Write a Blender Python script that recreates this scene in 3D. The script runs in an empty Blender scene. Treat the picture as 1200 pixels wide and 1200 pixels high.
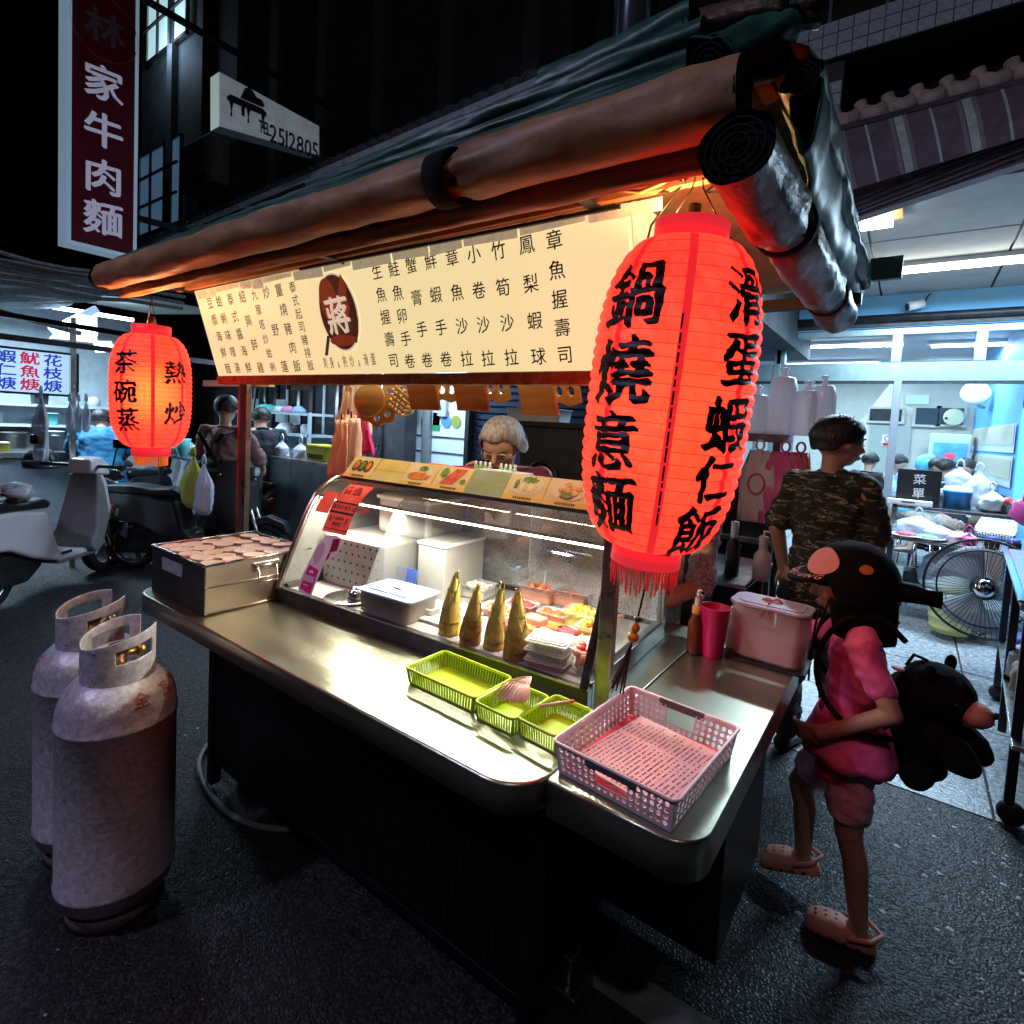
import bpy, bmesh, math, random
from mathutils import Vector, Matrix, noise
random.seed(7)
PI = math.pi
R = math.radians
sc = bpy.context.scene
col = sc.collection
# ---------------------------------------------------------------- camera
CAM_H = 1.55
CR = Matrix(((0.80802452, -0.08009507, 0.58367899), (0.5866695, 0.01859357, -0.80961298), (0.05399333, 0.9966138, 0.06201339)))
cd = bpy.data.cameras.new('camera'); cam = bpy.data.objects.new('camera', cd); col.objects.link(cam)
cam.matrix_world = Matrix.Translation((0, 0, CAM_H)) @ CR.to_4x4()
cd.sensor_width = 36; cd.sensor_fit = 'HORIZONTAL'
cd.lens = 647.7 / 1200 * 36
cd.shift_y = -0.05225
cd.clip_start = 0.02; cd.clip_end = 400
sc.camera = cam
# ---------------------------------------------------------------- world: night sky
w = bpy.data.worlds.new('World'); sc.world = w; w.use_nodes = True
nt = w.node_tree; bg = nt.nodes['Background']
sky = nt.nodes.new('ShaderNodeTexSky'); sky.sky_type = 'NISHITA'; sky.sun_disc = False
sky.sun_elevation = R(-6); sky.sun_rotation = R(200)
nt.links.new(sky.outputs[0], bg.inputs[0]); bg.inputs[1].default_value = 0.05
# ---------------------------------------------------------------- view and render
sc.render.engine = 'CYCLES'
sc.view_settings.view_transform = 'Standard'; sc.view_settings.look = 'None'
sc.view_settings.exposure = .2; sc.view_settings.gamma = 1
try: sc.view_settings.use_curve_mapping = False
except Exception: pass
cy = sc.cycles
cy.use_denoising = True; cy.max_bounces = 8; cy.diffuse_bounces = 3; cy.glossy_bounces = 4
cy.transmission_bounces = 6; cy.transparent_max_bounces = 16; cy.sample_clamp_indirect = 4
cy.caustics_reflective = False; cy.caustics_refractive = False
try: cy.use_light_tree = True
except Exception: pass
# lights that hang out of the picture: a street lamp, an added fill lamp and shop tubes (their fixtures are built further down)
def lamp(name, kind, loc, energy, color=(1, 1, 1), size=0.1, rot=None, size_y=None, spot=None, target=None):
 ld = bpy.data.lights.new(name, kind); o = bpy.data.objects.new(name, ld); col.objects.link(o)
 o.location = loc; ld.energy = energy; ld.color = color
 if kind == 'AREA':
  ld.shape = 'RECTANGLE' if size_y else 'SQUARE'; ld.size = size
  if size_y: ld.size_y = size_y
 else: ld.shadow_soft_size = size
 if kind == 'SPOT': ld.spot_size = spot or R(120); ld.spot_blend = 0.5
 if target is not None: o.rotation_euler = (Vector(target) - Vector(loc)).to_track_quat('-Z', 'Y').to_euler()
 elif rot: o.rotation_euler = rot
 return o
STREET_LAMP = (-3.8, -2.1, 4.7)
lamp('street_lamp_light', 'SPOT', (STREET_LAMP[0]+.9, STREET_LAMP[1]+.1, STREET_LAMP[2]-.12), 200, (.66, .62, 1.0), .12, spot=R(150), target=(-2.3, .6, 0))
lamp('street_lamp_light', 'SPOT', (1.5, -2.4, 6.38), 140, (.95, .86, .9), .12, spot=R(165), target=(.3, 3.2, 1.2))  # added fill light for the child, counter and balcony
# ---------------------------------------------------------------- measuring helpers
FPX, CX, CY = 647.7, 600.0, 537.3
def ray(x, y): return CR @ Vector(((x - CX) / FPX, -(y - CY) / FPX, -1.0))
def P(x, y, z=None, X=None, Y=None):
 d = ray(x, y)
 t = (z - CAM_H) / d.z if z is not None else (X / d.x if X is not None else Y / d.y)
 return Vector((0, 0, CAM_H)) + d * t
# ---------------------------------------------------------------- mesh builder
class MB:
 def __init__(s): s.v = []; s.f = []; s.sm = []; s.m = []; s.mi = 0
 def add(s, vs, fs, smooth=False):
  n = len(s.v); s.v += [Vector(p) for p in vs]
  for f in fs: s.f.append([n + i for i in f]); s.sm.append(smooth); s.m.append(s.mi)
  return s
 def box(s, x0, x1, y0, y1, z0, z1):
  vs = [(x, y, z) for z in (z0, z1) for y in (y0, y1) for x in (x0, x1)]
  return s.add(vs, [(0, 2, 3, 1), (4, 5, 7, 6), (0, 1, 5, 4), (2, 6, 7, 3), (0, 4, 6, 2), (1, 3, 7, 5)])
 def obox(s, c, hx, hy, hz, rot=None):
  m = rot or Matrix.Identity(3); c = Vector(c)
  vs = [c + m @ Vector((x, y, z)) for z in (-hz, hz) for y in (-hy, hy) for x in (-hx, hx)]
  return s.add(vs, [(0, 2, 3, 1), (4, 5, 7, 6), (0, 1, 5, 4), (2, 6, 7, 3), (0, 4, 6, 2), (1, 3, 7, 5)])
 def bar(s, a, b, w, h=None, up=(0, 0, 1)):
  a = Vector(a); b = Vector(b); d = (b - a).normalized(); h = h or w
  u = d.cross(Vector(up));
  if u.length < 1e-4: u = d.cross(Vector((1, 0, 0)))
  u.normalize(); t = u.cross(d)
  vs = [p + u * (i * w / 2) + t * (j * h / 2) for p in (a, b) for i, j in ((-1, -1), (1, -1), (1, 1), (-1, 1))]
  return s.add(vs, [(0, 1, 2, 3), (7, 6, 5, 4), (0, 4, 5, 1), (1, 5, 6, 2), (2, 6, 7, 3), (3, 7, 4, 0)])
 def quad(s, a, b, c, d): return s.add([a, b, c, d], [(0, 1, 2, 3)])
 def tube(s, pts, r, seg=8, caps=True, closed=False):
  pts = [Vector(p) for p in pts]; n = len(pts); rs = r if isinstance(r, (list, tuple)) else [r] * n
  vs = []; prev = None
  for i, p in enumerate(pts):
   d = (pts[(i + 1) % n] - pts[i - 1]) if (closed or 0 < i < n - 1) else (pts[1] - pts[0] if i == 0 else pts[-1] - pts[-2])
   d.normalize()
   if prev is None:
    u = d.cross(Vector((0, 0, 1)))
    if u.length < 1e-3: u = d.cross(Vector((1, 0, 0)))
   else: u = prev - d * prev.dot(d)
   u.normalize(); prev = u; t = d.cross(u)
   vs += [p + (u * math.cos(2 * PI * k / seg) + t * math.sin(2 * PI * k / seg)) * rs[i] for k in range(seg)]
  fs = []
  for i in range(n if closed else n - 1):
   j = (i + 1) % n
   for k in range(seg): fs.append((i * seg + k, i * seg + (k + 1) % seg, j * seg + (k + 1) % seg, j * seg + k))
  s.add(vs, fs, True)
  if caps and not closed:
   b = len(s.v) - len(vs)
   s.f.append([b + k for k in range(seg)][::-1]); s.f.append([b + (n - 1) * seg + k for k in range(seg)]); s.sm += [False] * 2; s.m += [s.mi] * 2
  return s
 def lathe(s, prof, c=(0, 0, 0), seg=24, a0=0, a1=2 * PI, sx=1, sy=1, smooth=True, mat=None):
  c = Vector(c); full = abs(a1 - a0 - 2 * PI) < 1e-6; na = seg if full else seg + 1
  vs = []
  for r, z in prof:
   for k in range(na):
    a = a0 + (a1 - a0) * k / seg
    p = Vector((r * math.cos(a) * sx, r * math.sin(a) * sy, z)); vs.append(c + (mat @ p if mat else p))
  fs = []
  for i in range(len(prof) - 1):
   for k in range(seg):
    k2 = (k + 1) % na
    fs.append((i * na + k, i * na + k2, (i + 1) * na + k2, (i + 1) * na + k))
  return s.add(vs, fs, smooth)
 def ell(s, c, rx, ry, rz, seg=16, rings=10, rot=None):
  prof = [(max(1e-5, math.sin(PI * i / rings)), -math.cos(PI * i / rings)) for i in range(rings + 1)]
  m = (rot or Matrix.Identity(3)) @ Matrix.Diagonal((rx, ry, rz))
  return s.lathe(prof, c, seg, mat=m)
 def prism(s, poly, c=(0, 0, 0), u=(1, 0, 0), v=(0, 1, 0), n=(0, 0, 1), th=.01):
  c = Vector(c); u = Vector(u); v = Vector(v); n = Vector(n); k = len(poly)
  vs = [c + u * a + v * b for a, b in poly] + [c + u * a + v * b + n * th for a, b in poly]
  fs = [tuple(range(k))[::-1], tuple(range(k, 2 * k))] + [(i, (i + 1) % k, k + (i + 1) % k, k + i) for i in range(k)]
  return s.add(vs, fs)
 def caps(s, p0, r0, p1, r1, seg=12):
  p0 = Vector(p0); p1 = Vector(p1); d = p1 - p0; L = d.length
  if L < 1e-6: return s.ell(p0, r0, r0, r0)
  d /= L; pts = []; rs = []
  for i in range(5):
   a = PI / 2 * i / 4; pts.append(p0 - d * (r0 * math.cos(a))); rs.append(max(1e-4, r0 * math.sin(a)))
  for i in range(5):
   a = PI / 2 * i / 4; pts.append(p1 + d * (r1 * math.sin(a))); rs.append(max(1e-4, r1 * math.cos(a)))
  return s.tube(pts, rs, seg)
 def loft(s, secs, seg=20, pw=1.0):
  # secs: (centre, ru, rv, u, v)
  vs = []
  def sp(a): return math.copysign(abs(a) ** pw, a)
  for c, ru, rv, u, v in secs:
   c = Vector(c); u = Vector(u); v = Vector(v)
   vs += [c + u * (ru * sp(math.cos(2 * PI * k / seg))) + v * (rv * sp(math.sin(2 * PI * k / seg))) for k in range(seg)]
  n = len(secs); fs = [(i * seg + k, i * seg + (k + 1) % seg, (i + 1) * seg + (k + 1) % seg, (i + 1) * seg + k) for i in range(n - 1) for k in range(seg)]
  b = len(s.v); s.add(vs, fs, True)
  s.f.append([b + k for k in range(seg)][::-1]); s.f.append([b + (n - 1) * seg + k for k in range(seg)]); s.sm += [False] * 2; s.m += [s.mi] * 2
  return s
 def xf(s, m): s.v = [m @ p for p in s.v]; return s
 def mesh(s, name):
  me = bpy.data.meshes.new(name); me.from_pydata([tuple(p) for p in s.v], [], s.f)
  me.polygons.foreach_set('use_smooth', s.sm); me.polygons.foreach_set('material_index', s.m); me.update()
  return me
 def build(s, name, mat, parent=None, bev=0, label=None, seg=2, fix=True):
  org = wloc(parent)
  s.v = [p - org for p in s.v]
  me = s.mesh(name)
  if fix:
   b = bmesh.new(); b.from_mesh(me); bmesh.ops.recalc_face_normals(b, faces=b.faces); b.to_mesh(me); b.free()
  for m_ in (mat if isinstance(mat, (list, tuple)) else [mat]): me.materials.append(m_)
  o = bpy.data.objects.new(name, me); col.objects.link(o)
  if parent: o.parent = parent
  if bev:
   md = o.modifiers.new('bevel', 'BEVEL'); md.width = bev; md.segments = seg; md.limit_method = 'ANGLE'; md.angle_limit = R(40); md.harden_normals = False
  if label: o['label'] = label
  return o
def wloc(o):
 v = Vector((0, 0, 0))
 while o: v += o.location; o = o.parent
 return v
def thing(name, label, cat, loc=(0, 0, 0), group=None, rz=0):
 o = bpy.data.objects.new(name, None); col.objects.link(o); o.location = loc; o.rotation_euler = (0, 0, rz); o.empty_display_size = .1
 o['label'] = label; o['category'] = cat
 if group: o['group'] = group
 return o
def one(mb, name, mat, label, cat, loc, group=None, bev=0, fix=True, kind=None):
 # a top-level thing that is one mesh: verts in world coordinates, origin moved to loc
 loc = Vector(loc); mb.v = [p - loc for p in mb.v]
 o = mb.build(name, mat, None, bev, fix=fix); o.location = loc
 o['label'] = label; o['category'] = cat
 if group: o['group'] = group
 if kind: o['kind'] = kind
 return o
def struct(o): o['kind'] = 'structure'; return o
def stuff(o): o['kind'] = 'stuff'; return o
def copy_tree(o, parent=None):
 c = o.copy(); col.objects.link(c)
 if parent: c.parent = parent
 for ch in list(o.children): copy_tree(ch, c)
 return c
def place(o, loc, rz=0, label=None, group=None):
 o.location = loc; o.rotation_euler = (0, 0, rz)
 if label: o['label'] = label
 if group: o['group'] = group
 return o
def relink(o, old, new):
 for x in [o] + list(o.children_recursive):
  for sl in x.material_slots:
   if sl.material == old: sl.link = 'OBJECT'; sl.material = new
def smoothed(o, it=4, f=.5):
 m = o.modifiers.new('smooth', 'SMOOTH'); m.factor = f; m.iterations = it; return o
SC2 = bpy.data.scenes.new('workbench'); WB = []; JUNK = []
def remesh_obj(mb, name, mat, parent, voxel=.008, it=5, wob=0, wsc=12, label=None):
 # union of overlapping shapes -> one continuous surface
 me = mb.mesh('tmp'); JUNK.append(me)
 if not WB:
  o = bpy.data.objects.new('tmp', me); SC2.collection.objects.link(o); o.modifiers.new('r', 'REMESH'); o.modifiers.new('s', 'SMOOTH'); WB.append(o)
 o = WB[0]; o.data = me; m = o.modifiers[0]; m.mode = 'VOXEL'; m.voxel_size = voxel; m.use_smooth_shade = True
 m2 = o.modifiers[1]; m2.factor = .5; m2.iterations = it
 vl = SC2.view_layers[0]; vl.update(); ev = o.evaluated_get(vl.depsgraph)
 nm = bpy.data.meshes.new_from_object(ev)
 if wob:
  nrm = [v.normal.copy() for v in nm.vertices]
  for v, nr in zip(nm.vertices, nrm):
   n_ = noise.noise(Vector((v.co.x * wsc, v.co.y * wsc, v.co.z * wsc * .45)) + Vector((3.1, 1.7, 9.2)))
   n2 = noise.noise(v.co * wsc * 2.3)
   n3 = noise.noise(Vector((v.co.x * 9 + v.co.z * 16, v.co.y * 9 - v.co.z * 11, v.co.z * 5)))
   v.co += nr * (n_ * wob + n2 * wob * .4 + (.25 - abs(n3)) * wob * 1.3)
 nm.name = name; nm.polygons.foreach_set('use_smooth', [True] * len(nm.polygons))
 nm.materials.clear(); nm.materials.append(mat)
 r = bpy.data.objects.new(name, nm); col.objects.link(r)
 if parent: r.parent = parent
 if label: r['label'] = label
 return r
# ---------------------------------------------------------------- materials
def M(name, c, rough=.5, metal=0, ns=None, na=.2, bs=None, ba=.2, emit=None, alpha=1, trans=0, spec=.5, c2=None, rvar=0, ior=1.45, stretch=None, coat=0, coord='Object'):
 m = bpy.data.materials.new(name); m.use_nodes = True; t = m.node_tree; b = t.nodes['Principled BSDF']; L = t.links
 c = tuple(c) + (1,) if len(c) == 3 else c
 b.inputs['Base Color'].default_value = c; b.inputs['Roughness'].default_value = rough; b.inputs['Metallic'].default_value = metal
 b.inputs['Alpha'].default_value = alpha; b.inputs['Transmission Weight'].default_value = trans; b.inputs['Specular IOR Level'].default_value = spec
 b.inputs['IOR'].default_value = ior; b.inputs['Coat Weight'].default_value = coat
 if emit: b.inputs['Emission Color'].default_value = tuple(emit[0]) + (1,); b.inputs['Emission Strength'].default_value = emit[1]
 if ns or bs:
  tc = t.nodes.new('ShaderNodeTexCoord'); vec = tc.outputs[coord]
  if stretch:
   mp = t.nodes.new('ShaderNodeMapping'); mp.inputs['Scale'].default_value = stretch; L.new(vec, mp.inputs[0]); vec = mp.outputs[0]
 if ns:
  n = t.nodes.new('ShaderNodeTexNoise'); n.inputs['Scale'].default_value = ns; n.inputs['Detail'].default_value = 6; n.inputs['Roughness'].default_value = .65; L.new(vec, n.inputs['Vector'])
  cr = t.nodes.new('ShaderNodeValToRGB'); cr.color_ramp.elements[0].position = .32; cr.color_ramp.elements[1].position = .68
  lo = tuple(x * (1 - na) for x in c[:3]) + (1,); hi = tuple(min(1, x * (1 + na)) for x in c[:3]) + (1,)
  if c2: hi = tuple(c2) + (1,); lo = c
  cr.color_ramp.elements[0].color = lo; cr.color_ramp.elements[1].color = hi
  L.new(n.outputs['Fac'], cr.inputs[0]); L.new(cr.outputs[0], b.inputs['Base Color'])
  if rvar:
   mr = t.nodes.new('ShaderNodeMapRange'); mr.inputs[3].default_value = max(.02, rough - rvar); mr.inputs[4].default_value = rough + rvar
   L.new(n.outputs['Fac'], mr.inputs[0]); L.new(mr.outputs[0], b.inputs['Roughness'])
 if bs:
  n2 = t.nodes.new('ShaderNodeTexNoise'); n2.inputs['Scale'].default_value = bs; n2.inputs['Detail'].default_value = 5; L.new(vec, n2.inputs['Vector'])
  bp = t.nodes.new('ShaderNodeBump'); bp.inputs['Strength'].default_value = ba; bp.inputs['Distance'].default_value = .01
  L.new(n2.outputs['Fac'], bp.inputs['Height']); L.new(bp.outputs[0], b.inputs['Normal'])
 return m
def glassy(name, c=(.9, .95, 1), a=.12, rough=.03, haze=0.0):
 # thin pane: mostly clear, reflective at grazing angles, optional smear of dirt
 m = bpy.data.materials.new(name); m.use_nodes = True; t = m.node_tree; t.nodes.clear(); L = t.links
 out = t.nodes.new('ShaderNodeOutputMaterial'); tr = t.nodes.new('ShaderNodeBsdfTransparent'); gl = t.nodes.new('ShaderNodeBsdfGlossy'); df = t.nodes.new('ShaderNodeBsdfDiffuse')
 mx = t.nodes.new('ShaderNodeMixShader'); mx2 = t.nodes.new('ShaderNodeMixShader'); lw = t.nodes.new('ShaderNodeLayerWeight'); lw.inputs[0].default_value = .5; p5 = t.nodes.new('ShaderNodeMath'); p5.operation = 'POWER'; p5.inputs[1].default_value = 4; fr = t.nodes.new('ShaderNodeMath'); fr.operation = 'MULTIPLY_ADD'; fr.inputs[1].default_value = .8; fr.inputs[2].default_value = .05; L.new(lw.outputs['Facing'], p5.inputs[0]); L.new(p5.outputs[0], fr.inputs[0])
 tr.inputs[0].default_value = tuple(c) + (1,); gl.inputs['Roughness'].default_value = rough; df.inputs[0].default_value = (.75, .75, .75, 1)
 L.new(fr.outputs[0], mx2.inputs[0]); L.new(mx.outputs[0], mx2.inputs[1]); L.new(gl.outputs[0], mx2.inputs[2]); L.new(mx2.outputs[0], out.inputs[0])
 L.new(tr.outputs[0], mx.inputs[1]); L.new(df.outputs[0], mx.inputs[2])
 if haze:
  tc = t.nodes.new('ShaderNodeTexCoord'); n = t.nodes.new('ShaderNodeTexNoise'); n.inputs['Scale'].default_value = 9; n.inputs['Detail'].default_value = 7
  n2 = t.nodes.new('ShaderNodeTexNoise'); n2.inputs['Scale'].default_value = 160; n2.inputs['Detail'].default_value = 2
  ml = t.nodes.new('ShaderNodeMath'); ml.operation = 'MULTIPLY'; mr = t.nodes.new('ShaderNodeMapRange'); mr.inputs[1].default_value = .12; mr.inputs[2].default_value = .45; mr.inputs[3].default_value = haze * .25; mr.inputs[4].default_value = haze
  L.new(tc.outputs['Object'], n.inputs['Vector']); L.new(tc.outputs['Object'], n2.inputs['Vector']); L.new(n.outputs['Fac'], ml.inputs[0]); L.new(n2.outputs['Fac'], ml.inputs[1])
  L.new(ml.outputs[0], mr.inputs[0]); L.new(mr.outputs[0], mx.inputs[0])
 else: mx.inputs[0].default_value = a * .2
 return m
def clearplastic(name, c=(.85, .87, .9), a=.35, rough=.25, emit=None):
 return M(name, c, rough, alpha=a, spec=.6, emit=emit)
# ---------------------------------------------------------------- lettering
GL = {}
def make_glyphs(chars):
 obs = []
 for ch in sorted(set(chars)):
  c = bpy.data.curves.new('g', 'FONT'); c.body = ch; c.size = 1; c.resolution_u = 2; c.align_x = 'CENTER'; c.align_y = 'CENTER'
  o = bpy.data.objects.new('g', c); col.objects.link(o); obs.append((ch, o))
 dg = bpy.context.evaluated_depsgraph_get()
 for ch, o in obs:
  me = bpy.data.meshes.new_from_object(o.evaluated_get(dg))
  vs = [v.co.copy() for v in me.vertices]
  if vs:
   x0 = min(v.x for v in vs); x1 = max(v.x for v in vs); y0 = min(v.y for v in vs); y1 = max(v.y for v in vs)
   if ord(ch) > 255: vs = [Vector((v.x - (x0 + x1) / 2, v.y - (y0 + y1) / 2, 0)) for v in vs]
   else: vs = [Vector((v.x - (x0 + x1) / 2, v.y - .36 + .02, 0)) for v in vs]
  GL[ch] = (vs, [tuple(p.vertices) for p in me.polygons], (x1 - x0) if vs else .3)
  bpy.data.meshes.remove(me)
 for ch, o in obs:
  c = o.data; bpy.data.objects.remove(o); bpy.data.curves.remove(c)
def glyph(mb, ch, c, u, v, size, off=.0, wx=1.0, kai=0.0):
 vs, fs, _ = GL[ch]; c = Vector(c); u = Vector(u); v = Vector(v)
 nn = u.cross(v) * .0003
 for k, (dx, dy) in enumerate(((0, 0),) if not off else ((-off, off * .6), (off, -off * .6)) + (((off, off), (-off, -off)) if off > .012 else ())):
  mb.add([c + nn * k + u * ((p.x + dx) * size * wx) + v * ((p.y + dy + kai * p.x) * size) for p in vs], fs)
def brush(mb, ch, c, u, v, size, wt=.03, kai=.1):
 # brush weight: the glyph swept along a slanted nib
 for i, (dx, dy) in enumerate(((-1, .7), (-.5, .35), (0, 0), (.5, -.35), (1, -.7))):
  glyph(mb, ch, Vector(c) + Vector(u).cross(Vector(v)) * (.0004 * i) + Vector(u) * (dx * wt * size) + Vector(v) * (dy * wt * size), u, v, size, 0, kai=kai)
def line(mb, s, c, u, v, size, off=0., wx=1.0, gap=.06):
 # horizontal latin/number line centred on c
 ws = [GL[ch][2] * wx * size if ch != ' ' else .3 * size for ch in s]; tot = sum(ws) + gap * size * (len(s) - 1); x = -tot / 2; c = Vector(c); u = Vector(u)
 for ch, w_ in zip(s, ws):
  if ch != ' ': glyph(mb, ch, c + u * (x + w_ / 2), u, v, size, off, wx)
  x += w_ + gap * size
THIN, BOLD = .009, .02
make_glyphs('豆漿海鮮麵蛤蜊味噌湯泰式醬紹興醉雞九層塔炒野蓮薑燒豬肉飯起司排刺身&熱滑蛋生魚握壽卵鮭手卷蟹膏蝦章沙拉小竹筍鳳梨球心今好禮外送美食優惠現金')
make_glyphs('家牛肉麵林TEL.2512805花枝焿魷魚蝦仁冷氣開放菜單全瓦斯KAOHSIUNG禁菸')
make_glyphs('鍋燒意麵滑蛋蝦仁飯熱炒茶碗蒸蔣林家牛肉菜單')
# ---------------------------------------------------------------- shared materials
steel = M('brushed_steel', (.55, .54, .52), .24, 1, ns=5, na=.18, bs=90, ba=.05, rvar=.09, stretch=(.35, 6, 6))
steel_top = M('worn_steel_counter', (.44, .455, .35), .31, .95, ns=2.5, na=.16, bs=70, ba=.06, rvar=.07, stretch=(.5, 3, 1))
steel_dark = M('grimy_steel', (.3, .29, .29), .35, 1, ns=9, na=.35, rvar=.12)
dark_metal = M('dark_metal', (.035, .035, .04), .45, .6, ns=14, na=.4)
black_pl = M('black_plastic', (.015, .015, .017), .4, ns=20, na=.3)
black_cloth = M('black_cloth', (.012, .012, .014), .95, bs=120, ba=.3, spec=.15)
chrome = M('chrome', (.75, .75, .77), .12, 1)
white_pl = M('white_plastic', (.72, .72, .72), .35, ns=6, na=.06)
white_paper = M('white_paper', (.78, .77, .74), .8, bs=30, ba=.1)
asphalt = M('asphalt', (.01, .01, .012), .6, ns=5, na=.45)
def _grain():
 t = asphalt.node_tree; b = t.nodes['Principled BSDF']; L = t.links; tc = t.nodes['Texture Coordinate']; base = b.inputs['Base Color'].links[0].from_socket
 v = t.nodes.new('ShaderNodeTexVoronoi'); v.inputs['Scale'].default_value = 125; L.new(tc.outputs['Object'], v.inputs['Vector'])
 sp = t.nodes.new('ShaderNodeSeparateColor'); L.new(v.outputs['Color'], sp.inputs[0]); pw = t.nodes.new('ShaderNodeMath'); pw.operation = 'POWER'; pw.inputs[1].default_value = 3.5; L.new(sp.outputs[0], pw.inputs[0])
 mx = t.nodes.new('ShaderNodeMix'); mx.data_type = 'RGBA'; L.new(pw.outputs[0], mx.inputs[0]); L.new(base, mx.inputs[6]); mx.inputs[7].default_value = (.055, .057, .066, 1); L.new(mx.outputs[2], b.inputs['Base Color'])
 ml = t.nodes.new('ShaderNodeMath'); ml.operation = 'MULTIPLY_ADD'; ml.inputs[1].default_value = -1.0; L.new(v.outputs['Distance'], ml.inputs[0]); L.new(sp.outputs[1], ml.inputs[2])
 bp = t.nodes.new('ShaderNodeBump'); bp.inputs['Strength'].default_value = .6; bp.inputs['Distance'].default_value = .005; L.new(ml.outputs[0], bp.inputs['Height']); L.new(bp.outputs[0], b.inputs['Normal'])
 mr = t.nodes.new('ShaderNodeMapRange'); mr.inputs[3].default_value = .35; mr.inputs[4].default_value = .85; L.new(sp.outputs[2], mr.inputs[0]); L.new(mr.outputs[0], b.inputs['Roughness'])
_grain()
terrazzo = M('granite_paving', (.1, .11, .12), .24, ns=34, c2=(.42, .44, .47), bs=60, ba=.35, rvar=.16)
concrete = M('old_concrete', (.17, .17, .17), .8, ns=11, na=.4, bs=60, ba=.5)
tarp_brown = M('brown_tarpaulin', (.3, .16, .075), .5, ns=7, na=.35, bs=14, ba=.5, spec=.4)
tarp_green = M('green_tarpaulin', (.012, .08, .06), .45, ns=6, na=.4, bs=10, ba=.45, spec=.6)
tarp_silver = M('grey_vinyl', (.085, .05, .045), .4, ns=8, na=.3, bs=34, ba=.7, spec=.5, stretch=(1, .4, 1))
roof_under = M('orange_canvas', (.5, .24, .1), .75, ns=5, na=.35, bs=8, ba=.3)
wood_tan = M('varnished_bamboo', (.5, .27, .07), .32, ns=5, na=.22, stretch=(1, 9, 1), spec=.6)
ply = M('stained_plywood', (.3, .15, .07), .7, ns=9, na=.4, stretch=(.5, 4, 4))
skin = M('skin', (.5, .29, .21), .6, ns=30, na=.1)
skin_tan = M('tanned_skin', (.42, .23, .16), .55, ns=30, na=.1)
hair_blk = M('black_hair', (.012, .01, .01), .5, bs=70, ba=.6, stretch=(1, 1, .2))
glass = glassy('window_glass', a=.15)
# ---------------------------------------------------------------- ground
g = MB()
g.add([(-60, -30, 0), (60, -30, 0), (60, 3.03, 0), (-60, 3.03, 0)], [(0, 1, 2, 3)])
o = struct(g.build('road', asphalt, fix=False))
g = MB().add([(-60, 3.03, 0), (-3.4, 3.03, 0), (-3.4, 60, 0), (-60, 60, 0)], [(0, 1, 2, 3)])
struct(g.build('side_street', asphalt, fix=False))
# terrazzo slabs of the arcade, with sunk joints
base = struct(MB().box(-3.4, 14, 3.03, 30, -.3, -.012).build('arcade_floor', M('joint_mortar', (.03, .03, .03), .9)))
slab_me = {}
k = 0
for iy in range(9):
 for ix in range(8):
  y0 = 3.04 + iy * .95; x0 = -3.39 + ix * .95
  jx = random.uniform(-.002, .002)
  b_ = MB().box(0, .938, 0, .938, -.03, 0)
  if 'm' not in slab_me:
   o = b_.build('paving_slab', terrazzo, None, bev=.003); slab_me['m'] = o.data
  else:
   o = bpy.data.objects.new('paving_slab', slab_me['m']); col.objects.link(o)
  o.parent = base; o.location = (x0, y0, random.uniform(-.002, .001) + .002)
struct(MB().box(-3.4, 14, 11.6, 30, -.05, .002).build('interior_floor', terrazzo))
# broken concrete gutter strip in the road beside the cart
gm = MB()
random.seed(3)
n = 22; top = []; bot = []
for i in range(n + 1):
 x = -.62 + 4.5 * i / n
 top.append((x, 1.47 + random.uniform(-.02, .02) - .012 * i * 0, .006)); bot.append((x, 1.345 + random.uniform(-.02, .02), .006))
gm.add(top + bot, [(i, n + 1 + i, n + 2 + i, i + 1) for i in range(n)])
struct(gm.build('gutter_strip', concrete, fix=False))
# loose grit and litter specks on the road, bunched near the arcade as painted sparkle
gr = MB(); rnd = random.Random(5)
for i in range(620):
 x = rnd.uniform(-3.5, 1.6); y = rnd.uniform(.2, 3.0); r_ = rnd.choice((.0025, .003, .004, .007)) * rnd.uniform(.6, 1.2)
 if i > 300: x = rnd.gauss(.3, .28); y = rnd.gauss(2.45, .4); r_ *= 1.3  # pale flecks bunched here imitate glints on the road
 a = rnd.uniform(0, 6)
 gr.add([(x + r_ * math.cos(a + q * 1.6) * rnd.uniform(.7, 1.5), y + r_ * math.sin(a + q * 1.6), .001) for q in range(4)] + [(x, y, .003)], [(0, 1, 4), (1, 2, 4), (2, 3, 4), (3, 0, 4)])
gr = gr.build('road_grit_sparkle', M('pale_grit_sparkle', (.4, .42, .45), .6)); stuff(gr)
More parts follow.
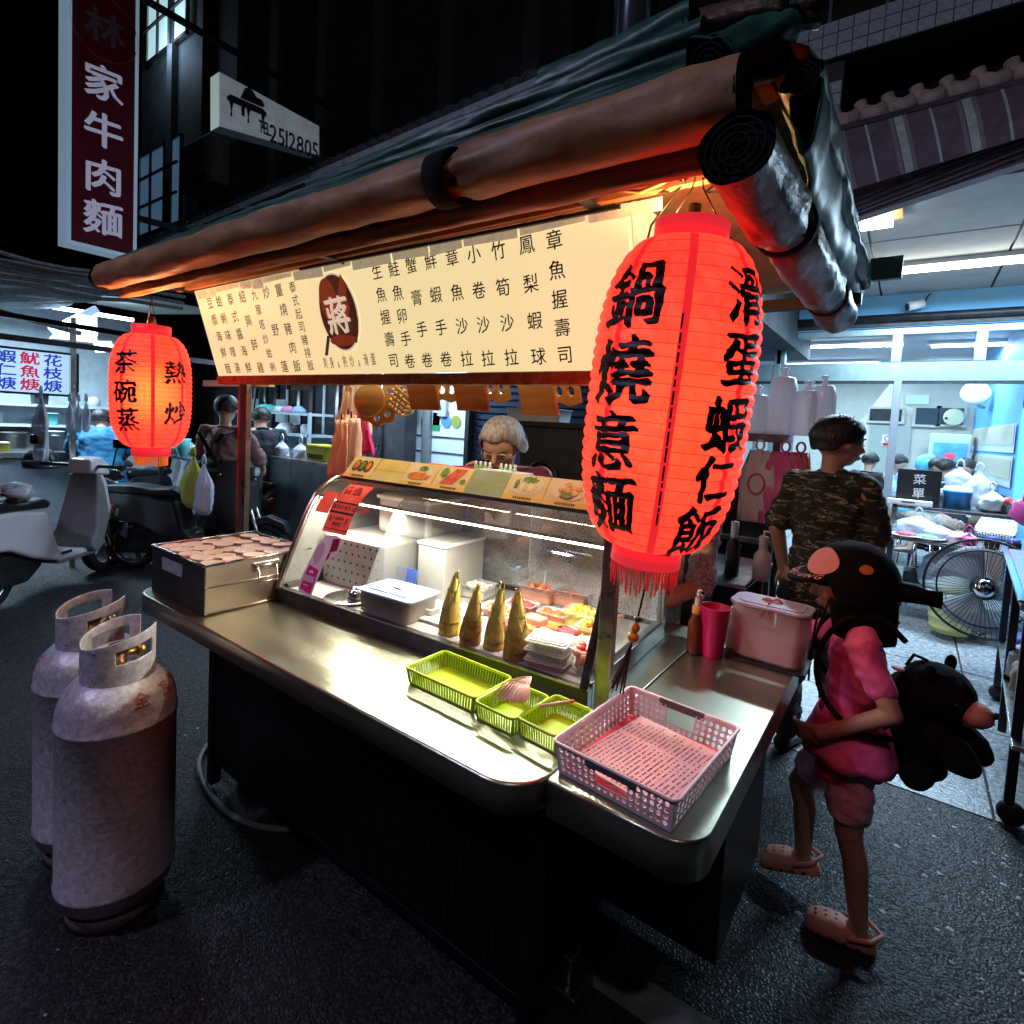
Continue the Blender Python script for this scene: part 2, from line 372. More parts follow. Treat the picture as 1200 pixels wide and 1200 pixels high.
# crack running over the road from the paving edge
# ================================================================ FOOD CART
cart = thing('food_cart', 'stainless steel street food cart with rolled up tarpaulin canopy and lit food case', 'food cart', (-1.35, 1.4, 0))
ZC = .85
def round_outline(x0, x1, y0, y1, rad, corners):
 # corners: set of 'fl','fr','bl','br' that are rounded; counter-clockwise from front left
 out = []
 for key, cx_, cy_, a0 in (('fl', x0, y0, PI), ('fr', x1, y0, 1.5 * PI), ('br', x1, y1, 0), ('bl', x0, y1, .5 * PI)):
  if key in corners:
   r = rad; ccx = cx_ + (r if cx_ == x0 else -r); ccy = cy_ + (r if cy_ == y0 else -r)
   for i in range(9):
    a = a0 + PI / 2 * i / 8; out.append((ccx + r * math.cos(a), ccy + r * math.sin(a)))
  else: out.append((cx_, cy_))
 return out
def tabletop(name, x0, x1, y0, y1, rad, corners, z, skirt, mat, lip=.007):
 o1 = round_outline(x0, x1, y0, y1, rad, corners); n = len(o1)
 cx_ = (x0 + x1) / 2; cy_ = (y0 + y1) / 2
 def inset(d): return [(min(max(x, x0 + d), x1 - d), min(max(y, y0 + d), y1 - d)) for x, y in o1]
 rings = [([(x, y) for x, y in o1], z - skirt), (o1, z - lip), ([(x + (cx_ - x) * .002, y + (cy_ - y) * .004) for x, y in o1], z - .0015), ([(x + (cx_ - x) * .006, y + (cy_ - y) * .012) for x, y in o1], z)]
 vs = []; fs = []
 for r_, zz in rings: vs += [(x, y, zz) for x, y in r_]
 for i in range(len(rings) - 1):
  for k in range(n): fs.append((i * n + k, i * n + (k + 1) % n, (i + 1) * n + (k + 1) % n, (i + 1) * n + k))
 m = MB(); m.add(vs, fs, True); b = 3 * n
 m.f.append([b + k for k in range(n)]); m.sm.append(False); m.m.append(0)
 m.f.append([k for k in range(n)][::-1]); m.sm.append(False); m.m.append(0)
 ob = m.build(name, mat, cart)
 return ob
tabletop('countertop', -2.34, -.536, .842, 2.0, .1, {'fr', 'fl'}, ZC, .062, steel_top)
tabletop('side_counter', -.533, -.232, .918, 1.93, .07, {'fr'}, ZC, .075, steel_top)
# base cabinet: corner posts, dark panels with louvre slats
cab = M('cabinet_steel', (.022, .022, .026), .4, .8, ns=12, na=.4)
MB().box(-2.2, -.66, 1.1, 1.95, .12, .785).build('cabinet', cab, cart, bev=.004)
MB().box(-.64, -.3, 1.42, 1.9, .2, .77).build('side_cabinet', cab, cart, bev=.004)
fr = MB()
for x in (-2.21, -.655):
 fr.box(x - .02, x + .02, 1.075, 1.115, .02, .79)
fr.box(-2.23, -.635, 1.08, 1.098, .74, .79).box(-2.23, -.635, 1.08, 1.098, .12, .15)
fr.build('cabinet_frame', cab, cart, bev=.003)
slat = None
for i in range(64):
 x = -2.17 + i * .0235
 if slat is None:
  slat = MB().bar((0, 0, .16), (0, 0, .73), .007, .02).build('slat', cab, cart); slat.location = Vector((x, 1.085, 0))
 else:
  s2 = slat.copy(); col.objects.link(s2); s2.location = Vector((x, 1.085, 0))
for i in range(16):
 s2 = slat.copy(); col.objects.link(s2); s2.location = Vector((-.645, 1.14 + i * .0235, 0))
for x in (-2.15, -.68):
 for y in (1.2, 1.8):
  MB().lathe([(0, -.02), (.06, -.02), (.065, -.012), (.065, .012), (.06, .02), (0, .02)], (x, y, .065), 20, mat=Matrix.Rotation(PI / 2, 3, 'Y')).build('caster_wheel', black_pl, cart)
MB().box(-.72, -.6, 1.24, 1.36, .0, .05).box(-.69, -.63, 1.27, 1.33, .05, .12).build('foot', steel_dark, cart, bev=.006)
# posts and roof frame
post_m = M('post_steel', (.42, .38, .33), .3, .9, ns=16, na=.3, rvar=.1)
MB().box(-.592, -.552, 1.222, 1.246, ZC, 2.2).build('post', post_m, cart, bev=.003)
p_ = P(291, 620, Y=1.32)
MB().box(-2.46, -2.405, 1.3, 1.325, .8, 2.1).build('post', post_m, cart, bev=.003)
rb = M('rusty_red_paint', (.3, .03, .02), .6, ns=18, na=.5, bs=40, ba=.5)
MB().box(-2.475, -2.46, 1.3, 1.33, .85, 1.7).build('post_edge', rb, cart)
MB().box(-2.72, -2.68, 2.05, 2.09, .0, 2.1).build('post', rb, cart, bev=.003)
MB().box(-.66, -.62, 2.06, 2.1, .0, 2.1).build('post', dark_metal, cart, bev=.003)
MB().box(-2.9, -2.3, 1.34, 1.37, 1.655, 1.685).build('crossbar', M('cream_paint', (.5, .44, .3), .5, ns=12, na=.2), cart, bev=.002)
# rail under the menu board, grimy
grime = M('grimy_red_rail', (.16, .07, .045), .7, ns=26, c2=(.35, .3, .2), bs=60, ba=.8)
MB().box(-2.46, -.57, 1.195, 1.235, 1.655, 1.688).build('rail', grime, cart, bev=.003)
MB().bar((-.57, 1.24, 1.67), (-.57, 2.08, 1.67), .03).build('rail', grime, cart)
# fascia board above the menu and black beam
MB().box(-2.56, -.3, 1.07, 1.09, 2.03, 2.09).build('fascia', ply, cart)
MB().box(-2.54, -.25, .92, .96, 2.0, 2.05).build('beam', dark_metal, cart, bev=.003)
for x in (-2.5, -1.5, -.6, -.28):
 MB().bar((x, .96, 2.04), (x, 2.3, 2.06), .03).build('rafter', dark_metal, cart)
# roof sheet (orange canvas, seen from below)
rf = MB(); NX, NY = 34, 14
for i in range(NX + 1):
 for j in range(NY + 1):
  x = -2.5 + 2.28 * i / NX; y = .87 + 1.5 * j / NY
  z = 2.085 + .03 * j / NY + .05 * math.sin(PI * j / NY) + .012 * math.sin(i * 1.1) * math.sin(j * .7) + .01 * noise.noise(Vector((x * 6, y * 6, 0)))
  rf.v.append(Vector((x, y, z)))
for i in range(NX):
 for j in range(NY):
  a = i * (NY + 1) + j; rf.f.append([a, a + 1, a + NY + 2, a + NY + 1]); rf.sm.append(True); rf.m.append(0)
o = rf.build('roof', roof_under, cart, fix=False)
md = o.modifiers.new('t', 'SOLIDIFY'); md.thickness = .006
# rolled fabric: irregular tube with creases and strap pinches
def roll(name, a, b, r, mat, pinch=(), wob=.12, seg=30, n=90, sag=0, label=None, spiral=True, seed=0, flat=1.0, hide_top=None):
 a = Vector(a); b = Vector(b); d = (b - a); L = d.length; d.normalize()
 u = d.cross(Vector((0, 0, 1))).normalized(); v = u.cross(d) * -1
 vs = []
 for i in range(n + 1):
  t = i / n; c = a + (b - a) * t + Vector((0, 0, -sag * 4 * t * (1 - t)))
  pin = 1
  for p in pinch: pin -= .3 * math.exp(-((t - p) * L / .03) ** 2)
  for k in range(seg):
   an = 2 * PI * k / seg
   nz = noise.noise(Vector((t * L * 7, math.cos(an) * 1.3 + seed, math.sin(an) * 1.3)))
   nz2 = noise.noise(Vector((t * L * 26 + math.cos(an) * 3, math.cos(an) * 2.6 + seed, math.sin(an) * 2.6 + 4)))
   cr = sum(math.exp(-((t - p) * L / .11) ** 2) for p in pinch)
   rr = r * pin * (1 + wob * nz + wob * .35 * nz2 + cr * .07 * math.sin(an * 7 + seed))
   vs.append(c + u * (math.cos(an) * rr) + v * (math.sin(an) * rr * flat))
 m = MB(); m.add(vs, [(i * seg + k, i * seg + (k + 1) % seg, (i + 1) * seg + (k + 1) % seg, (i + 1) * seg + k) for i in range(n) for k in range(seg)], True)
 # layered ends
 for e, (c, sg) in enumerate(((a, -1), (b, 1))):
  m.mi = 0
  pts = []
  for q in range(60):
   an = q * .42; rr = r * .93 * (1 - q / 70); pts.append(c + d * (sg * -.002) + u * math.cos(an) * rr + v * math.sin(an) * rr)
  m.mi = 1; m.tube(pts, r * .05, 5)
  m.mi = 1; base = [c - d * (sg * .012) + u * (math.cos(2 * PI * k / 16) * r * .95) + v * (math.sin(2 * PI * k / 16) * r * .95) for k in range(16)]
  m.add(base, [tuple(range(16))])
 return m.build(name, [mat, black_cloth], cart, label=label)
def strap(c, d, r, w=.03, mat=None, flat=1.0):
 c = Vector(c); d = Vector(d).normalized(); u = d.cross(Vector((0, 0, 1))).normalized(); v = u.cross(d) * -1
 m = MB(); seg = 24; vs = []
 for s_, rr in ((-w / 2, r), (w / 2, r), (w / 2, r * .9), (-w / 2, r * .9)):
  vs += [c + d * s_ + u * math.cos(2 * PI * k / seg) * rr + v * math.sin(2 * PI * k / seg) * rr * flat for k in range(seg)]
 m.add(vs, [(i * seg + k, i * seg + (k + 1) % seg, ((i + 1) % 4) * seg + (k + 1) % seg, ((i + 1) % 4) * seg + k) for i in range(4) for k in range(seg)], True)
 return m.build('strap', black_cloth, cart)
roll('fabric_roll', (-2.5, .785, 2.01), (-.215, .775, 2.0), .046, tarp_brown, pinch=(.0, .78), wob=.16, seed=1, n=150)
strap((-.74, .778, 2.0), (1, 0, 0), .05, .05)
roll('fabric_roll', (-2.48, .85, 1.965), (-.25, .84, 1.955), .017, tarp_brown, wob=.25, seed=2, n=120)
MB().box(-2.5, -.24, .865, .872, 1.965, 2.03).build('valance', tarp_brown, cart)
# green tarpaulin over the roof front and the bundle above it
def sheet(name, prof, x0, x1, mat, n=60, wob=.006, seed=0, axis='x', th=.004):
 m = MB(); k = len(prof)
 for i in range(n + 1):
  t = x0 + (x1 - x0) * i / n
  for j, (a, z) in enumerate(prof):
   w_ = noise.noise(Vector((t * 5 + seed, j * .35, seed))) * wob + noise.noise(Vector((t * 17 + seed, j * .5, 2))) * wob * .4
   p = (t, a + w_, z + w_) if axis == 'x' else (a + w_, t, z + w_)
   m.v.append(Vector(p))
 for i in range(n):
  for j in range(k - 1):
   q = i * k + j; m.f.append([q, q + 1, q + k + 1, q + k]); m.sm.append(True); m.m.append(0)
 o = m.build(name, mat, cart, fix=False); md = o.modifiers.new('t', 'SOLIDIFY'); md.thickness = th
 sb = o.modifiers.new('s', 'SUBSURF'); sb.levels = 1; sb.render_levels = 1
 return o
sheet('roof_tarpaulin', [(.80, 2.03), (.80, 2.075), (.83, 2.10), (.9, 2.125), (1.3, 2.18), (1.8, 2.22), (2.4, 2.18)], -2.45, -.24, tarp_green, wob=.012, seed=3)
roll('tarpaulin_fold', (-2.35, .835, 2.085), (-.3, .825, 2.10), .016, tarp_green, wob=.3, seed=4, n=110)
roll('tarpaulin_fold', (-1.3, .86, 2.125), (-.3, .85, 2.15), .02, tarp_green, wob=.3, seed=7, n=70)
roll('tarpaulin_fold', (-.62, .9, 2.19), (-.33, .89, 2.2), .03, tarp_green, wob=.25, seed=9, n=40)
roll('vinyl_roll', (-.36, .93, 2.215), (-.17, .99, 2.225), .03, tarp_silver, wob=.12, seed=12, n=40, pinch=(.72,))
strap((-.222, .975, 2.222), (.19, .06, .01), .034, .012)
# right hand side: rolled side curtain and green flap, running back
roll('side_curtain_roll', (-.205, .72, 1.905), (-.19, 1.7, 1.885), .047, tarp_silver, pinch=(.3, .78), wob=.12, seed=5, n=110)
strap((-.2, 1.01, 1.9), (0, 1, 0), .05, .022); strap((-.192, 1.49, 1.888), (0, 1, 0), .046, .014)
sheet('side_flap', [(-.3, 2.1), (-.22, 2.11), (-.165, 2.09), (-.14, 2.04), (-.145, 1.98), (-.155, 1.94), (-.175, 1.935), (-.17, 1.98), (-.2, 2.02)], .87, 1.86, tarp_green, n=70, wob=.016, seed=6, axis='y')
roll('side_flap_fold', (-.165, .86, 2.05), (-.15, 1.84, 2.0), .026, tarp_green, wob=.3, seed=8, n=80)
roll('corner_bundle', (-.27, .79, 2.055), (-.215, .9, 2.13), .04, tarp_green, wob=.45, seed=10, n=50)
MB().bar((-.5, 1.74, 1.93), (-.14, 1.74, 1.93), .03).build('crossbar', dark_metal, cart)
MB().box(-.135, -.06, 1.83, 1.85, 2.0, 2.06).build('flap_end', tarp_green, cart)
# underside side panel lit by lantern
MB().quad((-.24, .83, 2.13), (-.24, 2.2, 2.13), (-.25, 2.2, 2.0), (-.25, .83, 2.02)).build('side_valance', roof_under, cart)
# dangling wires and ties under the roof corner
wr = random.Random(11); wm = MB()
for i in range(11):
 x = wr.uniform(-.5, -.3); y = wr.uniform(.95, 1.2); L_ = wr.uniform(.05, .14)
 pts = [Vector((x + wr.uniform(-.03, .03) * q, y + wr.uniform(-.02, .02) * q, 2.12 - L_ * q / 3 * wr.uniform(.6, 1.2))) for q in range(5)]
 wm.tube(pts, .0028, 5)
wm.build('cable_tangle', black_pl, cart)
pts = [P(x, y, Y=1.02) for x, y in ((700, 215), (725, 222), (750, 225), (775, 215), (800, 200), (820, 180))]
MB().tube(pts, .004, 6).build('cable', tarp_brown, cart)
# warm tube lamp under the roof
tubew = M('warm_tube', (1, .9, .75), .4, emit=((1, .8, .5), 9))
MB().tube([(-2.1, 1.6, 2.07), (-.95, 1.6, 2.07)], .013, 10).build('roof_tube', tubew, cart)
MB().box(-2.15, -.9, 1.585, 1.615, 2.084, 2.11).build('tube_fitting', white_pl, cart)
lamp('roof_tube_light', 'AREA', (-1.5, 1.6, 2.05), 9, (1, .78, .5), 1.1, size_y=.04)
# ================================================================ MENU BOARD
BY0, BZ0, BY1, BZ1 = 1.205, 1.69, 1.1, 2.03
bv = Vector((0, BY1 - BY0, BZ1 - BZ0)); BH = bv.length; bv.normalize(); bu = Vector((1, 0, 0)); bn = bu.cross(bv)   # faces the road
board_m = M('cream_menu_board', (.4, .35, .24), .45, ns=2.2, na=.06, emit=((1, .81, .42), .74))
bt = board_m.node_tree
mb_t = thing('menu_board', 'long cream menu board with columns of black characters and brown round emblem under the canopy', 'menu board', (-1.5, 1.15, 1.69))
def BP(x, t, off=0): return Vector((x, BY0, BZ0)) + bv * (t * BH) + bn * off
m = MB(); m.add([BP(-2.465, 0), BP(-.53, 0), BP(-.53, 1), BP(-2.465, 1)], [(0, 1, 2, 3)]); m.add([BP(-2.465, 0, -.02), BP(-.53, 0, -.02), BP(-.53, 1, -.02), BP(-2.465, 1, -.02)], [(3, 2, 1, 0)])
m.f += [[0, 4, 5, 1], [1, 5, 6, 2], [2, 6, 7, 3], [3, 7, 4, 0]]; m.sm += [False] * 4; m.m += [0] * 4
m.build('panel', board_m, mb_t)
m = MB(); m.add([BP(-.52, .22, .0), BP(-.52, 1, 0), BP(-.5, 1, 0) + Vector((0, .55, .02)), BP(-.5, .22, 0) + Vector((0, .55, 0))], [(0, 1, 2, 3)])
o = m.build('side_panel', board_m, mb_t); md = o.modifiers.new('t', 'SOLIDIFY'); md.thickness = .012
# peeling tape along the top edge
tp = MB(); tr = random.Random(4); x = -2.45
while x < -.6:
 w_ = tr.uniform(.05, .2); t0 = tr.uniform(.9, .95)
 tp.add([BP(x, t0, .003), BP(x + w_ * .96, t0 + tr.uniform(-.02, .02), .004), BP(x + w_ * .96, .995, .003), BP(x, .995, .003)], [(0, 1, 2, 3)]); x += w_
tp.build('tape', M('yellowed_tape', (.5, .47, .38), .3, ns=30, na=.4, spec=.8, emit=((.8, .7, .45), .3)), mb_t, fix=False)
MB().bar(BP(-1.7, 1.0, .01), BP(-.54, .985, .012), .008).build('trim', dark_metal, mb_t)
def unb(px, py):
 # point of the board plane seen at a pixel of the photograph -> (x, t)
 d = ray(px, py); n_ = bn; o_ = Vector((0, 0, CAM_H)); q = Vector((0, BY0, BZ0))
 tt = (q - o_).dot(n_) / d.dot(n_); p = o_ + d * tt
 return p.x, (p - q).dot(bv) / BH
ink = M('black_ink', (.015, .012, .02), .5)
cols = [('豆漿海鮮麵', 248, 355, 266.4, 431.6), ('蛤蜊味噌湯', 258.4, 353, 277.4, 431), ('泰式醬海鮮', 272.4, 350, 290, 430.6), ('紹興醉雞', 285.4, 347.6, 305, 430.6), ('九層塔炒蛤蜊', 299.6, 345.6, 319.4, 430), ('炒野蓮', 312.6, 342.4, 334, 429.4),
  ('薑燒豬肉飯', 328, 339.6, 348, 428.6), ('泰式起司豬排飯', 344, 336, 364, 428), ('生魚握壽司', 445, 317.5, 459.2, 422.7), ('鮭魚卵手卷', 465.4, 314.4, 477.5, 422.7), ('蟹膏手卷', 486.7, 309.6, 497, 421.7), ('鮮蝦手卷', 509, 305, 519.6, 420.6),
  ('章魚沙拉', 534, 301, 544, 420), ('小卷沙拉', 559.6, 297, 569, 419.6), ('竹筍沙拉', 588.7, 292.5, 596, 418.5), ('鳳梨蝦球', 622.7, 286, 627, 417.5), ('章魚握壽司', 654.6, 280, 658, 416)]
lt = MB()
for s_, x0, y0, x1, y1 in cols:
 a = unb(x0, y0); b = unb(x1, y1); n = len(s_); xm = (a[0] + b[0]) / 2
 for i, ch in enumerate(s_):
  t = a[1] + (b[1] - a[1]) * i / (n - 1)
  glyph(lt, ch, BP(xm, t, .0025), bu, bv, .047 if n < 6 else .04, THIN, kai=.06)
row = '刺身&熱炒&滑蛋'
a = unb(382, 425); b = unb(438, 421)
for i, ch in enumerate(row):
 f_ = i / (len(row) - 1); glyph(lt, ch, BP(a[0] + (b[0] - a[0]) * f_, a[1] + (b[1] - a[1]) * f_, .0025), bu, bv, .042 if ch != '&' else .03, THIN, wx=.55)
for ch, px, py in (('心', 621, 260), ('今', 656, 252)):
 a = unb(px, py); glyph(lt, ch, BP(a[0], a[1], .005), bu, bv * .5, .045, THIN)
stuff(lt.build('lettering', ink, mb_t, fix=False))
c_ = unb(397.6, 366.5); e_ = unb(397.6, 410); l_ = unb(369, 366)
er = abs(e_[1] - c_[1]) * BH; ew = .093
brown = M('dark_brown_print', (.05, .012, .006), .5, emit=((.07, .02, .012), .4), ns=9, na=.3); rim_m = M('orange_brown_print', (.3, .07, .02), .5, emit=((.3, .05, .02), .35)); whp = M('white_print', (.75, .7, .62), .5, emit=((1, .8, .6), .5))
def disc(mb, x, t, rx, rz, off, n=40, a0=0, a1=2 * PI):
 c = BP(x, t, off); k = [c + bu * rx * math.cos(a0 + (a1 - a0) * i / n) + bv * rz * math.sin(a0 + (a1 - a0) * i / n) for i in range(n)]; mb.add(k, [tuple(range(n))])
m = MB(); disc(m, c_[0], c_[1], ew + .006, er + .006, .003); m.build('emblem_rim', whp, mb_t, fix=False)
m = MB(); disc(m, c_[0], c_[1], ew, er, .0045); m.build('emblem', brown, mb_t, fix=False)
m = MB(); disc(m, c_[0] - .035, c_[1] + .12, .045, .07, .006);
m.prism([(0, -.04), (.02, -.01), (.012, .03), (.03, .06), (.005, .1), (-.02, .05), (-.03, .0)], BP(c_[0] + .045, c_[1] + .05, .0055), bu, bv, bn, .001)
disc(m, c_[0] - .0, c_[1] - .25, .07, .018, .006); m.build('emblem_artwork', rim_m, mb_t, fix=False)
m = MB(); m.bar(BP(c_[0] + ew * .8, c_[1] + .4, .006), BP(c_[0] + ew * 1.15, c_[1] + .62, .006), .008, .003); m.build('emblem_handle', brown, mb_t); m = MB(); m.bar(BP(c_[0] - ew * .8, c_[1] - .2, .006), BP(c_[0] - ew * 1.18, c_[1] - .38, .006), .01, .003)
for s_ in (-1, 1): m.tube([BP(c_[0] + ew * (.7 + .3 * math.sin(q / 5 * PI)) , c_[1] + (.22 - .1 * q) , .006) for q in range(6)], .002, 5)
m.build('emblem_handle', brown, mb_t)
m = MB(); brush(m, '蔣', BP(c_[0], c_[1] - .02, .008), bu, bv, .125, .03, .05); m.build('emblem_character', whp, mb_t, fix=False)
# ================================================================ LANTERNS
def lantern_paper(name, body, seam_col, strength, hot):
 # glowing red paper: emission modulated by paper fibre, seams and a bulb hot spot
 m = bpy.data.materials.new(name); m.use_nodes = True; t = m.node_tree; b = t.nodes['Principled BSDF']; L = t.links
 b.inputs['Roughness'].default_value = .6; b.inputs['Base Color'].default_value = (.45, .02, .015, 1)
 tc = t.nodes.new('ShaderNodeTexCoord')
 n = t.nodes.new('ShaderNodeTexNoise'); n.inputs['Scale'].default_value = 22; n.inputs['Detail'].default_value = 8; n.inputs['Distortion'].default_value = 1.2; L.new(tc.outputs['Object'], n.inputs['Vector'])
 cr = t.nodes.new('ShaderNodeValToRGB'); cr.color_ramp.elements[0].position = .3; cr.color_ramp.elements[1].position = .75
 cr.color_ramp.elements[0].color = tuple(x * .5 if q else x for q, x in enumerate(body)) + (1,); cr.color_ramp.elements[1].color = tuple(body) + (1,)
 L.new(n.outputs['Fac'], cr.inputs[0])
 # bulb glow through the paper: falls off with distance from the bulb at the local origin offset 'hot'
 vm = t.nodes.new('ShaderNodeVectorMath'); vm.operation = 'DISTANCE'; vm.inputs[1].default_value = hot[0]; L.new(tc.outputs['Object'], vm.inputs[0])
 mr = t.nodes.new('ShaderNodeMapRange'); mr.inputs[1].default_value = hot[1]; mr.inputs[2].default_value = hot[2]; mr.inputs[3].default_value = hot[3]; mr.inputs[4].default_value = 0; mr.interpolation_type = 'SMOOTHSTEP'
 L.new(vm.outputs['Value'], mr.inputs[0])
 mx = t.nodes.new('ShaderNodeMix'); mx.data_type = 'RGBA'; L.new(mr.outputs[0], mx.inputs[0]); L.new(cr.outputs[0], mx.inputs[6]); mx.inputs[7].default_value = (1.0, .3, .04, 1)
 L.new(mx.outputs[2], b.inputs['Emission Color']); b.inputs['Emission Strength'].default_value = strength
 bp = t.nodes.new('ShaderNodeBump'); bp.inputs['Strength'].default_value = .5; bp.inputs['Distance'].default_value = .01; L.new(n.outputs['Fac'], bp.inputs['Height']); L.new(bp.outputs[0], b.inputs['Normal'])
 return m
bulb_m = M('warm_bulb', (1, .6, .3), .4, emit=((1, .4, .12), 6))
bulb_e = 20
def make_lantern(name, label, loc, tilt, Rr, H, nrib, front, cols_txt, mats, cap_r, tass, strip0, clearance=.9):
 # local frame: origin at the middle, z up, 'front' = azimuth that faces the road
 t = thing(name, label, 'lantern', loc, 'red paper lanterns hanging from the cart')
 t.rotation_euler = tilt
 paper, seam, capm, ribm, inkm = mats
 hh = H / 2
 def rad(z):
  s_ = min(1, abs(z) / hh); k = (1 - s_ ** 3.2); return cap_r + (Rr - cap_r) * (max(0, k) ** .52)
 def rp(z, pleat=True):
  r = rad(z)
  if pleat:
   ph = ((z + hh) / H * nrib) % 1; r += .0045 * math.sin(PI * ph) * min(1, (r / Rr)) * (Rr / .17)
  return r
 prof = [(rp(z), z) for z in [(-hh + H * i / (nrib * 6)) for i in range(nrib * 6 + 1)]]
 loc0 = wloc(t)
 m = MB().lathe(prof, (0, 0, 0), 96); m.v = [p + loc0 for p in m.v]; m.build('paper_body', paper, t)
 # vertical seams where paper panels overlap
 for k in range(8):
  a = front + strip0 + k * PI / 4; sm_ = MB(); w_ = .008 * Rr / .17
  vs = []
  n = nrib * 4
  for i in range(n + 1):
   z = -hh + H * i / n; r = rp(z) + .0007; wa = w_ / max(r, .03)
   for s_ in (-1, 0, 1): vs.append(loc0 + Vector((r * math.cos(a + s_ * wa), r * math.sin(a + s_ * wa), z)))
  sm_.add(vs, [(i * 3 + j, i * 3 + j + 1, i * 3 + j + 4, i * 3 + j + 3) for i in range(n) for j in range(2)], True)
  sm_.build('paper_seam', seam, t, fix=False)
 ring = None
 for i in range(1, nrib):
  z = -hh + H * i / nrib; r = rad(z)
  if ring is None:
   mm = MB().tube([(math.cos(2 * PI * q / 72), math.sin(2 * PI * q / 72), 0) for q in range(72)], .0042 * (.17 / Rr) ** .3, 4, closed=True)
   ring = bpy.data.meshes.new('rib'); tmp = mm.mesh('rib'); ring = tmp; ring.materials.append(ribm)
  o = bpy.data.objects.new('rib', ring); col.objects.link(o); o.parent = t; o.location = (0, 0, z); o.scale = (r * 1.0, r * 1.0, .17)
 # collars
 for zz, s_ in ((hh, 1), (-hh, -1)):
  MB().lathe([(cap_r * .98, zz - s_ * .004), (cap_r * 1.02, zz - s_ * .004), (cap_r * 1.04, zz + s_ * .035), (cap_r * .97, zz + s_ * .035), (cap_r * .96, zz)], loc0, 40).build('collar', capm, t)
 # hanging wires
 m = MB()
 for s_ in (-1, 1): m.tube([loc0 + Vector((s_ * cap_r * .8, 0, hh + .03)), loc0 + Vector((s_ * .01, 0, hh + .1)), loc0 + Vector((0, 0, hh + .16))], .0016, 5)
 m.build('hanging_wire', dark_metal, t)
 # writing wrapped round the paper
 wm = MB()
 for off_a, items in cols_txt:
  for ch, zc, sz, dx in items:
   tmp = MB(); brush(tmp, ch, (0, 0, 0), (1, 0, 0), (0, 1, 0), sz)
   me = tmp.mesh('g'); bm = bmesh.new(); bm.from_mesh(me); bpy.data.meshes.remove(me)
   step = .007
   for axis in (0, 1):
    q = -sz * .6
    while q < sz * .6:
     co = Vector((q, 0, 0)) if axis == 0 else Vector((0, q, 0)); no = Vector((1, 0, 0)) if axis == 0 else Vector((0, 1, 0))
     bmesh.ops.bisect_plane(bm, geom=bm.verts[:] + bm.edges[:] + bm.faces[:], plane_co=co, plane_no=no); q += step
   base = len(wm.v); bm.verts.ensure_lookup_table()
   for v in bm.verts:
    x, y = v.co.x, v.co.y
    x += noise.noise(Vector((x * 55, y * 55, zc * 9))) * .0035 * sz / .1; y += noise.noise(Vector((x * 55 + 9, y * 55, zc * 9))) * .0035 * sz / .1
    z = zc + y; r = rp(z) + .0016; a = front + off_a + (x + dx) / Rr
    wm.v.append(loc0 + Vector((r * math.cos(a), r * math.sin(a), z)))
   for f in bm.faces: wm.f.append([base + v.index for v in f.verts]); wm.sm.append(False); wm.m.append(0)
   bm.free()
 wm.build('lettering', inkm, t, fix=False)
 # bulb in the mouth of the lantern: its warm light leaves through the open top
 MB().ell(loc0 + Vector((0, 0, hh + .005)), .022, .022, .03, 14, 8).build('bulb', bulb_m, t)
 MB().tube([loc0 + Vector((0, 0, hh + .03)), loc0 + Vector((0, 0, hh + .07))], .012, 10).build('bulb_socket', black_pl, t)
 lamp('lantern_bulb_light', 'POINT', loc0 + Vector((0, 0, hh + .012)), bulb_e, (1, .42, .14), .03)
 return t, loc0, hh, rp
lant_ink = M('lantern_ink', (.012, .006, .006), .45, ns=30, na=.4)
seam_m = M('lantern_seam', (.3, .01, .01), .6, ns=26, na=.3, emit=((1, .022, .03), .72))
cap_m = M('lantern_collar', (.5, .02, .03), .5, emit=((1, .03, .05), .55))
rib_m = M('lantern_rib', (.1, .004, .004), .6, emit=((.35, .004, .004), .35))
pap1 = lantern_paper('lantern_paper', (1.0, .024, .014), None, 3.4, ((0.05, -.13, -.03), .0, .27, .05))
# small lantern on the left: glyph azimuths are counted from the direction that faces the camera
pap2 = lantern_paper('small_lantern_paper', (1.0, .03, .014), None, 3.4, ((0.14, -.05, -.01), .0, .16, .3))
LB = Vector((-.392, 1.05, 1.615))
fa = math.atan2(-LB.y, -LB.x)
h5 = .68
def colz(h, n, top, bot): return [top + (bot - top) * i / (n - 1) for i in range(n)]
L1 = [(ch, z, s_, d) for (ch, s_, d), z in zip((('鍋', .122, .0), ('燒', .126, .0), ('意', .112, -.003), ('麵', .115, .0)), (.172, .04, -.085, -.2))]
L2 = [(ch, z, s_, d) for (ch, s_, d), z in zip((('滑', .105, .012), ('蛋', .1, .01), ('蝦', .105, .0), ('仁', .09, -.01), ('飯', .105, -.016)), (.185, .075, -.035, -.13, -.23))]
big, bl, bhh, brp = make_lantern('paper_lantern', 'huge red paper lantern with black characters hanging at the right corner of the cart', LB, (R(1), R(4.5), 0), .15, .585, 26, fa, [(-R(34), L1), (R(45), L2)], (pap1, seam_m, cap_m, rib_m, lant_ink), .066, True, R(4))
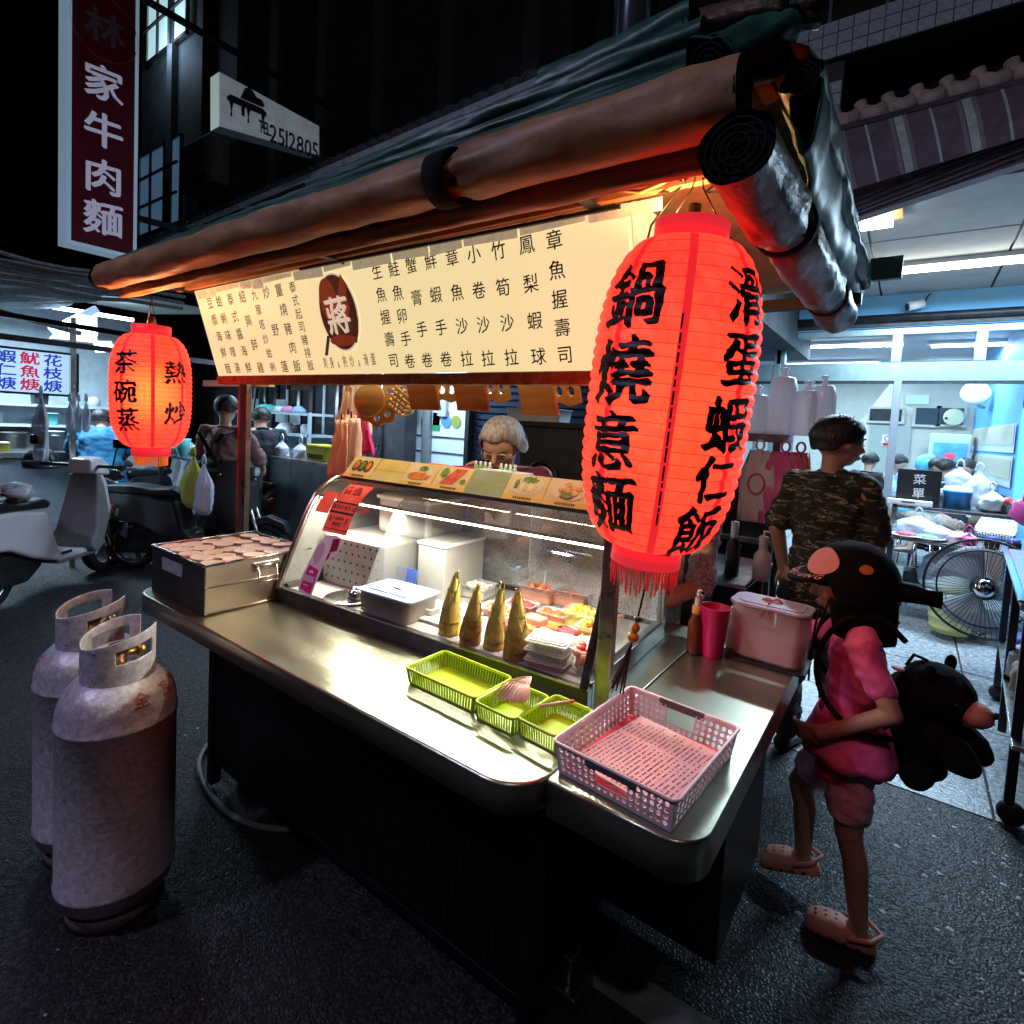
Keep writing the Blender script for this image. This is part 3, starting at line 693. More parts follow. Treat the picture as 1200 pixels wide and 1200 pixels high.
# fringe of the big lantern
sz_ = MB(); sr = random.Random(6); z = .14
while z > -.2:
 L_ = sr.uniform(.006, .03); r = brp(z) + .004; a = fa + R(3.2) - (z) * .12
 sz_.bar(bl + Vector((r * math.cos(a), r * math.sin(a), z)), bl + Vector((r * math.cos(a), r * math.sin(a), z - L_)), .0035, .001, up=(math.cos(a), math.sin(a), 0)); z -= L_ + sr.uniform(.001, .008)
stuff(sz_.build('torn_seam_mark', lant_ink, big))
rt = random.Random(8); fm = MB()
for i in range(70):
 a = i / 70 * 2 * PI; r = .066; x = r * math.cos(a); y = r * math.sin(a); L_ = rt.uniform(.035, .06)
 fm.bar(bl + Vector((x, y, -bhh - .03)), bl + Vector((x * rt.uniform(.85, 1.05), y * rt.uniform(.85, 1.05), -bhh - .03 - L_)), .003, .0015)
stuff(fm.build('fringe', M('pink_fringe', (.5, .06, .07), .7, emit=((1, .05, .06), .12)), big))
tm = MB().tube([bl + Vector((0, 0, -bhh - .03)), bl + Vector((.0, 0.02, -bhh - .1)), bl + Vector((-.005, .02, -bhh - .16))], .0022, 6)
tm.build('tassel_cord', black_cloth, big)
MB().ell(bl + Vector((-.005, .02, -bhh - .165)), .008, .008, .008).build('bead', M('green_bead', (.02, .08, .05), .3), big)
MB().ell(bl + Vector((-.007, .02, -bhh - .185)), .009, .009, .012).ell(bl + Vector((-.009, .02, -bhh - .205)), .012, .012, .012).build('bead', M('amber_bead', (.55, .25, .03), .3), big)
m = MB()
for i in range(26):
 a = i * .7; m.bar(bl + Vector((-.01, .02, -bhh - .215)), bl + Vector((-.028 + .014 * math.cos(a), .02 + .014 * math.sin(a), -bhh - .32 - .004 * (i % 5))), .0028, .002)
m.build('tassel', M('dark_red_tassel', (.04, .01, .01), .8), big)
m = MB().prism([(0, 0), (.05, .006), (.055, .012), (.02, .02), (0, .012)], bl + Vector((.02, -.07, -bhh - .0)), (1, 0, 0), (0, 0, 1), (0, 1, 0), .001); m.build('collar_label', M('yellow_card', (.7, .4, .03), .5), big)
LS = Vector((-2.35, .9, 1.6)); fs_ = math.atan2(-LS.y, -LS.x)
S1 = [('茶', .1, .088, -.0), ('碗', -.005, .088, .0), ('蒸', -.105, .088, .008)]
S2 = [('熱', .075, .088, .0), ('炒', -.075, .088, .0)]
small, sl_, shh, srp = make_lantern('paper_lantern', 'smaller red paper lantern glowing orange at its middle at the left end of the cart', LS, (R(1), R(1), 0), .13, .42, 24, fs_, [(-R(38), S1), (R(36), S2)], (pap2, seam_m, cap_m, rib_m, lant_ink), .062, False, R(2))
fm = MB()
for i in range(50):
 a = i / 50 * 2 * PI; fm.bar(sl_ + Vector((.055 * math.cos(a), .055 * math.sin(a), -shh - .03)), sl_ + Vector((.054 * math.cos(a), .054 * math.sin(a), -shh - .065 - rt.uniform(0, .01))), .004, .0015)
stuff(fm.build('fringe', M('orange_fringe', (.6, .2, .03), .7, emit=((1, .25, .03), .25)), small))
# ================================================================ DISPLAY CASE
CO = Vector((-1.87, 1.14, ZC)); CRZ = R(3)
case = thing('display_case', 'curved glass food display case lit from inside on the counter', 'display case', CO, rz=CRZ)
def lb(m, name, mat, par=case, **k):
 # verts given in the case's own frame
 off = wloc(par); m.v = [p + off for p in m.v]; return m.build(name, mat, par, **k)
def CW(x, y, z): return CO + Matrix.Rotation(CRZ, 3, 'Z') @ Vector((x, y, z))
CWD, CDP = 1.27, .62
prof = [(0, .045), (.02, .1), (.045, .16), (.068, .21), (.09, .26), (.11, .305), (.13, .345), (.152, .378), (.18, .408), (.212, .43), (.25, .445), (.3, .453), (.36, .457)]
case_dark = M('case_dark_steel', (.1, .09, .095), .3, .85, ns=12, na=.3)
lb(MB().box(0, CWD, .0, .03, 0, .05), 'bottom_rail', case_dark, bev=.003)
lb(MB().box(0, CWD, -.002, .004, .05, .054), 'glazing_bead', steel)
for x in (.0, CWD - .03): lb(MB().box(x, x + .03, .03, CDP, 0, .06), 'side_rail', case_dark, bev=.003)
lb(MB().box(0, CWD, CDP - .03, CDP, 0, .06), 'rear_rail', case_dark, bev=.003)
tray_white = M('white_tray_lining', (.36, .34, .32), .45, ns=8, na=.1)
lb(MB().box(.03, CWD - .03, .03, CDP - .03, .03, .042), 'floor_tray', tray_white)
# curved end frames
for x in (0.012, CWD - .012):
 lb(MB().tube([(x, y, z) for y, z in prof], .011, 8), 'end_frame', case_dark if x > .5 else steel)
 lb(MB().bar((x, CDP - .015, .05), (x, CDP - .015, .457), .024), 'rear_post', steel, bev=.002)
lb(MB().bar((CWD - .012, .004, .05), (CWD - .012, .13, .345), .03, .014, up=(1, 0, 0)), 'front_strut', black_pl, bev=.002)
lb(MB().box(0, CWD, .34, CDP, .452, .468), 'top_panel', steel, bev=.003)
lb(MB().tube([(0.0, .345, .462), (CWD, .345, .462)], .012, 8), 'top_front_tube', steel)
# glass
gf = glassy('case_front_glass', (.96, .98, .97), .1, .03, haze=.045)
gb = glassy('case_rear_glass', (.9, .93, .94), .1, .06, haze=.8)  # dirt haze, made heavier to stand in for the strip's reflection
m = MB(); n = len(prof)
m.add([(x, y, z) for x in (.02, CWD - .02) for y, z in prof], [(i, i + 1, n + i + 1, n + i) for i in range(n - 1)], True)
lb(m, 'front_glass', gf, fix=False)
for x in (.006, CWD - .006):
 m = MB(); pts = prof + [(CDP - .02, .457), (CDP - .02, .05)]
 m.add([(x, y, z) for y, z in pts], [tuple(range(len(pts)))]); lb(m, 'end_glass' if x > .5 else 'end_panel', gf if x > .5 else M('satin_end_panel', (.26, .25, .24), .4, .3, ns=7, na=.2), fix=False)
for i, (xa, xb) in enumerate(((.36, .76), (.74, CWD - .02))):
 m = MB().quad((xa, CDP - .02 - i * .012, .06), (xb, CDP - .02 - i * .012, .06), (xb, CDP - .02 - i * .012, .45), (xa, CDP - .02 - i * .012, .45)); lb(m, 'sliding_door', gb, fix=False)
 for x in (xa, xb): lb(MB().box(x - .01, x + .01, CDP - .03, CDP - .005, .06, .45), 'door_stile', steel, bev=.002)
# light strip
led = M('led_strip', (1, 1, 1), .3, emit=((1, .95, .74), 15))
lb(MB().box(.03, CWD - .03, .163, .171, .372, .378), 'led_strip', led)
lb(MB().box(.03, CWD - .03, .16, .176, .379, .386), 'led_housing', steel)
cl = lamp('case_light', 'AREA', CW(.64, .2, .365), 16, (1, .95, .78), 1.15, size_y=.02); cl.rotation_euler = (R(-22), 0, CRZ); cl.parent = None
# left compartment
frost = M('frosted_partition', (.2, .2, .2), .5, alpha=.4)
m = MB(); pts = [(y + .012, z - .012) for y, z in prof[1:10]] + [(.3, .41), (.47, .40), (.47, .25), (.56, .25), (.56, .06)]
m.prism([(y, z) for y, z in [(.03, .045)] + pts], (.42, 0, 0), (0, 1, 0), (0, 0, 1), (1, 0, 0), .004); lb(m, 'partition', frost)
lb(MB().box(.44, .62, .05, .07, .045, .05), 'tray_edge', steel)
def local_thing(name, label, cat, x, y, z=.042, rz=0, group=None): return thing(name, label, cat, CW(x, y, z), group, CRZ + rz)
def olb(m, t, name, mat, **k):
 m.v = [p + wloc(t) for p in m.v]; return m.build(name, mat, t, **k)
t = local_thing('steam_box', 'perforated steel box in the left end of the glass case', 'steamer', .2, .28)
m = MB().box(-.165, .17, -.1, .2, .0, .19); olb(m, t, 'body', M('satin_aluminium', (.42, .4, .38), .45, .35, ns=9, na=.15), bev=.006)
m = MB()
for i in range(9):
 for j in range(5): m.lathe([(0, .001), (.0055, .001)], (0, 0, 0), 8, mat=Matrix.Identity(3));
m = MB()
for i in range(9):
 for j in range(5):
  c = Vector((-.14 + i * .034 + (j % 2) * .008, -.1012, .03 + j * .035)); m.add([c + Vector((.0055 * math.cos(q * PI / 4), 0, .0055 * math.sin(q * PI / 4))) for q in range(8)], [tuple(range(8))])
stuff(olb(m, t, 'perforation', black_pl))
m = MB().lathe([(.03, 0), (.032, .0), (.03, .05), (.02, .05), (.018, .0)], (.13, -.19, .0), 20); olb(m, t, 'spout', chrome)
m = MB().lathe([(0, .004), (.08, .004), (.085, .01), (.083, .012), (.0, .006)], (.09, -.19, 0), 28); olb(m, t, 'drip_plate', steel)
t = local_thing('white_box', 'tall white plastic box behind the frosted partition in the case', 'box', .3, .42)
pearl = M('pearl_plastic', (.34, .33, .31), .45, ns=5, na=.08)
olb(MB().box(-.13, .14, -.09, .13, .2, .36), t, 'body', pearl, bev=.02)
olb(MB().box(-.135, .145, -.095, .135, .335, .35), t, 'lid_rim', white_pl, bev=.004)
t = local_thing('white_box', 'low white foam box beside the tall blue lidded tub in the case', 'box', .5, .4)
olb(MB().box(-.06, .07, -.12, .12, .0, .215), t, 'body', pearl, bev=.006)
olb(MB().box(-.064, .074, -.124, .124, .2, .212), t, 'lid', white_pl, bev=.004)
# ---- tubs
clear = clearplastic('clear_plastic', a=.26)
clear_w = clearplastic('milky_plastic', (.7, .67, .65), a=.5, rough=.35)
def rrect(w, d, r, k=4):
 o = []
 for cx_, cy_, a0 in ((w - r, d - r, 0), (-w + r, d - r, PI / 2), (-w + r, -d + r, PI), (w - r, -d + r, 1.5 * PI)):
  for i in range(k + 1): a = a0 + PI / 2 * i / k; o.append((cx_ + r * math.cos(a), cy_ + r * math.sin(a)))
 return o
def tub_mb(w, d, h, taper=.88, r=.012, th=.0025, rim=.005):
 # w, d are half sizes at the rim
 sec = [(w * taper, d * taper, 0), (w * (taper + .04), d * (taper + .04), h * .1), (w, d, h - .003), (w + rim, d + rim, h - .003), (w + rim, d + rim, h), (w - th, d - th, h), (w * (taper + .04) - th, d * (taper + .04) - th, h * .1), (w * taper - th, d * taper - th, th)]
 m = MB(); L_ = [[(x, y, z) for x, y in rrect(a, b, min(r, a * .9, b * .9))] for a, b, z in sec]; n = len(L_[0])
 vs = [p for l in L_ for p in l]
 m.add(vs, [(i * n + k, i * n + (k + 1) % n, (i + 1) * n + (k + 1) % n, (i + 1) * n + k) for i in range(len(sec) - 1) for k in range(n)], True)
 b = (len(sec) - 1) * n; m.f += [[k for k in range(n)][::-1], [b + k for k in range(n)]]; m.sm += [False] * 2; m.m += [0, 0]
 return m
def blob(m, c, r, seed=0, rough=.3, sq=(1, 1, 1)):
 b = len(m.v); m.ell(c, r * sq[0], r * sq[1], r * sq[2], 10, 7)
 for i in range(b, len(m.v)):
  n_ = noise.noise(m.v[i] * (1.3 / r) + Vector((seed, 0, 0))); m.v[i] += (m.v[i] - Vector(c)) * n_ * rough
 return m
def wpt(x, y, z=.892): p = P(x, y, z=z); return p
# blue lidded tub
t = thing('food_tub', 'clear tub with a pale blue lid and amber sauce in the glass case', 'plastic tub', (-1.36, 1.275, .893), rz=R(4))
olb(tub_mb(.115, .075, .075), t, 'tub', clear_w)
olb(MB().prism(rrect(.1, .062, .01), (0, 0, .003), th=.035), t, 'sauce', M('amber_sauce', (.5, .24, .05), .2, ns=14, na=.3))
lidb = M('pale_blue_lid', (.36, .46, .75), .35, alpha=.9)
olb(MB().prism(rrect(.122, .082, .016), (0, 0, .075), th=.006).prism(rrect(.09, .055, .012), (0, 0, .081), th=.004), t, 'lid', lidb, bev=.002)
olb(MB().prism(rrect(.018, .01, .004), (0, 0, .085), th=.005), t, 'lid_tab', lidb)
t = thing('blue_board', 'small dark blue board standing behind the blue lidded tub', 'board', (-1.5, 1.4, .893), rz=R(6))
olb(MB().obox((0, 0, .055), .085, .004, .055, Matrix.Rotation(-.15, 3, 'X')), t, 'panel', M('navy_board', (.05, .09, .35), .5, ns=20, na=.2))
# bamboo shoots
def shoot_material(name, base, mid, top):
 m = M(name, base, .55, bs=60, ba=.5, stretch=(1, 1, .12)); t_ = m.node_tree; b = t_.nodes['Principled BSDF']
 tc = t_.nodes.new('ShaderNodeTexCoord'); sx = t_.nodes.new('ShaderNodeSeparateXYZ'); n_ = t_.nodes.new('ShaderNodeTexNoise'); n_.inputs['Scale'].default_value = 34; n_.inputs['Detail'].default_value = 5
 ad = t_.nodes.new('ShaderNodeMath'); ad.operation = 'MULTIPLY_ADD'; ad.inputs[1].default_value = .22; cr = t_.nodes.new('ShaderNodeValToRGB'); mr = t_.nodes.new('ShaderNodeMapRange'); mr.inputs[2].default_value = .26
 L = t_.links; L.new(tc.outputs['Object'], sx.inputs[0]); L.new(tc.outputs['Object'], n_.inputs[0]); L.new(n_.outputs['Fac'], ad.inputs[0]); L.new(sx.outputs[2], ad.inputs[2]); L.new(ad.outputs[0], mr.inputs[0]); L.new(mr.outputs[0], cr.inputs[0])
 e = cr.color_ramp.elements; e[0].position = .18; e[0].color = base + (1,); e[1].position = .95; e[1].color = top + (1,)
 x = e.new(.42); x.color = mid + (1,); x = e.new(.6); x.color = tuple(q * .45 for q in mid) + (1,); L.new(cr.outputs[0], b.inputs['Base Color']); return m
shm = [shoot_material('bamboo_shoot_a', (.95, .62, .16), (.75, .5, .1), (.4, .34, .08)), shoot_material('bamboo_shoot_b', (.95, .52, .1), (.5, .25, .06), (.42, .34, .08))]
def bamboo(px, py, h, r, lean, mat, label, seed):
 p = wpt(px, py, .893); rr = random.Random(seed)
 t = thing('bamboo_shoot', label, 'bamboo shoot', p + Vector((-.02, .075, 0)), 'bamboo shoots standing in the case')
 def rad(z): s_ = z / h; return r * (1 - .25 * s_ ** 2) * max(0, 1 - s_ ** 1.7) ** .9 + .004
 def ax(z): return Vector((lean[0] * (z / h) ** 1.6, lean[1] * z / h, z))
 m = MB(); n = 22; seg = 18; vs = []
 for i in range(n + 1):
  z = h * .9 * i / n
  for k in range(seg):
   a = 2 * PI * k / seg; vs.append(ax(z) + Vector((math.cos(a), math.sin(a), 0)) * rad(z) * (1 + .06 * noise.noise(Vector((a, z * 30, seed)))))
 m.add(vs, [(i * seg + k, i * seg + (k + 1) % seg, (i + 1) * seg + (k + 1) % seg, (i + 1) * seg + k) for i in range(n) for k in range(seg)], True); m.f.append(list(range(seg))[::-1]); m.sm.append(False); m.m.append(0)
 olb(m, t, 'core', mat, fix=False)
 for q in range(9):
  z0 = h * (.0 + .1 * q); L_ = h * (.42 - .012 * q); a0 = q * 2.4 + seed; sh = MB(); vs = []; n = 10; kk = 9
  for i in range(n + 1):
   s_ = i / n; z = min(z0 + L_ * s_, h * 1.02); wd = 2.5 * (1 - s_) ** .55 * (1 if q < 7 else .8); ro = rad(min(z, h)) * 1.03 + .001 + .0006 * (q % 3) + (.004 * max(0, s_ - .75) * 4)
   for k in range(kk + 1): a = a0 + wd * (k / kk - .5); vs.append(ax(z) + Vector((math.cos(a), math.sin(a), 0)) * ro)
  sh.add(vs, [(i * (kk + 1) + k, i * (kk + 1) + k + 1, (i + 1) * (kk + 1) + k + 1, (i + 1) * (kk + 1) + k) for i in range(n) for k in range(kk)], True)
  o = olb(sh, t, 'sheath', mat, fix=False); md = o.modifiers.new('t', 'SOLIDIFY'); md.thickness = .0012
 return t
bamboo(512, 752, .195, .029, (.018, 0), shm[0], 'leftmost bamboo shoot in the case, olive with a pale foot', 1)
bamboo(537, 764, .178, .028, (.02, 0), shm[1], 'second bamboo shoot from the left, dark brown with an orange foot', 2)
bamboo(566, 770, .195, .026, (.02, .0), shm[0], 'third bamboo shoot from the left, olive and slender', 3)
bamboo(593, 782, .192, .032, (-.006, 0), shm[1], 'rightmost bamboo shoot in the case, broad with a yellow foot', 4)
# rows of open tubs with ingredients
def tub_from(px, w, d, h, label, fillmat, n=14, rz=R(5), sz=.013, col_=None, cat='food tub', seed=0, zz=.893, kind='blob', mat=None, fillname='food'):
 p = wpt(*px, z=.94); p.z = zz; t = thing('food_tub', label, cat, p, 'open tubs of ingredients in the case', rz=rz)
 olb(tub_mb(w, d, h), t, 'tub', mat or clear)
 rr = random.Random(seed); m = MB()
 for i in range(n):
  c = Vector((rr.uniform(-w, w) * .68, rr.uniform(-d, d) * .68, h * .62 + rr.uniform(0, h * .32)))
  if kind == 'blob': blob(m, c, sz * rr.uniform(.8, 1.25), i, .35)
  elif kind == 'shred': m.bar(c, c + Vector((rr.uniform(-1, 1), rr.uniform(-1, 1), rr.uniform(-.25, .25))).normalized() * sz * 2.6, .004, .004)
  else: m.obox(c, sz, sz * .7, sz * .5, Matrix.Rotation(rr.uniform(0, 3), 3, 'Z') @ Matrix.Rotation(rr.uniform(-.3, .3), 3, 'X'))
 m.prism(rrect(w * .9, d * .9, .01), (0, 0, .004), th=h * .6)
 stuff(olb(m, t, fillname, fillmat))
 return t
food_green = M('lettuce_green', (.35, .5, .2), .5, ns=40, c2=(.7, .75, .6)); food_orange = M('orange_salmon', (.75, .14, .03), .35, ns=30, c2=(.8, .3, .1)); food_yellow = M('pineapple_yellow', (.8, .58, .06), .35, ns=25, c2=(.85, .7, .2))
food_ginger = M('golden_food', (.75, .38, .04), .4, ns=30, na=.3); food_red = M('berry_red', (.45, .03, .02), .25, ns=20, na=.4); food_pink = M('pale_pink_fish', (.55, .12, .09), .4, ns=16, c2=(.75, .38, .28))
food_tuna = M('tuna_red', (.4, .03, .05), .35, ns=24, c2=(.55, .12, .12), stretch=(1, 5, 1)); food_white = M('white_food', (.72, .68, .6), .5, ns=30, na=.1)
tub_from((590, 660), .075, .05, .06, 'open tub of pale shredded greens at the back left of the case', food_green, 20, kind='shred', seed=1)
tub_from((622, 672), .075, .05, .06, 'open tub of whitish slices behind the bamboo shoots', food_white, 14, kind='box', seed=2)
tub_from((560, 684), .06, .05, .05, 'open tub of pale rice behind the bamboo shoots', food_white, 20, seed=12)
tub_from((588, 706), .07, .04, .03, 'low open tub of pink slices behind the third bamboo shoot', food_pink, 16, kind='box', sz=.016, seed=14)
tub_from((612, 700), .055, .035, .03, 'low open tub of dark red slices between the shoots and the orange roe', food_tuna, 14, kind='box', sz=.015, seed=15)
tub_from((650, 712), .05, .035, .035, 'small open tub of salmon cubes in front of the orange shreds', food_orange, 14, kind='box', sz=.012, seed=16)
tub_from((634, 688), .07, .055, .06, 'open tub of bright orange roe with a white spoon', food_orange, 26, sz=.009, seed=3)
tub_from((672, 694), .07, .05, .06, 'open tub of orange shreds behind the tuna blocks', food_orange, 22, kind='shred', seed=4)
tub_from((683, 716), .06, .05, .05, 'open tub of yellow pineapple lumps', food_yellow, 12, sz=.015, seed=5)
tub_from((697, 730), .045, .05, .045, 'open tub of golden lumps near the right end of the case', food_ginger, 9, sz=.014, seed=6)
p = wpt(634, 688, .94); p.z = .893; t = thing('spoon', 'white plastic spoon standing in the orange roe tub', 'spoon', p)
olb(MB().tube([(0.01, 0, .03), (.012, .01, .11)], .0028, 6), t, 'handle', white_pl); olb(MB().ell((.008, 0, .03), .01, .012, .004), t, 'bowl', white_pl)
p = wpt(632, 738, .91); p.z = .893; t = thing('fish_tray', 'low white tray of salmon and tuna blocks in front of the orange tubs', 'fish tray', p, rz=R(8))
olb(tub_mb(.13, .075, .022, r=.02), t, 'tray', clear_w)
fb = random.Random(3)
for i, (x, y, mt) in enumerate(((-.085, .01, food_pink), (-.09, -.03, food_tuna), (-.03, .035, food_pink), (-.02, -.02, food_orange), (.035, .03, food_orange), (.03, -.03, food_pink), (.085, .02, food_tuna), (.09, -.03, food_tuna), (-.02, .008, food_pink))):
 m = MB().obox((x, y, .018 + (i == 8) * .022), .036, .024, .015, Matrix.Rotation(fb.uniform(-.5, .5), 3, 'Z')); o = olb(m, t, 'fish_block', mt, bev=.006)
# clamshell boxes
for i in range(3):
 p = wpt(632, 796, .893) + Vector((-.03, .095, .027 * i)); rz = R((12, 7, 14)[i])
 t = thing('clamshell_box', ('clear box of white pieces at the bottom of the stack of three', 'clear box of white pieces in the middle of the stack of three', 'topmost clear lidded box of the stack of three')[i], 'takeaway box', p, 'stacked clear boxes in the case', rz=rz)
 olb(tub_mb(.056, .046, .02, r=.01), t, 'base', clear_w); olb(MB().prism(rrect(.054, .044, .01), (0, 0, .021), th=.003).prism(rrect(.046, .036, .008), (0, 0, .024), th=.003), t, 'lid', clear_w, bev=.001)
 m = MB()
 for a in range(5):
  for b_ in range(3): blob(m, (-.036 + a * .018, -.024 + b_ * .024, .011), .009, a + b_, .15, (.9, 1.1, .9))
 stuff(olb(m, t, 'filling', food_white))
p = wpt(672, 806, .893) + Vector((-.02, .115, 0)); t = thing('berry_tub', 'round clear tub of small red tomatoes at the right end of the case', 'tomato tub', p)
olb(MB().lathe([(.045, 0), (.058, .07), (.063, .07), (.063, .073), (.056, .073), (.043, .003), (0, .003), (0, 0), (.045, 0)], (0, 0, 0), 30), t, 'tub', clear)
bb = random.Random(2)
for i in range(20): blob(MB(), (0, 0, 0), .01);
m0 = MB().ell((0, 0, 0), .0115, .0115, .0135, 12, 8).mesh('tomato'); m0.materials.append(food_red)
for i in range(24):
 a = i * 2.4; r = .012 * math.sqrt(i % 12); o = bpy.data.objects.new('tomato', m0); col.objects.link(o); o.parent = t; o.location = (math.cos(a) * r, math.sin(a) * r, .022 + .022 * (i // 12) + .01 * bb.random()); o.rotation_euler = (bb.uniform(0, 3), bb.uniform(0, 3), 0)
p = wpt(522, 668, .893); t = thing('metal_tin', 'small round tin with a ribbed lid at the back of the case', 'tin', p)
olb(MB().lathe([(0, 0), (.036, 0), (.036, .04), (.04, .042), (.04, .052), (.034, .053), (.03, .05), (0, .05)], (0, 0, 0), 28), t, 'body', M('blue_grey_tin', (.3, .34, .42), .3, .6)); olb(MB().lathe([(.038, .042), (.041, .044), (.041, .055), (.036, .056)], (0, 0, 0), 28), t, 'lid_ring', M('gold_ring', (.5, .4, .2), .3, .8))
# small flat boxes between tub and shoots
for i, (px, py, lab) in enumerate(((490, 716, 'small clear box of peach jelly left of the bamboo shoots'), (503, 722, 'small clear cup with white sauce left of the bamboo shoots'))):
 t = thing('food_tub', lab, 'plastic tub', wpt(px, py, .893)); olb(tub_mb(.032, .03, .035), t, 'tub', clear_w); olb(MB().prism(rrect(.026, .024, .008), (0, 0, .003), th=.014), t, 'food', food_ginger if i == 0 else food_white)
t = thing('chopping_board', 'flat white chopping board lying in front of the blue lidded tub', 'chopping board', CW(.62, .2, .043), rz=CRZ); olb(MB().box(-.12, .13, -.1, .11, 0, .012), t, 'board', white_pl, bev=.003)
# bundles of drinking straws in a green pot behind glass
t = thing('straw_pot', 'green pot of peach coloured chopsticks behind the glass', 'pot', (-1.66, 1.72, .9)); m = MB()
olb(MB().lathe([(.045, 0), (.05, .13), (.046, .13), (.042, .004), (0, .004), (0, 0), (.045, 0)], (0, 0, 0), 24), t, 'pot', M('mint_pot', (.2, .5, .34), .5))
m0 = MB().bar((0, 0, .01), (0, 0, .25), .0055).mesh('chopstick'); m0.materials.append(M('peach_sticks', (.7, .35, .22), .6))
for i in range(30):
 o = bpy.data.objects.new('chopstick', m0); col.objects.link(o); o.parent = t; a = i * 2.4; r = .0065 * math.sqrt(i); o.location = (r * math.cos(a), r * math.sin(a), 0); o.rotation_euler = (.06 * math.sin(a), -.06 * math.cos(a), a)
# ---- menu cards on top
yel = M('yellow_card', (.75, .5, .09), .4); card_cream = M('cream_card', (.72, .62, .36), .35, ns=10, na=.08); card_y = M('lemon_card', (.68, .6, .22), .35, ns=8, na=.1); card_g = M('sage_card', (.27, .38, .24), .35, ns=12, na=.15)
plate_m = M('printed_plate', (.75, .68, .52), .4); pr_red = M('printed_red', (.62, .09, .03), .4, ns=50, na=.4); pr_or = M('printed_orange', (.7, .22, .04), .4, ns=50, na=.5); pr_gr = M('printed_green', (.12, .25, .05), .4, ns=50, na=.5); pr_bk = M('printed_dark', (.06, .04, .02), .5)
cards = [('boat', 'leftmost dish picture card with three filled shells'), ('plain', 'plain lemon yellow card, second from the left'), ('orange', 'dish picture card with orange shreds on a plate, third from the left'), ('red', 'dish picture card with red slices and greens, fourth from the left'), ('green', 'plain sage green card in the middle of the row'), ('white', 'dish picture card with a pale dish and green leaves'), ('shrimp', 'dish picture card with fried golden pieces on a round plate'), ('half', 'dish picture card half hidden behind the huge lantern')]
cu = Matrix.Rotation(CRZ, 3, 'Z') @ Vector((1, 0, 0)); cvv = Matrix.Rotation(CRZ, 3, 'Z') @ Vector((0, .068, .078)); ch_ = cvv.length; cvv.normalize(); cn = cu.cross(cvv)
cwid = .152
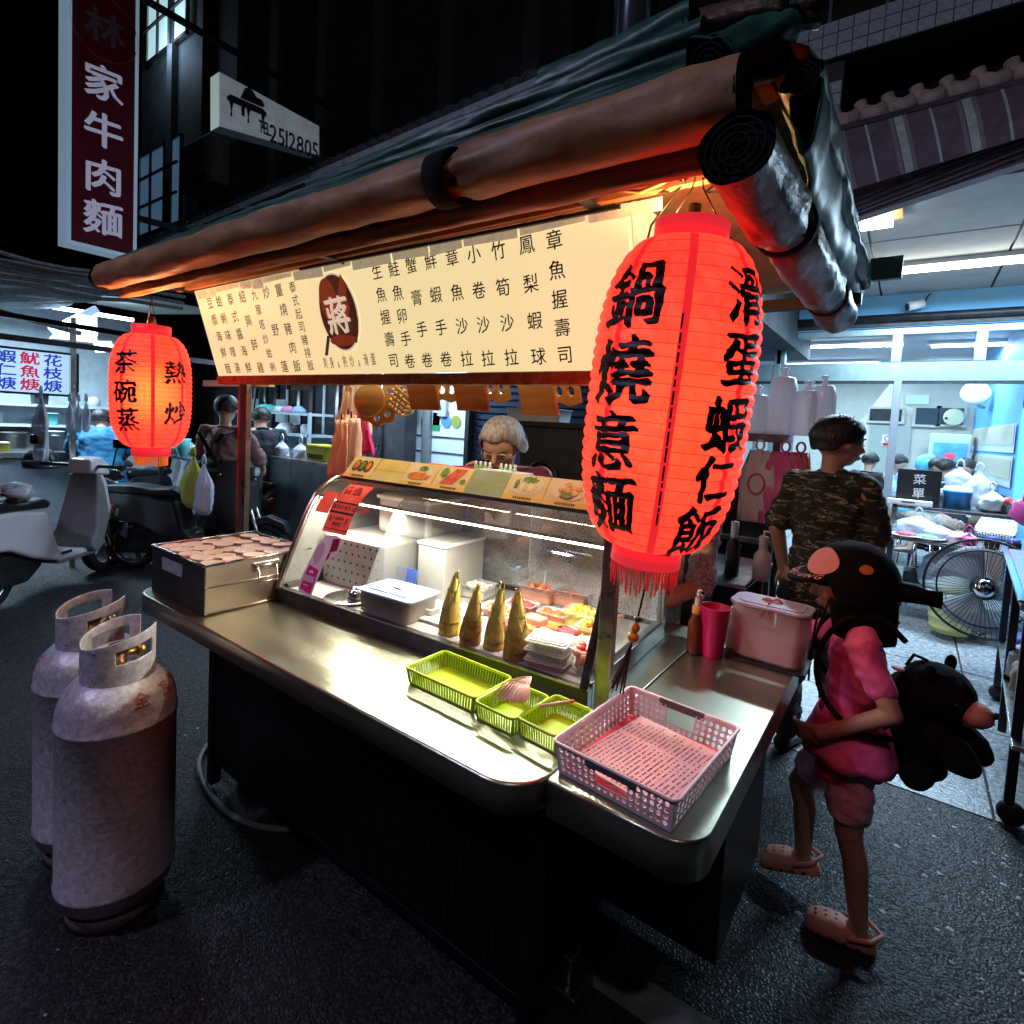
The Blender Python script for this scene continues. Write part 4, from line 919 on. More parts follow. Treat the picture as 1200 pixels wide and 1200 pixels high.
for i, (k, lab) in enumerate(cards):
 o_ = CW(.035 + i * (cwid + .002), .262, .457); t = thing('menu_card', lab, 'picture card', o_, 'dish picture cards on top of the case')
 def Q(a, b, f=0): return o_ + cu * (a * cwid) + cvv * (b * ch_) + cn * f
 mt = {'plain': card_y, 'green': card_g}.get(k, card_cream)
 m = MB().add([Q(0, 0), Q(1, 0), Q(1, 1), Q(0, 1), Q(0, 0, -.004), Q(1, 0, -.004), Q(1, 1, -.004), Q(0, 1, -.004)], [(0, 1, 2, 3), (7, 6, 5, 4), (0, 4, 5, 1), (1, 5, 6, 2), (2, 6, 7, 3), (3, 7, 4, 0)]); m.build('card', mt, t)
 if k in ('plain', 'green'):
  MB().add([Q(.0, .48, .0005), Q(1, .48, .0005), Q(1, .5, .0005), Q(0, .5, .0005)], [(0, 1, 2, 3)]).build('fold', yel, t, fix=False); continue
 MB().add([Q(.0, 0, .0006), Q(1, 0, .0006), Q(1, .17, .0006), Q(0, .17, .0006)], [(0, 1, 2, 3)]).add([Q(.96, .17, .0006), Q(1, .17, .0006), Q(1, 1, .0006), Q(.96, 1, .0006)], [(0, 1, 2, 3)]).build('border', yel, t, fix=False)
 m = MB(); rr = random.Random(i)
 x = .3
 while x < .72: w_ = rr.uniform(.03, .06); m.add([Q(x, .04, .0012), Q(x + w_ * .7, .04, .0012), Q(x + w_ * .7, .13, .0012), Q(x, .13, .0012)], [(0, 1, 2, 3)]); x += w_
 stuff(m.build('caption', pr_bk, t, fix=False))
 def dsk(a, b, ra, rb_, f, nm, mt_, n=22, wob=0, seed=0):
  MB().add([Q(a + ra * math.cos(q * 2 * PI / n) * (1 + wob * noise.noise(Vector((q * .9, seed, 0)))), b + rb_ * math.sin(q * 2 * PI / n) * (1 + wob * noise.noise(Vector((q * .9, seed, 0)))), f) for q in range(n)], [tuple(range(n))]).build(nm, mt_, t, fix=False)
 if k in ('white', 'shrimp', 'half'): dsk(.5, .58, .4, .38, .0012, 'printed_plate', plate_m)
 if k == 'boat':
  for q in range(3): dsk(.27 + q * .22, .55, .13, .28, .0012, 'printed_shell', pr_bk, wob=.2, seed=q); dsk(.27 + q * .22, .56, .09, .2, .0018, 'printed_food', (pr_or, pr_gr, pr_or)[q], wob=.5, seed=q)
 if k == 'orange': dsk(.5, .6, .38, .28, .0012, 'printed_plate', plate_m); dsk(.5, .42, .34, .17, .0018, 'printed_food', pr_or, wob=.5); dsk(.55, .75, .15, .12, .0022, 'printed_leaf', pr_gr, wob=.6)
 if k == 'red':
  for q in range(4): MB().add([Q(.2 + q * .1, .22 + .02 * q, .0016), Q(.28 + q * .1, .22, .0016), Q(.6 + q * .08, .9, .0016), Q(.5 + q * .08, .92, .0016)], [(0, 1, 2, 3)]).build('printed_slice', pr_red, t, fix=False)
  dsk(.22, .7, .12, .22, .0012, 'printed_leaf', pr_gr, wob=.6); dsk(.85, .4, .08, .12, .0012, 'printed_leaf', pr_gr, wob=.6, seed=2)
 if k == 'white': dsk(.55, .8, .2, .13, .002, 'printed_leaf', pr_gr, wob=.8); dsk(.25, .6, .06, .2, .002, 'printed_leaf', pr_gr, wob=.8, seed=3); dsk(.55, .5, .22, .2, .0018, 'printed_food', M('printed_cream', (.7, .6, .38), .4, ns=60, na=.4), wob=.6, seed=5)
 if k in ('shrimp', 'half'):
  for q in range(9): a = q * 2.4; dsk(.5 + .08 * math.sqrt(q) * math.cos(a), .58 + .085 * math.sqrt(q) * math.sin(a), .075, .07, .002 + q * .0002, 'printed_food', (pr_or, yel)[q % 2], wob=.9, seed=q, n=14)
  dsk(.5, .38, .14, .1, .0045, 'printed_leaf', pr_gr, wob=.8)
MB().box(0, 0, 0, 0, 0, 0)
lb(MB().box(.03, CWD - .02, .25, .262, .446, .458), 'card_ledge', steel)
# ---- stickers on the front glass (outside)
def GP(x, s_, off=.003):
 # point on the curved front glass: x along the case, s = arc parameter over the profile points
 i = min(int(s_), len(prof) - 2); f_ = s_ - i; a = Vector((0,) + prof[i]); b = Vector((0,) + prof[i + 1]); q = a.lerp(b, f_); d = (b - a).normalized(); nn = Vector((0, -d.z, d.y))
 return CW(x, q.y, q.z) + Matrix.Rotation(CRZ, 3, 'Z') @ (nn * off)
def gpatch(mb, x0, x1, s0, s1, off=.003, k=6):
 vs = [GP(x, s0 + (s1 - s0) * i / k, off) for i in range(k + 1) for x in (x0, x1)]; mb.add(vs, [(2 * i, 2 * i + 1, 2 * i + 3, 2 * i + 2) for i in range(k)], True)
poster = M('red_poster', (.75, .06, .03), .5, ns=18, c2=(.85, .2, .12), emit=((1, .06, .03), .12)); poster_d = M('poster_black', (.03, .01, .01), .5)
t = thing('poster', 'red notice with a black band taped to the left of the case glass', 'notice', GP(.19, 6), rz=0)
m = MB(); gpatch(m, .135, .265, 4.2, 9.2); m.build('sheet', poster, t, fix=False)
m = MB(); gpatch(m, .135, .265, 5.75, 5.95, .0045, 1); gpatch(m, .135, .265, 6.75, 6.9, .0045, 1); gpatch(m, .135, .14, 5.8, 6.85, .0045, 2); gpatch(m, .26, .265, 5.8, 6.85, .0045, 2); gpatch(m, .135, .265, 4.45, 4.5, .0045, 1)
m.build('band', poster_d, t, fix=False)
m = MB(); gdir = (GP(.2, 6) - GP(.2, 5)).normalized()
for q, ch in enumerate('優惠好禮外送'): glyph(m, ch, GP(.15 + q * .02, 6.35, .0048), cu, gdir, .019, THIN)
for q, ch in enumerate('外送美食'): glyph(m, ch, GP(.172 + q * .016, 5.35, .0048), cu, gdir, .016, THIN)
for q, ch in enumerate('優惠送'): glyph(m, ch, GP(.18 + q * .016, 4.9, .0048), cu, gdir, .016, THIN)
for x in (.155, .243):
 s_ = 1 if x < .2 else -1
 m.prism([(0, .014), (.005, .003), (.002, .003), (.006, -.012), (-.004, .0), (.0, .0), (-.004, .012)], GP(x, 5.2, .0045), cu * s_, gdir, cu.cross(gdir), .0005)
stuff(m.build('lettering', poster_d, t, fix=False))
m = MB();
for q, ch in enumerate('好禮'): glyph(m, ch, GP(.17 + q * .05, 8.0, .0048), cu, gdir, .045, THIN, kai=.25)
m.build('headline', M('poster_dark_red', (.35, .01, .01), .5), t, fix=False)
t = thing('poster', 'plain red paper slip half hidden behind the notice on the case glass', 'notice', GP(.1, 6)); m = MB(); gpatch(m, .055, .128, 5.6, 7.8, .002); m.build('sheet', poster, t, fix=False)
t = thing('sticker', 'white edged die cut sticker with a square magenta label low on the case glass', 'sticker', GP(.2, 2))
def gpoly(mb, poly, off): mb.add([GP(x, s_, off) for x, s_ in poly], [tuple(range(len(poly)))])
def gell(mb, x, s_, rx, rs, off, n=20): gpoly(mb, [(x + rx * math.cos(2 * PI * q / n), s_ + rs * math.sin(2 * PI * q / n)) for q in range(n)], off)
stw = M('sticker_white', (.8, .72, .75), .4); stm = M('sticker_magenta', (.7, .01, .2), .4); stl = M('sticker_lilac', (.6, .42, .55), .4)
m = MB(); gpoly(m, [(.125, .25), (.2, .1), (.205, 1.2), (.21, 2.1), (.25, 2.9), (.262, 3.8), (.22, 4.1), (.17, 3.9), (.14, 3.1), (.13, 2.0), (.12, 1.2)], .003); m.build('backing', stw, t, fix=False)
m = MB(); gpoly(m, [(.13, .45), (.193, .3), (.197, 1.7), (.138, 1.85)], .0042); m.build('label_square', stm, t, fix=False)
m = MB(); gell(m, .165, 2.7, .022, .75, .0042); m.build('print', stl, t, fix=False)
m = MB()
for q in range(5): gpoly(m, [(.14 + q * .0105, .95), (.147 + q * .0105, .95), (.147 + q * .0105, 1.3), (.14 + q * .0105, 1.3)], .005)
gpoly(m, [(.152, 1.45), (.175, 1.43), (.175, 1.58), (.152, 1.6)], .005); gpoly(m, [(.145, .72), (.17, .7), (.17, .77), (.145, .79)], .005)
stuff(m.build('lettering', stw, t, fix=False))
m = MB(); gpoly(m, [(.215, 2.9), (.25, 3.1), (.245, 3.9), (.21, 3.8)], .0042); gpoly(m, [(.212, 2.3), (.222, 2.5), (.222, 2.95), (.212, 2.8)], .0042); m.build('print', M('sticker_plum', (.22, .01, .08), .4), t, fix=False)
# ================================================================ THINGS ON THE COUNTER
# ---- steel drawer box with round cup lids
t = thing('metal_box', 'open steel box full of round pale cup lids at the left end of the counter', 'metal box', (-2.08, 1.08, ZC + .001))
bx0, bx1, by0, by1, bh = -2.285, -1.875, .885, 1.285, .172
sbx = M('satin_steel_box', (.62, .52, .42), .32, .9, ns=10, na=.12, bs=50, ba=.04)
for nm, a in (('front_wall', (bx0, bx1, by0, by0 + .004)), ('rear_wall', (bx0, bx1, by1 - .004, by1)), ('side_wall', (bx0, bx0 + .004, by0 + .004, by1 - .004)), ('side_wall', (bx1 - .004, bx1, by0 + .004, by1 - .004))):
 MB().box(a[0], a[1], a[2], a[3], ZC + .001, ZC + bh).build(nm, sbx if nm != 'front_wall' else M('shaded_steel_box', (.1, .1, .1), .35, .85, ns=14, na=.3), t)  # front wall coloured darker, as shade on the side away from the case
MB().box(bx0 + .004, bx1 - .004, by0 + .004, by1 - .004, ZC + .001, ZC + .01).build('base', steel_dark, t)
m = MB()
for a, b in (((bx0, by0), (bx1, by0)), ((bx1, by0), (bx1, by1)), ((bx1, by1), (bx0, by1)), ((bx0, by1), (bx0, by0))): m.tube([(a[0], a[1], ZC + bh), (b[0], b[1], ZC + bh)], .005, 8)
m.build('rim', steel, t)
MB().tube([(bx1 + .002, by0, ZC + .095), (bx1 + .002, by1, ZC + .095)], .003, 6).build('seam_bead', sbx, t)
MB().tube([(bx1 + .001, by0, ZC + .005), (bx1 + .001, by1, ZC + .005)], .004, 6).build('seam_bead', sbx, t)
m = MB(); hy = 1.1
MB().box(bx1, bx1 + .004, hy - .05, hy + .05, ZC + .122, ZC + .155).build('handle_plate', steel, t, bev=.002)
h_ = MB().tube([(bx1 + .012, hy - .035, ZC + .14), (bx1 + .022, hy - .035, ZC + .085), (bx1 + .022, hy + .035, ZC + .085), (bx1 + .012, hy + .035, ZC + .14)], .004, 8).build('handle', chrome, t)
m.tube([(bx1 + .006, hy - .05, ZC + .14), (bx1 + .006, hy + .05, ZC + .14)], .006, 8).build('hinge_pin', steel, t)
MB().box(bx0 + .09, bx0 + .25, by0 - .0015, by0, ZC + .1, ZC + .145).build('label', M('grubby_label', (.35, .35, .36), .6, ns=30, na=.3), t)
lidm = M('beige_cup_lid', (.72, .58, .44), .5, ns=9, na=.06); lid = None
cupm = M('paper_cup', (.6, .5, .42), .6)
rl = random.Random(5)
pro = MB().lathe([(0, 0), (.036, 0), (.0365, .002), (.038, .003), (.038, .007), (.0365, .008), (.034, .0072), (0, .0066)], (0, 0, 0), 32).mesh('cup_lid'); pro.materials.append(lidm)
prc = MB().lathe([(0, 0), (.028, 0), (.035, .07), (.0, .07)], (0, 0, 0), 24).mesh('cup'); prc.materials.append(cupm)
k = 0
for i in range(5):
 for j in range(5):
  x = bx0 + .046 + i * .0785 + rl.uniform(-.002, .002); y = by0 + .044 + j * .077 + (i % 2) * .006 + rl.uniform(-.002, .002)
  z = ZC + bh - .012 + rl.uniform(-.003, .006)
  c = thing('paper_cup', 'beige cup lid, %s column from the left, %s row from the front' % (('first', 'second', 'third', 'fourth', 'fifth')[i], ('first', 'second', 'third', 'fourth', 'fifth')[j]), 'lidded cup', (x, y, z - .07), 'lidded cups in the steel box')
  a = bpy.data.objects.new('cup', prc); b = bpy.data.objects.new('lid', pro)
  for q in (a, b): col.objects.link(q); q.parent = c
  b.location = (0, 0, .07); b.rotation_euler = (rl.uniform(-.05, .05), rl.uniform(-.05, .05), 0)
# ---- perforated baskets
def perf(mb, o, u, v, n, W, H, nx, nz, rx, rz_, th, sides=8, mx=.004, mz0=.006, mz1=.01, skip=None, sq=False):
 # wall panel with real holes; o = lower left corner, u/v unit vectors, n = inward normal
 o = Vector(o); cw = (W - 2 * mx) / nx; chh = (H - mz0 - mz1) / nz
 def q(a, b, f): return o + u * a + v * b + n * f
 def rect(a0, a1, b0, b1):
  vs = [q(a, b, f) for f in (0, th) for a, b in ((a0, b0), (a1, b0), (a1, b1), (a0, b1))]
  mb.add(vs, [(3, 2, 1, 0), (4, 5, 6, 7), (0, 1, 5, 4), (1, 2, 6, 5), (2, 3, 7, 6), (3, 0, 4, 7)])
 rect(0, mx, 0, H); rect(W - mx, W, 0, H); rect(mx, W - mx, 0, mz0); rect(mx, W - mx, H - mz1, H)
 k = sides
 for i in range(nx):
  for j in range(nz):
   a0 = mx + i * cw; b0 = mz0 + j * chh; ca = a0 + cw / 2; cb = b0 + chh / 2
   if skip and skip(ca, cb): continue
   outer = []; inner = []
   for s_ in range(k):
    an = 2 * PI * s_ / k + PI / 4
    ox = math.cos(an); oy = math.sin(an); mxx = max(abs(ox), abs(oy)); outer.append((ca + ox / mxx * cw / 2, cb + oy / mxx * chh / 2))
    if sq: inner.append((ca + ox / mxx * rx, cb + oy / mxx * rz_))
    else: inner.append((ca + ox * rx, cb + oy * rz_))
   vs = [q(a, b, f) for f in (0, th) for a, b in outer + inner]
   fs = []
   for s_ in range(k):
    s2 = (s_ + 1) % k; fs += [(s2, s_, k + s_, k + s2), (2 * k + s_, 2 * k + s2, 3 * k + s2, 3 * k + s_), (k + s2, k + s_, 3 * k + s_, 3 * k + s2)]
   mb.add(vs, fs)
def basket(label, L_, B_, R_, zr, zb, mat, nx, ny, nz, rx, sq, group=None, taper=.93, name='basket', handle=False, cat='basket', mathandle=None):
 # L_, B_, R_ = pixels of the left, back and right rim corners in the photograph
 pl = P(*L_, z=zr); pb = P(*B_, z=zr); pr = P(*R_, z=zr)
 v_ = (pb - pl); D = v_.length; v_.normalize(); u_ = Vector((v_.y, -v_.x, 0)); W = (pr - pb).dot(u_); W = max(W, .05)
 c = pl + v_ * D / 2 + u_ * W / 2; h = zr - zb
 t = thing(name, label, cat, (c.x, c.y, zb), group)
 th = .0025; ex = .5 * (1 - taper)
 for nm, oc, ux, length, nn in (('front_wall', (-1, -1), u_, W, v_), ('side_wall', (1, -1), v_, D, -u_), ('rear_wall', (1, 1), -u_, W, -v_), ('side_wall', (-1, 1), -v_, D, u_)):
  m = MB(); o_ = Vector((c.x, c.y, zb)) + u_ * (oc[0] * W / 2 * taper) + v_ * (oc[1] * D / 2 * taper); Lb = length * taper
  Lx = (W if ux in (u_, -u_) or abs(ux.dot(u_)) > .5 else D)
  perf(m, (0, 0, 0), Vector((1, 0, 0)), Vector((0, 0, 1)), Vector((0, 1, 0)), 1, h, (nx if abs(ux.dot(u_)) > .5 else ny), nz, (rx / Lx), rx, th, 8, .03, h * .1, h * .1, (lambda a, b: handle and abs(a - .5) < .16 and b > h * .38 and abs(ux.dot(u_)) > .5 and True), sq)
  if handle and abs(ux.dot(u_)) > .5:
   pass
  # bend the flat unit panel onto the tapered wall
  vs = []
  for p in m.v:
   s_ = p.z / h; sc_ = taper + (1 - taper) * s_; base = Vector((c.x, c.y, zb)) + u_ * (oc[0] * W / 2 * sc_) + v_ * (oc[1] * D / 2 * sc_)
   vs.append(base + ux * (p.x * length * sc_) + nn * p.y + Vector((0, 0, p.z)))
  m.v = vs; m.build(nm, mat, t)
 fl = MB().prism([(W / 2 * taper * a, D / 2 * taper * b) for a, b in ((-1, -1), (1, -1), (1, 1), (-1, 1))], (c.x, c.y, zb + .0005), u_, v_, (0, 0, 1), .002); fl.build('base', mat, t)
 # rolled rim
 rimp = [Vector((c.x, c.y, zr)) + u_ * (x + (.002 if x > 0 else -.002)) + v_ * (y + (.002 if y > 0 else -.002)) for x, y in rrect(W / 2, D / 2, .014)]
 MB().tube(rimp, .0035, 6, closed=True).build('rim', mat, t)
 if handle:
  for s_ in (-1, 1):
   o_ = Vector((c.x, c.y, zr - .006)) + v_ * (s_ * D / 2); MB().obox(o_, .055, .004, .009, Matrix((u_, v_, Vector((0, 0, 1)))).transposed()).build('handle_grip', mathandle, t, bev=.003)
 return t, c, u_, v_, W, D
lime = M('lime_plastic', (.5, .74, .012), .35, ns=12, na=.08)
b1 = basket('long empty lime green basket, leftmost of the three green ones', (476, 782), (521, 763), (600, 794), .893, ZC + .001, lime, 24, 14, 6, .0028, True, 'lime green baskets on the counter')
b2 = basket('small lime green basket holding pink plastic spoons', (557, 822), (600, 799), (645, 816), .893, ZC + .001, lime, 14, 13, 6, .0026, True, 'lime green baskets on the counter')
b3 = basket('small lime green basket holding one pencil', (607, 841), (652, 815), (696, 833), .893, ZC + .001, lime, 14, 14, 6, .0026, True, 'lime green baskets on the counter')
pinkp = M('pale_pink_plastic', (.82, .68, .7), .4, ns=9, na=.05)
b4 = basket('large pale pink perforated basket with order slips at the front corner', (649, 868), (740, 805), (862, 858), .918, ZC + .001, pinkp, 17, 16, 4, .0052, False, None, handle=True, mathandle=M('dark_grip', (.1, .08, .1), .5))
# spoons
pk = M('pink_spoon', (.75, .48, .4), .35)
t0, c, u_, v_, W, D = b2
for i in range(9):
 t = thing('plastic_spoon', 'pale pink plastic spoon in the small green basket', 'spoon', c + u_ * (-.028 + i * .008) + v_ * (-.006 + i * .0015) + Vector((0, 0, .018 + i * .0015)), 'pink spoons in the green basket')
 if i == 0:
  m = MB(); vs = [];
  m.loft([((0, -.045 + .011 * q, .008 * math.sin(q * .35)), .003 + .0135 * math.sin(PI * min(1, q / 6)) ** .7 if q <= 6 else .004, .0018, (1, 0, 0), (0, 0, 1)) for q in range(9)], 10)
  olb(m, t, 'bowl', pk); m = MB().bar((0, .03, .006), (0, .06, -.004), .005, .0025); olb(m, t, 'handle', pk); sp0 = t
 else:
  for ch in sp0.children:
   o = ch.copy(); col.objects.link(o); o.parent = t
 t.rotation_euler = (R(44 - 3 * i), R(-25 + i * 5), R(-62 + i * 11)); t.scale = (.55, .8, .8); t['label'] = 'pale pink plastic spoon in the small green basket'
t0, c, u_, v_, W, D = b3
t = thing('pencil', 'orange tipped pale pencil lying in the small green basket', 'pencil', c + Vector((0, 0, .022)), rz=R(50)); olb(MB().tube([(-.04, 0, 0), (.032, 0, .006)], .0045, 8), t, 'barrel', M('pale_wood', (.6, .4, .25), .5)); olb(MB().tube([(.032, 0, .006), (.042, 0, .007)], [.0048, .0035], 8), t, 'tip', M('orange_tip', (.7, .12, .02), .4))
# order slips
t0, c, u_, v_, W, D = b4
t = thing('order_slips', 'stack of printed pink order slips in the large pink basket', 'order slips', (c.x, c.y, ZC + .004)); zt = ZC + .005
slip = M('pink_order_paper', (.72, .42, .44), .7, ns=4, na=.08); slipr = M('deep_pink_paper', (.75, .08, .12), .6)
MB().prism([(W * .43 * a, D * .42 * b) for a, b in ((-1, -1), (.9, -1), (.9, 1), (-1, 1))], Vector((c.x, c.y, zt)) + u_ * -.004, u_, v_, (0, 0, 1), .01).build('lower_sheets', slipr, t)
zt2 = zt + .0105; m2 = Matrix.Rotation(R(-6), 3, 'Z'); su = m2 @ u_; sv = m2 @ v_; so = Vector((c.x, c.y, zt2)) + u_ * .004 - v_ * .004
MB().prism([(W * .4 * a, D * .4 * b) for a, b in ((-1, -1), (1, -1), (1, 1), (-1, 1))], so, su, sv, (0, 0, 1), .006).build('top_sheet', slip, t)
pm = MB(); rr = random.Random(9); A_ = W * .38; B2 = D * .38
for i in range(20):
 xx = -A_ + i * (2 * A_ / 19.5)
 if i in (6, 13): pm.add([so + su * (xx + .001) + sv * (-B2) + Vector((0, 0, .0066)), so + su * (xx + .0018) + sv * (-B2) + Vector((0, 0, .0066)), so + su * (xx + .0018) + sv * B2 + Vector((0, 0, .0066)), so + su * (xx + .001) + sv * B2 + Vector((0, 0, .0066))], [(0, 1, 2, 3)])
 for seg0, seg1 in ((-1, -.36), (-.3, .3), (.36, 1)):
  y = seg0 * B2
  ye = seg1 * B2 * rr.uniform(.75, 1)
  while y < ye:
   l_ = rr.choice((.002, .003, .004, .006));
   pm.add([so + su * (xx) + sv * y + Vector((0, 0, .0066)), so + su * (xx + .0032) + sv * y + Vector((0, 0, .0066)), so + su * (xx + .0032) + sv * (y + l_) + Vector((0, 0, .0066)), so + su * xx + sv * (y + l_) + Vector((0, 0, .0066))], [(0, 1, 2, 3)]); y += l_ + rr.choice((.0012, .0015, .006))
stuff(pm.build('printed_text', M('purple_print', (.14, .03, .06), .6), t, fix=False))
# ---- cup with spoons, jug, bottle, black mat
p = P(832, 771, z=ZC)
t = thing('plastic_cup', 'tall magenta plastic cup with a metal spoon in it on the side counter', 'cup', p + Vector((0, .02, .001)))
mag = M('magenta_plastic', (.6, .01, .12), .35)
olb(MB().lathe([(.03, 0), (.031, .002), (.045, .158), (.0465, .16), (.044, .161), (.0425, .158), (.029, .006), (0, .006), (0, 0), (.03, 0)], (0, 0, 0), 36), t, 'cup', mag)
t = thing('steel_spoon', 'steel spoon leaning out of the magenta cup', 'spoon', p + Vector((-.01, .02, .04))); olb(MB().bar((.01, 0, 0), (-.035, 0, .13), .008, .002), t, 'handle', chrome); olb(MB().ell((-.04, 0, .145), .014, .004, .02), t, 'end', chrome)
jc = P(903, 783, z=ZC) + Vector((-.02, .06, 0))
t = thing('mat', 'black rubber mat under the pale lidded container', 'mat', (jc.x, jc.y, ZC + .001), rz=R(0)); olb(MB().prism(rrect(.115, .075, .01), (0, 0, 0), th=.008), t, 'mat', black_pl, bev=.001)
t = thing('storage_jar', 'frosted container with a lilac lid and red contents at the end of the side counter', 'container', (jc.x, jc.y, ZC + .0095), rz=R(-2))
jw = M('frosted_jar', (.75, .6, .62), .35, alpha=.62, bs=30, ba=.2, stretch=(30, 30, .5))
m = MB(); secs = [(.098, .056, 0), (.104, .06, .01), (.11, .066, .165)]; L_ = [[(x, y, z) for x, y in rrect(a, b, .035, 6)] for a, b, z in secs]; n = len(L_[0])
m.add([q for l in L_ for q in l], [(i * n + k, i * n + (k + 1) % n, (i + 1) * n + (k + 1) % n, (i + 1) * n + k) for i in range(2) for k in range(n)], True); m.f.append(list(range(n))[::-1]); m.sm.append(False); m.m.append(0)
olb(m, t, 'body', jw)
m = MB(); L_ = [[(x, y, z + (.014 * noise.noise(Vector((x * 30, y * 30, 1))) if z > .03 else 0)) for x, y in rrect(a, b, .03, 6)] for a, b, z in ((.094, .052, .004), (.1, .056, .06), (.06, .03, .07))]
m.add([q for l in L_ for q in l], [(i * n + k, i * n + (k + 1) % n, (i + 1) * n + (k + 1) % n, (i + 1) * n + k) for i in range(2) for k in range(n)], True); m.f.append([2 * n + k for k in range(n)]); m.sm.append(True); m.m.append(0)
olb(m, t, 'red_contents', M('red_powder', (.7, .1, .08), .7, ns=60, na=.3))
lil = M('lilac_lid', (.52, .5, .72), .35)
olb(MB().prism(rrect(.116, .072, .038, 6), (0, 0, .165), th=.01), t, 'lid', lil, bev=.003); olb(MB().prism(rrect(.095, .052, .03, 6), (.0, 0, .175), th=.003), t, 'lid_panel', lil, bev=.001)
olb(MB().tube([(-.03, .0, .18), (-.01, -.006, .186), (.0, 0, .182), (.012, .006, .188), (.03, .0, .18)], [.003, .007, .003, .007, .003], 8), t, 'lid_bow', M('coral_ribbon', (.75, .25, .2), .5)); olb(MB().tube([(0, 0, .182), (-.002, -.04, .181), (-.002, -.07, .172), (-.016, -.074, .145)], .0015, 5).tube([(-.002, -.07, .172), (.014, -.074, .147)], .0015, 5), t, 'ribbon_tail', M('red_string', (.6, .05, .06), .6))
p = P(806, 772, z=ZC); t = thing('sauce_bottle', 'brown sauce bottle with an orange collar at the end of the case', 'bottle', p + Vector((.0, .06, .001)))
olb(MB().lathe([(0, 0), (.024, 0), (.025, .01), (.025, .1), (.014, .125), (.013, .13)], (0, 0, 0), 24), t, 'bottle', M('brown_sauce', (.1, .02, .01), .2)); olb(MB().lathe([(.014, .128), (.0155, .13), (.0155, .152), (.01, .156), (0, .156)], (0, 0, 0), 20), t, 'collar', M('orange_collar', (.7, .3, .08), .4)); olb(MB().lathe([(.009, .156), (.009, .18), (0, .182)], (0, 0, 0), 16), t, 'cap', white_pl)
p = P(858, 765, z=ZC); t = thing('napkin_pack', 'pale napkin packet standing between the magenta cup and the frosted container', 'napkins', p + Vector((-.012, .07, .001))); olb(MB().box(-.02, .02, -.05, .05, 0, .13), t, 'packet', M('pale_wrap', (.6, .58, .62), .4, bs=20, ba=.4), bev=.012); olb(MB().box(-.012, .012, -.04, .04, .13, .137), t, 'fold', white_paper)
p = P(814, 772, z=ZC); t = thing('sauce_bottle', 'pale yellow squeeze bottle hidden beside the magenta cup', 'bottle', p + Vector((-.005, .1, .001))); olb(MB().lathe([(0, 0), (.022, 0), (.024, .01), (.024, .09), (.008, .11), (.004, .13), (0, .13)], (0, 0, 0), 24), t, 'bottle', M('pale_yellow', (.6, .6, .3), .4)); olb(MB().lathe([(.009, .108), (.009, .115), (.004, .135), (0, .136)], (0, 0, 0), 12), t, 'nozzle', white_pl)
# ---- things standing on the shelf behind the case top
MB().box(-1.86, -.66, 1.79, 1.95, 1.28, 1.3).build('rear_shelf', steel_dark, cart, bev=.002)
for x in (-1.84, -.68): MB().box(x - .012, x + .012, 1.9, 1.93, ZC, 1.28).build('shelf_upright', steel_dark, cart)
def topthing(px, py): p = P(px, py, Y=1.86); return Vector((p.x, 1.86, 1.301))
t = thing('small_basket', 'small orange plastic basket on the shelf behind the picture cards', 'basket', topthing(510, 550)); olb(tub_mb(.055, .035, .045), t, 'basket', M('orange_plastic', (.75, .18, .02), .4)); m = MB()
for i in range(6): m.box(-.045 + i * .016, -.039 + i * .016, -.0402, -.037, .012, .036)
stuff(olb(m, t, 'slot', black_pl))
t = thing('bowl', 'magenta bowl on the shelf behind the picture cards', 'bowl', topthing(541, 553)); olb(MB().lathe([(.02, 0), (.045, .02), (.056, .045), (.054, .045), (.043, .022), (.0, .006), (0, 0), (.02, 0)], (0, 0, 0), 28), t, 'bowl', mag); olb(MB().lathe([(.056, .044), (.0585, .046), (.056, .048), (.053, .046)], (0, 0, 0), 28), t, 'rim', mag)
gbm = M('green_liquid', (.25, .55, .2), .25)
for i in range(8):
 p = topthing(549 + i * 5.5 + (8 if i > 3 else 0), 552) + Vector((0, .05, 0)); t = thing('small_bottle', ('small green dropper bottle in the left cluster behind the magenta bowl' if i < 4 else 'small green dropper bottle in the right cluster before the grey haired woman'), 'bottle', p, 'small green bottles on the rear shelf')
 if i == 0:
  olb(MB().lathe([(0, 0), (.009, 0), (.0095, .01), (.0095, .055), (.005, .065), (0, .065)], (0, 0, 0), 12), t, 'bottle', gbm); olb(MB().lathe([(.006, .063), (.006, .075), (0, .078)], (0, 0, 0), 12), t, 'cap', white_pl); bt0 = t
 else:
  for ch in bt0.children: o = ch.copy(); col.objects.link(o); o.parent = t
t = thing('tissue_box', 'white lilac tinted tissue box before the grey haired woman', 'tissue box', topthing(590, 555) + Vector((0, -.01, 0)), rz=R(2)); olb(MB().box(-.13, .12, -.06, .06, 0, .05), t, 'box', M('lilac_white', (.62, .55, .7), .5, ns=3, na=.15), bev=.004); olb(MB().box(-.05, .05, -.02, .02, .05, .054), t, 'slot_flap', white_paper)
t = thing('dish', 'small round grey dish beside the tissue box', 'dish', topthing(648, 560)); olb(MB().lathe([(.02, 0), (.05, .012), (.052, .018), (.048, .016), (.0, .005), (0, 0), (.02, 0)], (0, 0, 0), 24), t, 'dish', steel); olb(MB().lathe([(.05, .015), (.053, .017), (.05, .019)], (0, 0, 0), 24), t, 'rim', steel)
